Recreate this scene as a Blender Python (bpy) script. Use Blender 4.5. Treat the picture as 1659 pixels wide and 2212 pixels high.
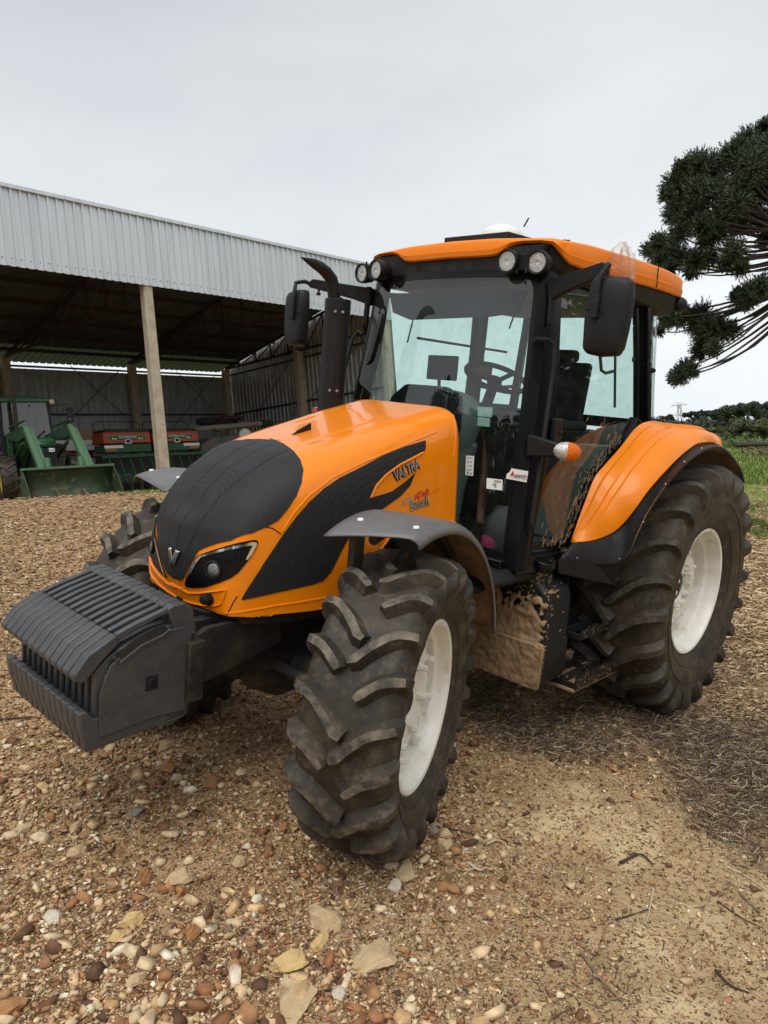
import bpy, bmesh, math, random
import numpy as np
from mathutils import Vector, Matrix, Euler
from mathutils.bvhtree import BVHTree
from mathutils.geometry import delaunay_2d_cdt
from math import radians as R, pi, sin, cos, sqrt
rng = np.random.default_rng(7); random.seed(7)
scene = bpy.context.scene
for o in list(bpy.data.objects): bpy.data.objects.remove(o)
COL = scene.collection

# ------------------------------------------------------------------ camera
# the yard slopes: the tractor stands square on that slope, RW turns its frame into the level world
RW = Matrix(((0.99938255, 0.0066546, -0.03449998), (0, 0.98190067, 0.18939662), (0.03513581, -0.18927967, 0.98129439)))
CAM_T = Vector((5.0437, 2.81546, 2.00275)); YAW, PITCH, ROLL, FPX = 3.88164, 0.16488, 0.0877, 1563.3023
_fw = Vector((cos(PITCH)*cos(YAW), cos(PITCH)*sin(YAW), -sin(PITCH))); _rt = Vector((sin(YAW), -cos(YAW), 0)); _up = _rt.cross(_fw)
CR = cos(ROLL)*_rt + sin(ROLL)*_up; CU = -sin(ROLL)*_rt + cos(ROLL)*_up; CF = _fw
CAM_W = RW @ CAM_T
cd = bpy.data.cameras.new('camera'); cam = bpy.data.objects.new('camera', cd); COL.objects.link(cam)
cd.sensor_fit = 'HORIZONTAL'; cd.sensor_width = 36; cd.lens = 36*FPX/1659; cd.clip_start = .05; cd.clip_end = 3000
_m = Matrix((RW@CR, RW@CU, -(RW@CF))).transposed().to_4x4(); _m.translation = CAM_W
cam.matrix_world = _m; scene.camera = cam
scene.render.resolution_x = 768; scene.render.resolution_y = 1024

# ------------------------------------------------------------------ world, sun, exposure
world = bpy.data.worlds.new('World'); scene.world = world; world.use_nodes = True
nt = world.node_tree; nt.nodes.clear()
def N(t, **k):
    n = nt.nodes.new(t)
    for a, b in k.items(): setattr(n, a, b)
    return n
out = N('ShaderNodeOutputWorld'); bg = N('ShaderNodeBackground'); sky = N('ShaderNodeTexSky', sky_type='NISHITA')
sky.sun_disc = False; sky.sun_elevation = R(58); sky.sun_rotation = R(70); sky.dust_density = 3
hs = N('ShaderNodeHueSaturation'); hs.inputs['Saturation'].default_value = .12; hs.inputs['Value'].default_value = .09
tc = N('ShaderNodeTexCoord'); mp = N('ShaderNodeMapping'); mp.inputs['Scale'].default_value = (1, 1, 3.2)
no = N('ShaderNodeTexNoise'); no.inputs['Scale'].default_value = 1.7; no.inputs['Detail'].default_value = 5; no.inputs['Roughness'].default_value = .45
rp = N('ShaderNodeValToRGB'); rp.color_ramp.elements[0].position = .35; rp.color_ramp.elements[0].color = (.86, .88, .9, 1)
rp.color_ramp.elements[1].position = .65; rp.color_ramp.elements[1].color = (1.04, 1.04, 1.03, 1)
sx = N('ShaderNodeSeparateXYZ'); gr = N('ShaderNodeValToRGB')
gr.color_ramp.elements[0].position = 0; gr.color_ramp.elements[0].color = (.80, .835, .85, 1)
gr.color_ramp.elements[1].position = .55; gr.color_ramp.elements[1].color = (.54, .565, .59, 1)
mu = N('ShaderNodeMix', data_type='RGBA', blend_type='MULTIPLY'); mu.inputs[0].default_value = 1
mx = N('ShaderNodeMix', data_type='RGBA'); mx.inputs[0].default_value = .85
L = nt.links.new
L(tc.outputs['Generated'], mp.inputs['Vector']); L(mp.outputs[0], no.inputs['Vector']); L(no.outputs['Fac'], rp.inputs[0])
L(tc.outputs['Generated'], sx.inputs[0]); L(sx.outputs['Z'], gr.inputs[0])
L(gr.outputs[0], mu.inputs[6]); L(rp.outputs[0], mu.inputs[7])
L(sky.outputs[0], hs.inputs['Color']); L(hs.outputs[0], mx.inputs[6]); L(mu.outputs[2], mx.inputs[7])
L(mx.outputs[2], bg.inputs['Color']); bg.inputs['Strength'].default_value = .91; L(bg.outputs[0], out.inputs[0])
sd = bpy.data.lights.new('sun', 'SUN'); sun = bpy.data.objects.new('sun', sd); COL.objects.link(sun)
sd.energy = 1.5; sd.angle = R(50); sd.color = (1, .96, .9)
_az = R(40)
sun.rotation_euler = Vector((-cos(_az)*cos(R(58)), -sin(_az)*cos(R(58)), -sin(R(58)))).to_track_quat('-Z', 'Y').to_euler()
scene.view_settings.view_transform = 'Standard'; scene.view_settings.look = 'None'
scene.view_settings.exposure = 0.62; scene.view_settings.gamma = 1

# ------------------------------------------------------------------ helpers
def ray_t(u, v): return CF + CR*((u-829.5)/FPX) - CU*((v-1106)/FPX)
def U(u, v, ax, val):                      # measured point on the plane ax = val, tractor frame
    d = ray_t(u, v); i = 'xyz'.index(ax); return CAM_T + d*((val-CAM_T[i])/d[i])
def UP(u, v, p, n):
    d = ray_t(u, v); p = Vector(p); n = Vector(n); return CAM_T + d*((p-CAM_T).dot(n)/d.dot(n))
def UW(u, v, ax, val):                     # the same in the level world frame
    d = RW @ ray_t(u, v); i = 'xyz'.index(ax); return CAM_W + d*((val-CAM_W[i])/d[i])
def setp(o, label=None, cat=None, group=None, kind=None):
    for k, v in (('label', label), ('category', cat), ('group', group), ('kind', kind)):
        if v: o[k] = v
    return o
def empty(name, loc=(0,0,0), rz=0, mat=None):
    o = bpy.data.objects.new(name, None); COL.objects.link(o); o.location = loc; o.rotation_euler = (0,0,rz)
    if mat is not None: o.matrix_world = mat
    o.empty_display_size = .2; return o
class MB:
    def __init__(s): s.v = []; s.f = []; s.m = []
    def add(s, vs, fs, mi=0):
        b = len(s.v); s.v += [tuple(p) for p in vs]; s.f += [tuple(i+b for i in f) for f in fs]; s.m += [mi]*len(fs); return s
    def box(s, c, d, rot=None, mi=0):
        c = Vector(c); h = Vector(d)/2; M_ = rot if rot is not None else Matrix.Identity(3)
        vs = [c + M_ @ Vector((x*h.x, y*h.y, z*h.z)) for x in (-1,1) for y in (-1,1) for z in (-1,1)]
        return s.add(vs, [(0,1,3,2),(4,6,7,5),(0,4,5,1),(2,3,7,6),(0,2,6,4),(1,5,7,3)], mi)
    def beam(s, a, b, w, h=None, upv=(0,0,1), mi=0):
        a = Vector(a); b = Vector(b); h = h or w; x = (b-a).normalized(); u = Vector(upv)
        if abs(x.dot(u)) > .98: u = Vector((1,0,0))
        y = u.cross(x).normalized(); z = x.cross(y)
        return s.box((a+b)/2, ((b-a).length, w, h), Matrix((x,y,z)).transposed(), mi)
    def prism(s, pts, off, mi=0):          # pts: planar loop of 3D points, off: thickness vector
        n = len(pts); P = [Vector(p) for p in pts]; off = Vector(off)
        return s.add(P + [p+off for p in P], [tuple(range(n))[::-1], tuple(range(n, 2*n))] + [(i, (i+1)%n, n+(i+1)%n, n+i) for i in range(n)], mi)
    def tube(s, path, r, n=8, cap=True, mi=0):
        P = [Vector(p) for p in path]; rs = r if hasattr(r, '__len__') else [r]*len(P); b = len(s.v); vs = []; prev = None
        for i, p in enumerate(P):
            t = (P[min(i+1, len(P)-1)]-P[max(i-1, 0)]).normalized()
            if prev is None: u = t.orthogonal().normalized()
            else: u = (prev - t*prev.dot(t)).normalized()
            prev = u; w = t.cross(u)
            vs += [p + (u*cos(2*pi*k/n) + w*sin(2*pi*k/n))*rs[i] for k in range(n)]
        fs = [(i*n+k, i*n+(k+1)%n, (i+1)*n+(k+1)%n, (i+1)*n+k) for i in range(len(P)-1) for k in range(n)]
        if cap: fs += [tuple(range(n))[::-1], tuple((len(P)-1)*n+k for k in range(n))]
        return s.add(vs, fs, mi)
    def lathe(s, prof, o=(0,0,0), ax=(0,0,1), n=24, mi=0, closed=False):   # prof: (radius, height)
        o = Vector(o); a = Vector(ax).normalized(); u = a.orthogonal().normalized(); w = a.cross(u); m = len(prof)
        vs = [o + a*h + (u*cos(2*pi*k/n)+w*sin(2*pi*k/n))*r for r, h in prof for k in range(n)]
        fs = [(i*n+k, i*n+(k+1)%n, ((i+1)%m)*n+(k+1)%n, ((i+1)%m)*n+k) for i in range(m if closed else m-1) for k in range(n)]
        return s.add(vs, fs, mi)
    def grid(s, rows, mi=0, cu=False):     # rows of points -> sheet
        n = len(rows[0]); m = len(rows); vs = [p for r in rows for p in r]
        fs = [(i*n+k, (i+1)*n+k, (i+1)*n+(k+1)%n, i*n+(k+1)%n) for i in range(m-1) for k in range(n if cu else n-1)]
        return s.add(vs, fs, mi)
    def build(s, name, mats, parent=None, smooth=30, bevel=0, solid=0, seg=2, recalc=True, split=False):
        if split:                          # one object per separate piece
            p = list(range(len(s.v)))
            def fd(i):
                while p[i] != i: p[i] = p[p[i]]; i = p[i]
                return i
            for f in s.f:
                r0 = fd(f[0])
                for q in f[1:]: p[fd(q)] = r0
            gr = {}
            for k, f in enumerate(s.f): gr.setdefault(fd(f[0]), []).append(k)
            o = []
            for ks in gr.values():
                m2 = MB(); mp_ = {}
                for k in ks:
                    for q in s.f[k]:
                        if q not in mp_: mp_[q] = len(m2.v); m2.v.append(s.v[q])
                    m2.f.append(tuple(mp_[q] for q in s.f[k])); m2.m.append(s.m[k])
                o.append(m2.build(name, mats, parent, smooth, bevel, solid, seg, recalc))
            return o[0]
        me = bpy.data.meshes.new(name); me.from_pydata(s.v, [], s.f)
        for m in (mats if isinstance(mats, (list, tuple)) else [mats]): me.materials.append(m)
        if max(s.m, default=0): me.polygons.foreach_set('material_index', s.m)
        if recalc:
            bm = bmesh.new(); bm.from_mesh(me); bmesh.ops.recalc_face_normals(bm, faces=bm.faces); bm.to_mesh(me); bm.free()
        if smooth: me.shade_smooth(); me.set_sharp_from_angle(angle=R(smooth))
        me.update()
        return link(name, me, parent, bevel, solid, seg)
def link(name, me, parent=None, bevel=0, solid=0, seg=2):
    o = bpy.data.objects.new(name, me); COL.objects.link(o)
    if parent is not None: o.parent = parent
    if solid: md = o.modifiers.new('t', 'SOLIDIFY'); md.thickness = solid; md.offset = -1
    if bevel: md = o.modifiers.new('b', 'BEVEL'); md.width = bevel; md.segments = seg; md.limit_method = 'ANGLE'; md.angle_limit = R(35); md.harden_normals = False
    return o
def npmesh(name, V, F, mats, parent=None, smooth=False, mi=None):
    V = np.asarray(V, np.float32).reshape(-1, 3); F = np.asarray(F, np.int32); k = F.shape[1]
    me = bpy.data.meshes.new(name); me.vertices.add(len(V)); me.vertices.foreach_set('co', V.ravel())
    me.loops.add(F.size); me.loops.foreach_set('vertex_index', F.ravel()); me.polygons.add(len(F))
    me.polygons.foreach_set('loop_start', np.arange(0, F.size, k, dtype=np.int32)); me.polygons.foreach_set('loop_total', np.full(len(F), k, np.int32))
    for m in (mats if isinstance(mats, (list, tuple)) else [mats]): me.materials.append(m)
    if mi is not None: me.polygons.foreach_set('material_index', np.asarray(mi, np.int32))
    me.update(calc_edges=True); me.validate()
    if smooth: me.shade_smooth()
    return link(name, me, parent)
def copy_tree(o, parent=None):
    c = o.copy(); COL.objects.link(c); c.parent = parent
    for ch in [x for x in bpy.data.objects if x.parent is o]: copy_tree(ch, c)
    return c

# ------------------------------------------------------------------ materials
def mat(name, col, rough=.5, metal=0, col2=None, nscale=6, npos=(.4, .65), bump=0, bscale=60, coat=0, dirt=None, dscale=5, dpos=(.5, .7), spec=.5, rough2=None, stretch=None, coord='Object', detail=5):
    m = bpy.data.materials.new(name); m.use_nodes = True; t = m.node_tree; b = t.nodes['Principled BSDF']
    b.inputs['Roughness'].default_value = rough; b.inputs['Metallic'].default_value = metal; b.inputs['Specular IOR Level'].default_value = spec
    if coat: b.inputs['Coat Weight'].default_value = coat; b.inputs['Coat Roughness'].default_value = .06
    b.inputs['Base Color'].default_value = (*col, 1)
    tc = t.nodes.new('ShaderNodeTexCoord'); src = tc.outputs[coord]
    if stretch:
        mp = t.nodes.new('ShaderNodeMapping'); mp.inputs['Scale'].default_value = stretch; t.links.new(src, mp.inputs[0]); src = mp.outputs[0]
    def noise(sc, d=detail):
        n = t.nodes.new('ShaderNodeTexNoise'); n.inputs['Scale'].default_value = sc; n.inputs['Detail'].default_value = d; n.inputs['Roughness'].default_value = .62
        t.links.new(src, n.inputs['Vector']); return n.outputs['Fac']
    def ramp(f, a, c):
        r = t.nodes.new('ShaderNodeMapRange'); r.inputs['From Min'].default_value = a; r.inputs['From Max'].default_value = c; t.links.new(f, r.inputs['Value']); return r.outputs[0]
    cur = None
    def mixc(f, c):
        nonlocal cur
        x = t.nodes.new('ShaderNodeMix'); x.data_type = 'RGBA'; t.links.new(f, x.inputs[0])
        if cur is None: x.inputs[6].default_value = (*col, 1)
        else: t.links.new(cur, x.inputs[6])
        x.inputs[7].default_value = (*c, 1); cur = x.outputs[2]
    if col2: mixc(ramp(noise(nscale), *npos), col2)
    if dirt:
        f = ramp(noise(dscale, 8), *dpos); mixc(f, dirt)
        r = t.nodes.new('ShaderNodeMapRange'); r.inputs['To Min'].default_value = rough; r.inputs['To Max'].default_value = rough2 or .9; t.links.new(f, r.inputs['Value']); t.links.new(r.outputs[0], b.inputs['Roughness'])
    if cur is not None: t.links.new(cur, b.inputs['Base Color'])
    if bump:
        bp = t.nodes.new('ShaderNodeBump'); bp.inputs['Strength'].default_value = bump; bp.inputs['Distance'].default_value = .01
        t.links.new(noise(bscale, 6), bp.inputs['Height']); t.links.new(bp.outputs[0], b.inputs['Normal'])
    return m
def glass_mat(name, tint, gloss=.05, dust=.0):
    m = bpy.data.materials.new(name); m.use_nodes = True; t = m.node_tree; t.nodes.clear()
    o = t.nodes.new('ShaderNodeOutputMaterial'); tr = t.nodes.new('ShaderNodeBsdfTransparent'); tr.inputs[0].default_value = (*tint, 1)
    gl = t.nodes.new('ShaderNodeBsdfGlossy'); gl.inputs['Roughness'].default_value = .015; gl.inputs[0].default_value = (1,1,1,1)
    ge = t.nodes.new('ShaderNodeNewGeometry'); dt = t.nodes.new('ShaderNodeVectorMath'); dt.operation = 'DOT_PRODUCT'; t.links.new(ge.outputs['Incoming'], dt.inputs[0]); t.links.new(ge.outputs['Normal'], dt.inputs[1])
    def mth(op, a, b_=None):
        n = t.nodes.new('ShaderNodeMath'); n.operation = op
        for i, q in ((0, a), (1, b_)):
            if q is None: continue
            if isinstance(q, (int, float)): n.inputs[i].default_value = q
            else: t.links.new(q, n.inputs[i])
        return n.outputs[0]
    fr = mth('POWER', mth('SUBTRACT', 1., mth('ABSOLUTE', dt.outputs['Value'])), 5.)     # reflects the same from both sides
    mu = t.nodes.new('ShaderNodeMath'); mu.operation = 'MULTIPLY_ADD'; mu.inputs[1].default_value = .9; mu.inputs[2].default_value = .055+gloss
    df = t.nodes.new('ShaderNodeBsdfDiffuse'); df.inputs[0].default_value = (.42,.38,.3,1)
    mx = t.nodes.new('ShaderNodeMixShader'); m2 = t.nodes.new('ShaderNodeMixShader'); no = t.nodes.new('ShaderNodeTexNoise'); no.inputs['Scale'].default_value = 14; no.inputs['Detail'].default_value = 8
    mr = t.nodes.new('ShaderNodeMapRange'); mr.inputs['From Min'].default_value = .45; mr.inputs['From Max'].default_value = .8; mr.inputs['To Min'].default_value = dust*.4; mr.inputs['To Max'].default_value = dust*3
    tc = t.nodes.new('ShaderNodeTexCoord'); k = t.links.new
    k(tc.outputs['Object'], no.inputs['Vector']); k(no.outputs['Fac'], mr.inputs['Value']); k(fr, mu.inputs[0]); k(mu.outputs[0], mx.inputs[0])
    k(tr.outputs[0], mx.inputs[1]); k(gl.outputs[0], mx.inputs[2]); k(mr.outputs[0], m2.inputs[0]); k(mx.outputs[0], m2.inputs[1]); k(df.outputs[0], m2.inputs[2]); k(m2.outputs[0], o.inputs[0])
    return m
def mesh_mat(name, col, sc, hole=(.003,.003,.003), axis='XZ'):   # fine perforated grille: rows of small holes
    m = bpy.data.materials.new(name); m.use_nodes = True; t = m.node_tree; b = t.nodes['Principled BSDF']; k = t.links.new
    b.inputs['Roughness'].default_value = .5; b.inputs['Specular IOR Level'].default_value = .3
    tc = t.nodes.new('ShaderNodeTexCoord'); mp = t.nodes.new('ShaderNodeMapping'); mp.inputs['Rotation'].default_value = (0, R(38), 0)
    mp.inputs['Scale'].default_value = (1, .8, 1)
    w = t.nodes.new('ShaderNodeTexVoronoi'); w.inputs['Scale'].default_value = sc; w.inputs['Randomness'].default_value = .12
    r = t.nodes.new('ShaderNodeMapRange'); r.inputs['From Min'].default_value = .3; r.inputs['From Max'].default_value = .5
    x = t.nodes.new('ShaderNodeMix'); x.data_type = 'RGBA'; x.inputs[6].default_value = (*hole, 1)
    n2 = t.nodes.new('ShaderNodeTexNoise'); n2.inputs['Scale'].default_value = 260; n2.inputs['Detail'].default_value = 2
    r2 = t.nodes.new('ShaderNodeMapRange'); r2.inputs['From Min'].default_value = .71; r2.inputs['From Max'].default_value = .75
    x2 = t.nodes.new('ShaderNodeMix'); x2.data_type = 'RGBA'; x2.inputs[6].default_value = (*col, 1); x2.inputs[7].default_value = (.3,.26,.2,1)
    bp = t.nodes.new('ShaderNodeBump'); bp.inputs['Strength'].default_value = .5; bp.inputs['Distance'].default_value = .002
    k(tc.outputs['Object'], mp.inputs[0]); k(mp.outputs[0], w.inputs['Vector']); k(w.outputs['Distance'], r.inputs['Value']); k(r.outputs[0], x.inputs[0])
    k(tc.outputs['Object'], n2.inputs['Vector']); k(n2.outputs['Fac'], r2.inputs['Value']); k(r2.outputs[0], x2.inputs[0]); k(x2.outputs[2], x.inputs[7])
    k(x.outputs[2], b.inputs['Base Color']); k(r.outputs[0], bp.inputs['Height']); k(bp.outputs[0], b.inputs['Normal'])
    return m
def island_mat(name, stops, rough=.85, bump=.4, bscale=40, nz=.35, noise_scale=25):   # one colour per pebble / leaf / stalk
    m = bpy.data.materials.new(name); m.use_nodes = True; t = m.node_tree; b = t.nodes['Principled BSDF']; k = t.links.new
    b.inputs['Roughness'].default_value = rough
    g = t.nodes.new('ShaderNodeNewGeometry'); r = t.nodes.new('ShaderNodeValToRGB'); cr = r.color_ramp
    for i, (p, c) in enumerate(stops):
        e = cr.elements[i] if i < 2 else cr.elements.new(p)
        e.position = p; e.color = (*c, 1)
    k(g.outputs['Random Per Island'], r.inputs[0])
    tc = t.nodes.new('ShaderNodeTexCoord'); n = t.nodes.new('ShaderNodeTexNoise'); n.inputs['Scale'].default_value = noise_scale; n.inputs['Detail'].default_value = 6
    mr = t.nodes.new('ShaderNodeMapRange'); mr.inputs['From Min'].default_value = .3; mr.inputs['From Max'].default_value = .7; mr.inputs['To Min'].default_value = 1-nz; mr.inputs['To Max'].default_value = 1+nz
    v = t.nodes.new('ShaderNodeVectorMath'); v.operation = 'SCALE'; k(tc.outputs['Object'], n.inputs['Vector']); k(n.outputs['Fac'], mr.inputs['Value']); k(r.outputs[0], v.inputs[0]); k(mr.outputs[0], v.inputs['Scale']); k(v.outputs[0], b.inputs['Base Color'])
    if bump:
        bp = t.nodes.new('ShaderNodeBump'); bp.inputs['Strength'].default_value = bump; bp.inputs['Distance'].default_value = .01
        n3 = t.nodes.new('ShaderNodeTexNoise'); n3.inputs['Scale'].default_value = bscale; k(tc.outputs['Object'], n3.inputs['Vector']); k(n3.outputs['Fac'], bp.inputs['Height']); k(bp.outputs[0], b.inputs['Normal'])
    return m
M = {}
M['orange'] = mat('orange_paint', (.90,.245,.002), .3, coat=.55, col2=(.85,.228,.002), nscale=3, dirt=(.5,.2,.05), dscale=90, dpos=(.74,.8), spec=.3)
M['orange_fender'] = mat('orange_fender_paint', (.88,.24,.002), .36, coat=.2, col2=(.83,.222,.002), nscale=2.5, dirt=(.5,.22,.06), dscale=60, dpos=(.72,.82), spec=.35)
M['orange_trim'] = mat('orange_roof_plastic', (.82,.215,.004), .5, spec=.3, coat=.05, dirt=(.45,.25,.1), dscale=40, dpos=(.7,.85))
M['grille'] = mesh_mat('perforated_grille', (.020,.020,.022), 210, (.006,.006,.006))
M['black'] = mat('black_paint', (.004,.004,.005), .26, spec=.25, dirt=(.05,.043,.035), dscale=24, dpos=(.66,.9))
M['plastic'] = mat('black_plastic', (.011,.0115,.0125), .5, spec=.28, bump=.15, bscale=300, dirt=(.075,.062,.045), dscale=16, dpos=(.6,.9))
M['fender'] = mat('grey_fender_plastic', (.115,.115,.118), .42, bump=.1, bscale=260, col2=(.14,.138,.135), nscale=5, dirt=(.26,.22,.17), dscale=18, dpos=(.62,.9))
M['fendermud'] = mat('muddy_fender_inside', (.10,.065,.035), .8, col2=(.25,.155,.075), nscale=7, npos=(.3,.6), bump=.6, bscale=40)
M['weight'] = mat('cast_grey_weight', (.046,.047,.051), .40, bump=.2, bscale=180, col2=(.066,.067,.071), nscale=8, dirt=(.2,.18,.15), dscale=30, dpos=(.66,.9))
M['dark'] = mat('greasy_black', (.008,.008,.007), .6, spec=.3, col2=(.028,.023,.018), nscale=9, bump=.5, bscale=50)
M['frame'] = mat('dusty_frame_metal', (.016,.0165,.0165), .5, spec=.35, col2=(.05,.042,.028), nscale=10, npos=(.45,.7), bump=.4, bscale=60)
M['white'] = mat('white_rim_paint', (.84,.83,.79), .35, col2=(.70,.67,.57), nscale=5, npos=(.4,.75), dirt=(.34,.25,.13), dscale=9, dpos=(.58,.8), bump=.1)
M['chrome'] = mat('chrome', (.75,.75,.76), .12, 1)
M['steel'] = mat('bolt_steel', (.45,.44,.42), .35, .9)
M['lens'] = mat('clear_lens', (.20,.205,.21), .12, .75, bump=.8, bscale=130, coat=1)
M['lamp'] = mat('lamp_reflector', (.75,.76,.76), .15, .8, bump=1, bscale=160, stretch=(1,1,.15), coat=1)
M['amber'] = mat('amber_lens', (.75,.15,.0), .25, spec=.3, bump=.8, bscale=120)
M['redl'] = mat('red_plastic', (.4,.03,.02), .3, coat=.5)
M['glass'] = glass_mat('green_tinted_glass', (.67,.80,.77), .02, .008)
M['glassd'] = glass_mat('door_glass', (.72,.84,.81), .0, .012)
M['glass2'] = glass_mat('rear_tinted_glass', (.84,.96,.93), .02, .05)
M['inside'] = mat('grey_interior_plastic', (.15,.175,.165), .55, bump=.1, bscale=200)
M['inside2'] = mat('dark_green_grey_trim', (.035,.045,.042), .6, bump=.1, bscale=200)
M['liner'] = mat('light_roof_liner', (.20,.205,.2), .7)
M['seat'] = mat('black_seat_fabric', (.018,.018,.02), .8, bump=.4, bscale=300)
M['paper'] = mat('white_paper', (.78,.78,.76), .6)
M['ink'] = mat('ink_and_recess_black', (.02,.02,.02), .6)  # print, and the painted shade of the weight's handle opening
M['redink'] = mat('red_ink', (.5,.02,.04), .5)
M['silver'] = mat('silver_letter', (.42,.43,.43), .3, .6)
M['greyink'] = mat('grey_letter', (.28,.29,.24), .5)
M['bag'] = mat('dark_cloth', (.02,.02,.022), .8); M['pink'] = mat('pink_cloth', (.45,.02,.1), .7)
M['manual'] = mat('brown_card', (.16,.1,.04), .6)
M['card'] = mat('pale_card', (.6,.75,.72), .5)
def mud_mat():
    m = mat('splashed_mud', (.33,.225,.125), .9, col2=(.2,.125,.065), nscale=14, npos=(.35,.65), bump=1, bscale=45)
    return m
M['mud'] = mud_mat()
M['mud_on_black'] = mat('mud_crust_on_black', (.02,.02,.02), .45, dirt=(.36,.25,.14), dscale=13, dpos=(.53,.57), bump=.9, bscale=50)
M['mud_fade'] = mat('mud_streaks_on_black', (.02,.021,.022), .4, dirt=(.4,.3,.2), dscale=26, dpos=(.6,.66), stretch=(3,1,.5), bump=.3)
def tyre_mat(name, dusty):
    m = bpy.data.materials.new(name); m.use_nodes = True; t = m.node_tree; b = t.nodes['Principled BSDF']; k = t.links.new
    b.inputs['Roughness'].default_value = .62; b.inputs['Specular IOR Level'].default_value = .45
    tc = t.nodes.new('ShaderNodeTexCoord')
    def noise(s, d=7, r=.65):
        n = t.nodes.new('ShaderNodeTexNoise'); n.inputs['Scale'].default_value = s; n.inputs['Detail'].default_value = d; n.inputs['Roughness'].default_value = r; k(tc.outputs['Object'], n.inputs['Vector']); return n.outputs['Fac']
    def rg(f, a, c, lo=0, hi=1):
        r = t.nodes.new('ShaderNodeMapRange'); r.inputs['From Min'].default_value = a; r.inputs['From Max'].default_value = c; r.inputs['To Min'].default_value = lo; r.inputs['To Max'].default_value = hi; k(f, r.inputs['Value']); return r.outputs[0]
    def mix(f, a, c):
        x = t.nodes.new('ShaderNodeMix'); x.data_type = 'RGBA'; k(f, x.inputs[0])
        for i, q in ((6, a), (7, c)):
            if isinstance(q, tuple): x.inputs[i].default_value = (*q, 1)
            else: k(q, x.inputs[i])
        return x.outputs[2]
    c = mix(rg(noise(5), .32, .66), (.012,.0115,.0115), (.055,.041,.027))
    c = mix(rg(noise(13, 9, .75), .5, .74, 0, dusty), c, (.15,.115,.075))
    c = mix(rg(noise(3), .55, .75, 0, .7), c, (.028,.028,.027))
    k(c, b.inputs['Base Color'])
    bp = t.nodes.new('ShaderNodeBump'); bp.inputs['Strength'].default_value = .5; bp.inputs['Distance'].default_value = .006; k(noise(70, 8), bp.inputs['Height']); k(bp.outputs[0], b.inputs['Normal'])
    return m
M['tyre'] = tyre_mat('dusty_rubber', .95); M['tyre_rear'] = tyre_mat('rear_rubber', .7)
M['lugtop'] = mat('worn_lug_face', (.045,.040,.034), .75, col2=(.24,.20,.145), nscale=16, npos=(.38,.72), bump=.5, bscale=90)
M['lugtop_rear'] = mat('worn_lug_face_rear', (.032,.029,.026), .75, col2=(.10,.082,.06), nscale=18, npos=(.42,.7), bump=.5, bscale=90)
# ------------------------------------------------------------------ orange tractor (all parts in its own frame: x forward, y to its left)
def z5(p): return [(311+.4688*a, 847+.4688*b) for a, b in p]       # measuring windows of the photograph
def zA(p): return [(328.4+.2083*a, 1123.4+.2083*b) for a, b in p]
TR = empty('farm_tractor', mat=RW.to_4x4())
setp(TR, 'big orange cab tractor with black grille, white rims and grey suitcase weights, parked on gravel', 'tractor')
# hood body: profile, plan and section curves fused into one smooth shell
HQ = [0.0011,-0.057,-0.0475,0.0047,0.0044,-0.017,-0.0313,-0.0717,0.0031,3.1284,7.7078,0.487,0.3351]
def hood_f(P):
    ZT = np.array([[1.5,1.955],[1.9,1.945],[2.2,1.92],[2.46,1.86],[2.77,1.765],[2.95,1.685],[3.1,1.59],[3.2,1.50],[3.3,1.38],[3.6,1.0]])
    XF = np.array([[.8,3.25],[1.0,3.31],[1.1,3.345],[1.23,3.37],[1.35,3.375],[1.45,3.35],[1.55,3.28],[1.65,3.15],[1.72,3.02],[1.8,2.8],[2.2,1.9]])
    ZT[1:9,1] += np.interp(ZT[1:9,0], [1.9,2.3,2.7,3.05,3.3], HQ[:5]); XF[1:9,1] += np.interp(XF[1:9,0], [1.0,1.25,1.5,1.7], HQ[5:9])
    nf, nr, W0, tap = HQ[9:]
    x, y, z = P[...,0], np.abs(P[...,1]), P[...,2]
    zt = np.interp(x, ZT[:,0], ZT[:,1]); xf = np.interp(z, XF[:,0], XF[:,1])
    W = W0-.05*np.clip((z-1.2)/.7,0,1); W = W*(1-tap*np.clip((x-2.5)/.8,0,1.2)**2); n = nr+(nf-nr)*np.clip((x-1.9)/1.2,0,1); z0 = 1.35
    a = (y/np.maximum(W,.05))**n+np.clip((z-z0)/np.maximum(zt-z0,.02),0,9)**n; a = np.maximum(a,1e-9)**(1/n)-1
    # two shallow flutes running along the top
    a = a + .010*np.exp(-((y-.20)/.022)**2)*np.clip((x-1.9)*2,0,1)*(z>z0) 
    b = (x-(xf-(.25+.8*np.clip((z-1.0)/.35,0,1)+.5*np.clip((z-1.35)/.3,0,1))*y*y))*1.6
    k = 24; return np.log(np.exp(k*np.clip(a,-2,2))+np.exp(k*np.clip(b,-2,2)))/k
def hood_rows():
    ang = np.linspace(-pi, pi, 201)
    rows = [(1.90+(2.75-1.90)*i/59, 0.) for i in range(60)]+[(2.75, pi/2*j/70) for j in range(1, 71)]
    X = np.array([r[0] for r in rows])[:,None]; ph = np.array([r[1] for r in rows])[:,None]
    d = np.stack([np.sin(ph)+0*ang, np.sin(ang)*np.cos(ph), np.cos(ang)*np.cos(ph)], -1)
    o = np.stack([X+0*ang, 0*X+0*ang, 1.3+0*X+0*ang], -1); lo = np.zeros(d.shape[:2]); hi = lo+2.
    for _ in range(30):
        m = (lo+hi)/2; v = hood_f(o+d*m[...,None]); lo = np.where(v<0, m, lo); hi = np.where(v<0, hi, m)
    return o+d*lo[...,None]
HR = hood_rows()
zb = np.interp(HR[...,0], [1.8,2.40,2.74,2.85,3.4], [1.33,1.33,1.0,.985,.99]); HR[...,2] = np.maximum(HR[...,2], zb)
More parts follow.
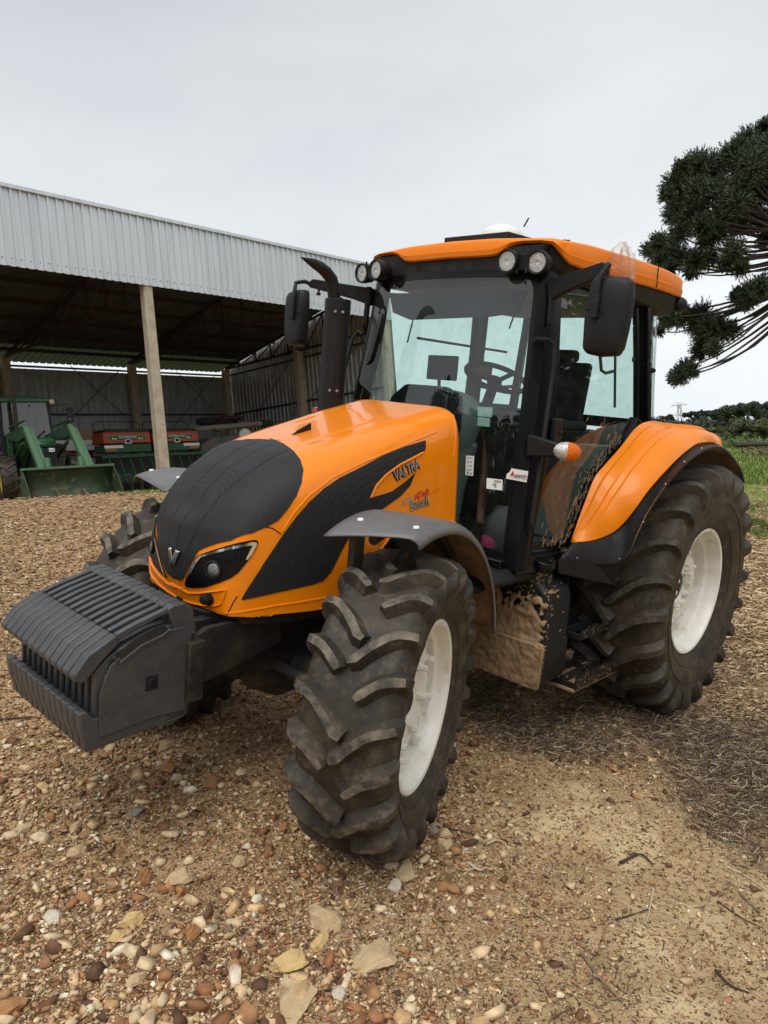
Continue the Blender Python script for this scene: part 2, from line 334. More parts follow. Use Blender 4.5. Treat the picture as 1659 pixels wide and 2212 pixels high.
hb = MB(); hb.grid([[tuple(p) for p in r] for r in HR]); HB = BVHTree.FromPolygons([Vector(v) for v in hb.v], hb.f)
hood = hb.build('hood', M['orange'], TR, smooth=60, solid=.006)
def hit_px(u, v, bvh=None):
    b = bvh or HB; d = ray_t(u, v).normalized(); h = b.ray_cast(CAM_T, d)
    if h[0] is None:                       # just past the silhouette: take the closest surface point
        h = min((b.find_nearest(CAM_T+d*t) for t in np.linspace(1.2, 4.5, 120)), key=lambda q: q[3] if q[0] is not None else 9)
    return h[0], h[1]
def inside2(P, poly):
    c = np.zeros(len(P), bool); n = len(poly)
    for i in range(n):
        x1, y1 = poly[i]; x2, y2 = poly[(i+1)%n]
        k = ((P[:,1] < y1) != (P[:,1] < y2)); xx = x1+(P[:,1]-y1)*(x2-x1)/((y2-y1) if y2 != y1 else 1e-9); c ^= k & (P[:,0] < xx)
    return c
def decal3(name, pts3, dirv, bvh, off, m, parent, mirror=None, sp=.012, solid=.0, rag=0):
    # a sheet with the outline pts3, wrapped on the body along dirv
    D = Vector(dirv).normalized(); e1 = Vector((0,0,1)).cross(D).normalized() if abs(D.z) < .95 else Vector((0,1,0)); e2 = D.cross(e1)
    P = [(Vector(p).dot(e1), Vector(p).dot(e2)) for p in pts3]; B = []
    for i in range(len(P)):
        a, b = np.array(P[i]), np.array(P[(i+1)%len(P)]); n = max(1, int(np.linalg.norm(b-a)/sp))
        B += [tuple(a+(b-a)*k/n) for k in range(n)]
    Q = np.array(B); g = np.stack(np.meshgrid(np.arange(Q[:,0].min(), Q[:,0].max(), sp), np.arange(Q[:,1].min(), Q[:,1].max(), sp)), -1).reshape(-1, 2)
    g = g[inside2(g, B)]
    if len(g): g = g[(np.min(np.hypot(g[:,None,0]-Q[None,:,0], g[:,None,1]-Q[None,:,1]), 1) > sp*.5)]
    V2 = [Vector(b) for b in B]+[Vector(q) for q in g]
    r = delaunay_2d_cdt(V2, [], [list(range(len(B)))], 1, 1e-5)
    c0 = Vector(pts3[0]); base = D*c0.dot(D)
    vs = []
    for v in r[0]:
        p = e1*v[0]+e2*v[1]+base; h = bvh.ray_cast(p+D*2, -D)
        if h[0] is None: h = bvh.find_nearest(p)
        nrm = h[1] if h[1].dot(D) > 0 else -h[1]; vs.append(h[0]+nrm*off)
    res = []
    for s in ((1,) if mirror is None else (1, -1)):
        mb = MB(); mb.add([(p.x, p.y*s, p.z) for p in vs], [tuple(f) for f in r[2]])
        res.append(mb.build(name, m, parent if s == 1 else (mirror if mirror is not True else parent), smooth=60, solid=solid, recalc=False))
        me = res[-1].data; 
        av = sum((f.normal*f.area for f in me.polygons), Vector()); 
        if av.dot(Vector((D.x, D.y*s, D.z))) < 0: me.flip_normals()
    return res
def decal(name, px, dirv, m, parent, off=.003, mirror=None, sp=.012, bvh=None, solid=0):
    return decal3(name, [hit_px(u, v, bvh)[0] for u, v in px if hit_px(u, v, bvh)[0] is not None], dirv, bvh or HB, off, m, parent, mirror, sp, solid)
SIDE = (.12, 1, .12)
# side grille panels
decal('side_grille', z5([(447,955),(470,915),(550,790),(640,655),(700,575),(760,505),(830,442),(900,395),(1000,345),(1100,292),(1200,252),(1297,222),(1296,262),(1285,280),(1180,335),(1115,382),(1070,430),(1043,487),(1140,458),(1200,415),(1250,370),(1225,430),(1180,480),(1110,530),(1000,605),(950,660),(925,700),(890,770),(860,830),(825,868),(780,885),(600,925),(460,957)]), SIDE, M['grille'], hood, .0035, True)
def hx(y, z): return HB.ray_cast(Vector((5, y+.0007, z+.0004)), Vector((-1,0,0)))[0] or HB.find_nearest(Vector((3.4, y, z)))[0]
# nose grille: right outline, mirrored about the centre plane
rt = [hit_px(u, v)[0] for u, v in z5([(580,214),(640,238),(690,273),(722,315),(735,360),(726,420),(702,480),(662,540),(620,590),(570,620),(500,650),(400,685),(300,710),(255,730),(235,760),(215,800),(190,850),(175,866)])]
top = Vector((2.86, 0, 1.75)); bot = hx(0, 1.085)
lp = [top]+rt+[bot]+[Vector((p.x, -p.y, p.z)) for p in reversed(rt)]
NG = decal3('nose_grille', lp, (.75, 0, .66), HB, .004, M['grille'], hood, sp=.014)[0]
# raised ribs of the nose grille
def along(pts, name, m, parent, r=.003, off=.004, n=6, mirror=False, step=.02):
    P = []
    for a, b in zip(pts[:-1], pts[1:]):
        k = max(1, int((Vector(b)-Vector(a)).length/step)); P += [Vector(a).lerp(Vector(b), i/k) for i in range(k)]
    P.append(Vector(pts[-1])); Q = []
    for p in P:
        h = HB.find_nearest(p); nn = h[1]; 
        if nn.dot(h[0]-Vector((2.6,0,1.3))) < 0: nn = -nn
        Q.append(h[0]+nn*off)
    for s in ((1,-1) if mirror else (1,)): o = MB().tube([(q.x, q.y*s, q.z) for q in Q], r, n).build(name, m, parent)
    return o
def hz(x, y): 
    h = HB.ray_cast(Vector((x+.0003, y+.0007, 3)), Vector((0,0,-1))); return h[0] or HB.find_nearest(Vector((x, y, 1.9)))[0]
for yy, y2, x0 in ((.06,.03,2.87),(.20,.10,2.88)):
    along([hz(x0,yy), hz(3.0,yy*.97), hz(3.12,yy*.9), hz(3.2,yy*.8), hx(y2*1.5,1.4), hx(y2,1.22)], 'grille_rib', M['grille'], NG, .006, .0005, mirror=True)
# seams, lower groove
for s_ in (z5([(560,622),(595,628),(632,655)]), zA([(885,790),(850,840),(775,985)])):
    pts = [hit_px(u, v)[0] for u, v in s_]; along(pts, 'panel_seam', M['black'], hood, .0025, .0005, mirror=True)
gl = [hit_px(u, v)[0] for u, v in zA([(200,655),(300,715),(380,755),(480,758),(620,740),(770,722),(745,800),(715,870),(660,888),(540,885),(420,860),(330,830)])]
along(gl, 'bumper_crease', M['orange'], hood, .006, .001, mirror=True)
for cr in ([(1348,182),(1200,245),(1000,330),(870,395),(760,480),(690,560),(640,640)], [(375,1018),(600,985),(850,945)], [(1425,100),(1427,300)]):
    pts = [hit_px(u, v)[0] for u, v in z5(cr)]; pts = [p for p in pts if p]; along(pts, 'hood_crease', M['orange'], hood, .006, -.002, mirror=True)
# badge panel rim and headlights
along([hit_px(u, v)[0] for u, v in z5([(1043,487),(1070,428),(1115,380),(1180,333),(1285,278)])], 'badge_panel_rim', M['orange'], hood, .006, .002)
HDIR = (.9, .42, .1)
hl = decal('headlight', zA([(345,670),(350,620),(400,500),(450,400),(480,365),(700,290),(900,235),(1060,203),(1095,212),(1100,240),(1060,330),(980,440),(900,540),(820,600),(700,650),(560,695),(420,700),(360,690)]), HDIR, M['black'], TR, .004, True)
for h_ in hl: h_['label'] = 'almond shaped black headlight with a chrome brow'
decal('chrome_brow', zA([(352,660),(366,610),(430,450),(470,400),(500,368),(700,308),(1040,225),(1078,230),(1085,250),(1042,340),(985,412),(970,402),(1025,290),(1040,258),(720,330),(515,388),(475,440),(392,600),(362,672)]), HDIR, M['chrome'], hl[0], .009, hl[1], sp=.008)
for s, par in ((1, hl[0]), (-1, hl[1])):
    p, n_ = hit_px(*zA([(640,515)])[0]); n_ = Vector((.93, .34, .05)).normalized(); p = Vector((p.x, p.y*s, p.z)); n_.y *= s
    MB().lathe([(.040,-.03),(.042,.010),(.035,.012),(.033,.004)], p, n_, 32).build('lamp_ring', M['plastic'], par)
    MB().lathe([(.0,.014),(.015,.013),(.027,.009),(.034,.002)], p, n_, 32).build('projector_lens', M['lens'], par)
decal('emblem', zA([(193,281),(218,285),(231,400),(266,305),(305,324),(250,472),(203,453)]), (1,0,.1), M['chrome'], hood, .012, sp=.006, solid=.006)
p, n_ = hit_px(*zA([(590,812)])[0])
for s in (1,): MB().lathe([(.0,.045),(.012,.045),(.014,.04),(.022,.038),(.024,.01),(.03,.008),(.03,-.01)], p, (.95,.3,.05), 20).build('sensor_knob', M['plastic'], TR)
# fin on the hood top
p = hz(2.64, 0); MB().prism([(2.72,0,p.z-.03),(2.66,0,p.z+.012),(2.58,0,p.z+.05),(2.575,0,p.z-.0)], (0,.012,0)).build('hood_fin', M['plastic'], hood, bevel=.002)
# lettering
def text_mesh(s, shear=0, bold=0):
    c = bpy.data.curves.new('t', 'FONT'); c.body = s; c.size = 1; c.shear = shear; c.offset = bold; c.resolution_u = 3; c.fill_mode = 'FRONT'
    o = bpy.data.objects.new('t', c); COL.objects.link(o); dg = bpy.context.evaluated_depsgraph_get(); me = bpy.data.meshes.new_from_object(o.evaluated_get(dg))
    vs = [v.co.copy() for v in me.vertices]; fs = [tuple(f.vertices) for f in me.polygons]; bpy.data.objects.remove(o); bpy.data.meshes.remove(me); return vs, fs
def text(name, s, p0, p1, nrm, m, parent, bvh=None, off=.004, shear=0, bold=.0, depth=0, hs=1, lift=None):
    vs, fs = text_mesh(s, shear, bold); w0 = min(v.x for v in vs); w1 = max(v.x for v in vs); L_ = (p1-p0).length; k = L_/(w1-w0)
    X = (p1-p0).normalized(); Zn = Vector(nrm).normalized(); Y = Zn.cross(X).normalized(); Zn = X.cross(Y)
    P = [p0+X*(v.x-w0)*k+Y*(v.y)*k*hs for v in vs]
    if bvh:
        for i, q in enumerate(P):
            h = bvh.ray_cast(q+Zn*.5, -Zn); 
            if h[0]: P[i] = h[0]+Zn*off
    else: P = [q+Zn*off for q in P]
    mb = MB(); mb.add(P, fs); o = mb.build(name, m, parent, smooth=0, recalc=False, solid=depth)
    n0 = sum((f.normal*f.area for f in o.data.polygons), Vector())
    if n0.dot(Zn) < 0: o.data.flip_normals()
    return o
def hp(u, v): return hit_px(u, v)[0]
def t8(a, b): return (880+a*.14467)*.8641, (1120+b*.14467)*.8641
a_, b_ = hp(*t8(722,590)), hp(*t8(1178,340))
text('brand_lettering', 'VALTRA', a_, b_, (0,1,0), M['black'], hood, HB, .002, bold=.05, hs=1.35, depth=.002)
text('brand_lettering', 'VALTRA', hp(*t8(734,572)), hp(*t8(1166,335)), (0,1,0), M['silver'], hood, HB, .009, bold=.0, hs=1.35, depth=.005)
text('model_lettering', 'A134', hp(*t8(845,1010)), hp(*t8(1048,935)), (0,1,0), M['greyink'], hood, HB, .002, shear=.15, hs=1.15, bold=.03)
text('model_lettering', 'HiTech', hp(*t8(1085,915)), hp(*t8(1330,780)), (0,1,0), M['redink'], hood, HB, .002, shear=.1, hs=1.2, bold=.03)
a_, b_ = hp(*t8(1000,1090)), hp(*t8(1326,975))
text('dealer_lettering', 'Bosch', a_, b_, (0,1,0), M['ink'], hood, HB, .002, shear=.15, bold=.06, hs=1.05)
text('dealer_lettering', 'Bosch', a_, b_, (0,1,0), M['silver'], hood, HB, .004, shear=.15, bold=.012, hs=1.05)
along([hp(*t8(1040,985)), hp(*t8(1500,690))], 'pinstripe', M['redink'], hood, .0008, .001)
# black skirt under the hood, engine side screen, chassis
def poly_prism(name, xz, y0, y1, m, parent=TR, bevel=0): return MB().prism([(x, y0, z) for x, z in xz], (0, y1-y0, 0)).build(name, m, parent, bevel=bevel)
bowl = [(x, sqrt(max(0, 1-((x-2.6)/.73)**4))*.42) for x in np.linspace(2.3, 3.325, 26)]
mb = MB(); lo = [(x, y, .935) for x, y in bowl]+[(x, -y, .935) for x, y in reversed(bowl)]; mb.prism(lo, (0,0,.05)); mb.build('hood_sill', M['plastic'], TR, bevel=.008)
poly_prism('engine_screen', [(2.76,1.0),(2.40,1.36),(1.95,1.36),(1.95,.95),(2.7,.9)], .36, .385, M['grille'])
poly_prism('engine_screen', [(2.76,1.0),(2.40,1.36),(1.95,1.36),(1.95,.95),(2.7,.9)], -.36, -.385, M['grille'])
MB().box((2.5,0,1.25), (1.2,.66,.6)).box((2.3,0,.8),(1.7,.5,.34)).box((1.2,0,.85),(1.2,.62,.6)).box((.2,0,.9),(1.1,.7,.7)).build('engine_block', M['dark'], TR, bevel=.03)
MB().box((3.05,.2,.86),(.85,.05,.2)).box((3.05,-.2,.86),(.85,.05,.2)).box((3.0,0,.84),(.5,.36,.2)).build('front_frame', M['frame'], TR, bevel=.008)
mb = MB()   # side plates that carry the weights
for s in (1,-1):
    mb.prism([(3.46,.335*s,.90),(3.42,.335*s,.93),(3.36,.335*s,.96),(2.95,.30*s,.955),(2.92,.30*s,.80),(3.28,.335*s,.73),(3.46,.335*s,.70)], (0,-.03*s,0))
    mb.box((3.44,.36*s,.80),(.075,.06,.26))
mb.build('weight_bracket', M['frame'], TR, bevel=.006, split=True)
ax = [(1.0353-.33, .62)]
mb = MB(); mb.lathe([(.0,-.2),(.13,-.19),(.19,-.1),(.2,.0),(.19,.1),(.12,.2),(.0,.21)], (2.72,.0,.60), (0,1,0), 24)
mb.tube([(2.72,.15,.61),(2.72,.3,.62),(2.72,.62,.63)], [.13,.09,.075], 14); mb.tube([(2.72,-.15,.61),(2.72,-.3,.62),(2.72,-.62,.63)], [.13,.09,.075], 14)
mb.tube([(2.95,.1,.6),(2.85,.1,.6),(2.75,.08,.6)], [.10,.13,.13], 16); mb.tube([(2.9,-.05,.52),(2.9,-.55,.6)], .028, 10); mb.tube([(2.9,.1,.66),(2.9,.58,.66)], .028, 10)
mb.box((2.72,.0,.76),(.3,.3,.16)); mb.build('front_axle', M['frame'], TR, bevel=.01)
mb = MB(); mb.tube([(0,-.9,.84),(0,.9,.84)], .13, 16); mb.tube([(0,.2,.84),(0,.45,.84)], .24, 20); mb.tube([(0,-.2,.84),(0,-.45,.84)], .24, 20); mb.build('rear_axle', M['dark'], TR)
mb = MB(); mb.tube([(2.62,.34,.9),(2.6,.45,.82),(2.66,.52,.74)], .012, 8); mb.tube([(2.5,.33,.96),(2.5,.42,.9),(2.6,.5,.72)], .01, 8); mb.tube([(2.2,.36,1.0),(2.3,.44,1.1),(2.35,.44,1.25)], .018, 8)
mb.build('hydraulic_hose', M['plastic'], TR)

# ---------------------------------------------------------------- wheels
def ty_prof(R_, w, rr, lug):               # carcass outline (lateral, radius), outer side first
    h = w/2; rc = R_-lug
    return [(h*.62, rr-.015), (h*.74, rr+.002), (h*.80, rr+.03), (h*.93, rr+(rc-rr)*.30), (h*1.0, rr+(rc-rr)*.55), (h*.985, rr+(rc-rr)*.76), (h*.90, rc-.028), (h*.80, rc-.008), (h*.5, rc), (0, rc+.004)]
def smooth_poly(P, n):
    P = np.array(P, float); d = np.r_[0, np.cumsum(np.hypot(*np.diff(P, axis=0).T))]; t = np.linspace(0, d[-1], n)
    m = np.gradient(P, d, axis=0); o = []
    for q in t:
        i = min(np.searchsorted(d, q, 'right')-1, len(P)-2); h = d[i+1]-d[i]; u = (q-d[i])/h
        o.append((2*u**3-3*u**2+1)*P[i]+(u**3-2*u**2+u)*h*m[i]+(-2*u**3+3*u**2)*P[i+1]+(u**3-u**2)*h*m[i+1])
    return np.array(o)
def make_tyre(R_, w, rr, lug, nl, parent, m, ml, wl, sgn, longshort, skew):
    half = smooth_poly(ty_prof(R_, w, rr, lug), 26); prof = [tuple(p) for p in half]+[(-a, b) for a, b in half[-2::-1]]
    mb = MB(); n = 96; nv = len(prof)
    vs = [(b*cos(2*pi*k/n), a, b*sin(2*pi*k/n)) for a, b in prof for k in range(n)]
    mb.add(vs, [(i*n+k, i*n+(k+1)%n, (i+1)*n+(k+1)%n, (i+1)*n+k) for i in range(nv-1) for k in range(n)])
    for (a, b), tr_ in ((half[2], .004), (half[5], .003), (half[9], .0035)):   # moulded rings on the sidewalls
        for q in (1,-1):
            P_ = [((b)*cos(2*pi*k/64), (a+.001)*q, (b)*sin(2*pi*k/64)) for k in range(65)]; mb.tube(P_, tr_, 5, cap=False)
    # carcass surface by arc length from the centre line outward
    cs = half[::-1]; d = np.r_[0, np.cumsum(np.hypot(*np.diff(cs, axis=0).T))]
    def surf(s, lift):                     # s >= 0 distance from the centre line
        a = np.interp(abs(s), d, cs[:,0]); b = np.interp(abs(s), d, cs[:,1]); e = .012
        ta = (np.interp(abs(s)+e, d, cs[:,0])-np.interp(max(abs(s)-e,0), d, cs[:,0])); tb = (np.interp(abs(s)+e, d, cs[:,1])-np.interp(max(abs(s)-e,0), d, cs[:,1])); q = math.hypot(ta, tb)
        a, b = a-tb/q*lift, b+ta/q*lift; return (a if s >= 0 else -a), b
    h = w/2; edge = np.interp(h*.88, cs[:,0][:20], d[:20]); tips = edge+w*.20
    for side in (1, -1):
        for i in range(nl):
            a0 = 2*pi*(i+(0 if side == 1 else .5))/nl; short = longshort and i % 2
            s0 = (-.04*w if not short else .11*w); ss = np.r_[np.linspace(s0, edge, 9), np.linspace(edge, tips, 6)[1:]]
            L_ = []
            for j, s in enumerate(ss):
                u = max(0, s)/edge; a = a0-sgn*skew*((1.6*u-.6*u*u) if u <= 1 else 1.0-.10*(u-1))
                if s > edge: hgt = lug*(1-((s-edge)/(tips-edge))**1.4*.93)
                else: hgt = lug
                nose = 1 if j > 0 else .7
                wt = wl*(.95 if s <= edge else 1.0+1.2*(s-edge)/(tips-edge))*nose; wb = wt+lug*1.1
                # local slope of the bar, to keep its width square to it
                L_.append((s, a, hgt*(1 if j > 0 else .98), wt, wb))
            pts = []
            for j, (s, a, hg, wt, wb) in enumerate(L_):
                j0, j1 = max(j-1,0), min(j+1, len(L_)-1); ds = L_[j1][0]-L_[j0][0]; da = (L_[j1][1]-L_[j0][1])*R_; q = math.hypot(ds, da) or 1; nx, na = -da/q, ds/q
                for (wd, lf) in ((-wb/2, -.004), (-wt/2, hg), (wt/2, hg), (wb/2, -.004)):
                    sj, aj = s+nx*wd, a+na*wd/R_; aa, rr_ = surf(sj if s0 >= 0 or True else sj, lf); pts.append((rr_*cos(aj), aa*side, rr_*sin(aj)))
            n4 = len(L_); b0 = len(mb.v)
            f1 = []; ftop = []
            for j in range(n4-1):
                q0, q1 = j*4, (j+1)*4
                f1 += [(q0, q0+1, q1+1, q1), (q0+2, q0+3, q1+3, q1+2)]; ftop.append((q0+1, q0+2, q1+2, q1+1))
            f1 += [(0,3,2,1), ((n4-1)*4, (n4-1)*4+1, (n4-1)*4+2, (n4-1)*4+3)]
            ntop = 8
            mb.add(pts, f1+ftop[ntop:]); mb.f += [tuple(k+b0 for k in f) for f in ftop[:ntop]]; mb.m += [1]*ntop
    return mb.build('tyre', [m, ml], parent, smooth=32)
def rim_mesh(rr, w, outer=True):
    h = w/2
    if outer: return [(rr+.012,h*.72),(rr+.016,h*.76),(rr+.004,h*.79),(rr-.012,h*.77),(rr-.020,h*.70),(rr-.028,h*.60),(rr-.030,h*.48),(rr-.052,h*.44),(rr-.054,h*.22),(rr-.074,h*.16),(rr-.076,-h*.1),(rr-.076,-h*.35),(rr-.03,-h*.5),(rr-.01,-h*.76),(rr+.014,-h*.76),(rr+.012,-h*.70),(rr-.02,-h*.45),(rr-.06,-h*.3),(rr-.062,h*.1),(rr-.055,h*.44),(rr-.02,h*.54),(rr-.0,h*.68)]
def disc(mb, r0, r1, y0, y1, nb, lobes, R_lobe):
    pass
LFW = dict(R=.664, w=.41, rr=.376, lug=.047, nl=22, wl=.034, ls=True, sk=.245)
RWH = dict(R=.870, w=.60, rr=.430, lug=.054, nl=22, wl=.040, ls=False, sk=.25)
def make_wheel(name, q, c, rot, side, front):
    # hub disc is the part itself, tyre and rim are its sub-parts; local frame: axle +y points outward
    h = q['w']/2; rr = q['rr']; mb = MB(); ins = .02 if front else .035
    if front:   # dished centre with wavy outer edge held by clamps
        n = 96; prof = [(.05,-.05),(.12,-.045),(.135,.0),(.17,.03),(.225,.05),(.262,.05),(.265,.022)]
        rows = [[((r+(.026*cos(8*2*pi*k/n) if j >= 5 else 0))*cos(2*pi*k/n), y+ins, (r+(.026*cos(8*2*pi*k/n) if j >= 5 else 0))*sin(2*pi*k/n)) for k in range(n)] for j, (r, y) in enumerate(prof)]
        mb.grid(rows, cu=True); bolts = [(8, .200, .046), (8, .262, .058)]
    else:
        n = 96; prof = [(.10,.06),(.155,.065),(.165,.085),(.225,.085),(.262,.07),(.268,.035)]
        rows = [[((r*(1 if j < 4 else (1 if (k*8//n*1 + 0) >= 0 and ((k % 12) < 8) else .90)))*cos(2*pi*k/n), y+ins, (r*(1 if j < 4 else (1 if (k % 12) < 8 else .90)))*sin(2*pi*k/n)) for k in range(n)] for j, (r, y) in enumerate(prof)]
        mb.grid(rows, cu=True); mb.lathe([(.09,-.02),(.30,-.02),(.36,-.005),(.362,.01),(.30,.0),(.1,.0)], (0,ins,0), (0,1,0), 64); bolts = [(8, .243, .06), (10, .13, .075)]
    root = mb.build(name, M['white'], TR, smooth=35, solid=.014)
    root.matrix_parent_inverse = Matrix(); root.location = c; root.rotation_euler = (0, 0, rot)
    make_tyre(q['R'], q['w'], rr, q['lug'], q['nl'], root, M['tyre' if front else 'tyre_rear'], M['lugtop' if front else 'lugtop_rear'], q['wl'], -1 if side == 1 else 1, q['ls'], q['sk'])
    MB().lathe(rim_mesh(rr, q['w']), (0,0,0), (0,1,0), 96, closed=True).build('rim', M['white'], root, smooth=40)
    mb = MB()
    for nb, rb, yb in bolts:
        for k in range(nb):
            a = 2*pi*(k+.5*(rb < .15)+.33)/nb; mb.lathe([(.0,.032),(.013,.032),(.015,.028),(.015,0),(.024,-.002),(.024,-.012)], (rb*cos(a), yb+ins, rb*sin(a)), (0,1,0), 6)
    mb.build('wheel_bolt', M['white'], root, split=True)
    MB().lathe([(.0,.09),(.05,.088),(.085,.07),(.1,.0),(.1,-.1)], (0,ins-.03,0), (0,1,0), 24).build('hub', M['dark'], root)
    if front: MB().tube([(-.2,.03,-.255),(-.225,.075,-.29)], [.009,.006], 8).build('valve_stem', M['plastic'], root)
    # raised sidewall marks
    vs, fs = text_mesh('TRACTION', 0, .01); w0 = min(v.x for v in vs); w1 = max(v.x for v in vs)
    return root
st1, st2 = .39024, .29023; kx, ky = 2.72246, 1.0352-.42726/2-.12; zc = .6641*.965
c1 = Vector((kx-sin(st1)*.12, ky+cos(st1)*.12, zc)); c2 = Vector((kx+sin(st2)*.12, -ky-cos(st2)*.12, zc))
fw1 = make_wheel('front_wheel', LFW, c1, st1, 1, True); fw2 = make_wheel('front_wheel', LFW, c2, st2+pi, -1, True)
rw1 = make_wheel('rear_wheel', RWH, (0, 1.239-.3, .8395), 0, 1, False); rw2 = make_wheel('rear_wheel', RWH, (0, -.939, .8395), pi, -1, False)

# ---------------------------------------------------------------- front fenders
def front_fender(c, phi, s, Rf):
    fwv = Vector((cos(phi), sin(phi), 0)); nv = Vector((-sin(phi), cos(phi), 0))*s; up = Vector((0,0,1)); rows = []; n = 30
    lats = [-.20,-.17,-.10,0,.10,.145,.165,.178,.182]; drops = [0,.0,.004,.006,.004,0,-.012,-.028,-.05]
    for i in range(n+1):
        row = []
        for l_, d_ in zip(lats, drops):
            a0 = R(62 if l_ < -.15 else 68+7*max(0, (l_+.1)/.28)) if False else R(66+ (l_+.2)/.38*8); a1 = R(169); a = a0+(a1-a0)*i/n
            r = Rf+d_*1.0; p = c+fwv*(.03+r*cos(a))+up*(.015+r*sin(a))+nv*l_; row.append(p)
        rows.append(row)
    mb = MB(); mb.grid(rows); o = mb.build('front_fender', [M['fender'], M['fendermud']], TR, smooth=50, recalc=False)
    me = o.data
    av = sum((f.normal*f.area for f in me.polygons), Vector())
    if av.z < 0: me.flip_normals()
    md = o.modifiers.new('t', 'SOLIDIFY'); md.thickness = .007; md.offset = -1; md.material_offset = 1; md.material_offset_rim = 0
    mb = MB()
    for a, l_ in ((R(80),.12),(R(78),-.13)):
        n_ = fwv*cos(a)+up*sin(a); mb.lathe([(.0,.008),(.012,.007),(.014,.001)], c+fwv*.03+up*.015+n_*(Rf+.003)+nv*l_, n_, 14)
    mb.build('bolt_head', M['paper'], o, split=True)
    mb = MB()
    arc = lambda a0, a1, l_, r: [c+fwv*(.03+r*cos(R(a)))+up*(.015+r*sin(R(a)))+nv*l_ for a in np.linspace(a0, a1, 12)]
    A = arc(72, 140, -.02, Rf-.035); mb.tube(A, .022, 8)
    mb.beam(c+fwv*.2+nv*-.14+up*.1, c+fwv*.20+nv*-.14+up*(Rf-.05), .035, .06); mb.beam(c+fwv*.2+nv*-.3+up*.12, c+fwv*.2+nv*-.1+up*.12, .05, .05)
    mb.beam(arc(140,141,-.02,Rf-.035)[0], c+fwv*(-.30)+nv*-.2+up*.12, .05, .03)
    mb.build('fender_bracket', M['frame'], o)
    return o
ff1 = front_fender(Vector((2.67681,.81255,.64086)), .224, 1, .821); ff2 = front_fender(c2, .20, -1, .80)
# ---------------------------------------------------------------- suitcase weights
def make_weight(yc, first=False, label=None):
    t = .0545; mb = MB()
    def pz(pts, w, yo=0): mb.prism([(x, yc-w/2+yo, z) for x, z in pts], (0, w, 0))
    body = [(3.885,.57),(3.89,.615),(3.905,.655),(3.915,.735),(3.875,.735),(3.862,.70),(3.855,.70),(3.855,.86),(3.83,.90),(3.72,.97),(3.60,1.0),(3.53,.99),(3.52,.965),(3.425,.965),(3.42,.70),(3.45,.68),(3.45,.61),(3.53,.575),(3.575,.59),(3.62,.59)]
    # lower ledge and body behind the slots
    pz([(3.885,.57),(3.89,.615),(3.905,.655),(3.915,.735),(3.885,.737),(3.86,.70),(3.80,.70),(3.425,.70),(3.45,.68),(3.45,.61),(3.53,.575),(3.575,.59),(3.62,.59)], t-.006)
    pz([(3.855,.70),(3.855,.88),(3.80,.93),(3.75,.955),(3.62,1.0),(3.53,1.01),(3.425,.99),(3.425,.70)], t*.50)           # web, narrower: dark slots beside it
    pz([(3.80,.70),(3.80,.90),(3.72,.95),(3.62,.985),(3.53,.99),(3.425,.985),(3.425,.70)], t-.003) if False else None
    pz([(3.82,.701),(3.82,.86),(3.425,.93),(3.425,.701)], t-.006)
    pz([(3.93,.862),(3.935,.885),(3.885,.955),(3.83,.985),(3.775,1.012),(3.765,.975),(3.82,.93),(3.885,.86),(3.905,.85)], t-.006)   # brow
    pz([(3.775,1.012),(3.69,1.043),(3.58,1.075),(3.55,1.082),(3.55,1.055),(3.60,1.045),(3.69,1.012),(3.765,.978)], t*.46)      # carrying rail
    pz([(3.565,1.080),(3.54,1.092),(3.485,1.092),(3.45,1.07),(3.43,.98),(3.43,.95),(3.53,.95),(3.545,1.03)], t-.006)      # rear knuckle
    o = mb.build('suitcase_weight', M['weight'], TR, smooth=25, bevel=.006, seg=2)
    return o
W_ = [make_weight(-.3325+.0554*k) for k in range(13)]
outer = W_[-1]; yo = .3325+.0272
poly_prism('weight_cheek', [(3.84,.62),(3.84,.80),(3.80,.90),(3.72,.955),(3.62,.985),(3.50,1.0),(3.455,.97),(3.45,.70),(3.47,.63),(3.6,.64)], yo-.002, yo+.004, M['weight'], outer, .003)
MB().prism([(3.60,yo+.003,.76),(3.655,yo+.003,.76),(3.655,yo+.003,.82),(3.60,yo+.003,.82)], (0,.003,0)).lathe([(.012,.009),(.018,.007),(.02,.0)], (3.628,yo,.79), (0,1,0), 20).build('cast_square', M['plastic'], outer, bevel=.002)
MB().prism([(3.775,yo+.002,.945),(3.71,yo+.002,.985),(3.62,yo+.002,1.018),(3.585,yo+.002,1.025),(3.57,yo+.002,1.005),(3.59,yo+.002,.990),(3.68,yo+.002,.965),(3.76,yo+.002,.918)], (0,.004,0)).build('handle_recess_shade', M['ink'], outer)  # black plate set slightly proud; paints the shade inside the handle opening
along_w = [(3.79,yo+.004,.935),(3.765,yo+.006,.905),(3.68,yo+.006,.955),(3.585,yo+.006,.98),(3.555,yo+.006,1.0)]
MB().tube(along_w, .006, 6).build('handle_lip', M['weight'], outer, smooth=60)
r_ = random.Random(6); mb = MB()
for k in range(46):
    x, z = r_.uniform(3.46,3.84), r_.uniform(.60,.93); a = r_.gauss(.9,.35); l_ = r_.uniform(.003,.02)
    mb.prism([(x,yo+.0045,z),(x+cos(a)*l_,yo+.0045,z+sin(a)*l_),(x+cos(a)*l_+.0016,yo+.0045,z+sin(a)*l_),(x+.0016,yo+.0045,z)], (0,.0006,0))
mb.build('paint_scratches', M['steel'], outer, smooth=0)['kind'] = 'stuff'
text('cast_weight_mark', '25 KG', Vector((3.55,yo+.0,.615)), Vector((3.475,yo+.0,.625)), (0,1,0), M['weight'], outer, None, .002, depth=.003, bold=.01)
MB().beam((3.56,yo+.002,.60),(3.47,yo+.002,.612),.004,.006).build('cast_underline', M['weight'], outer)
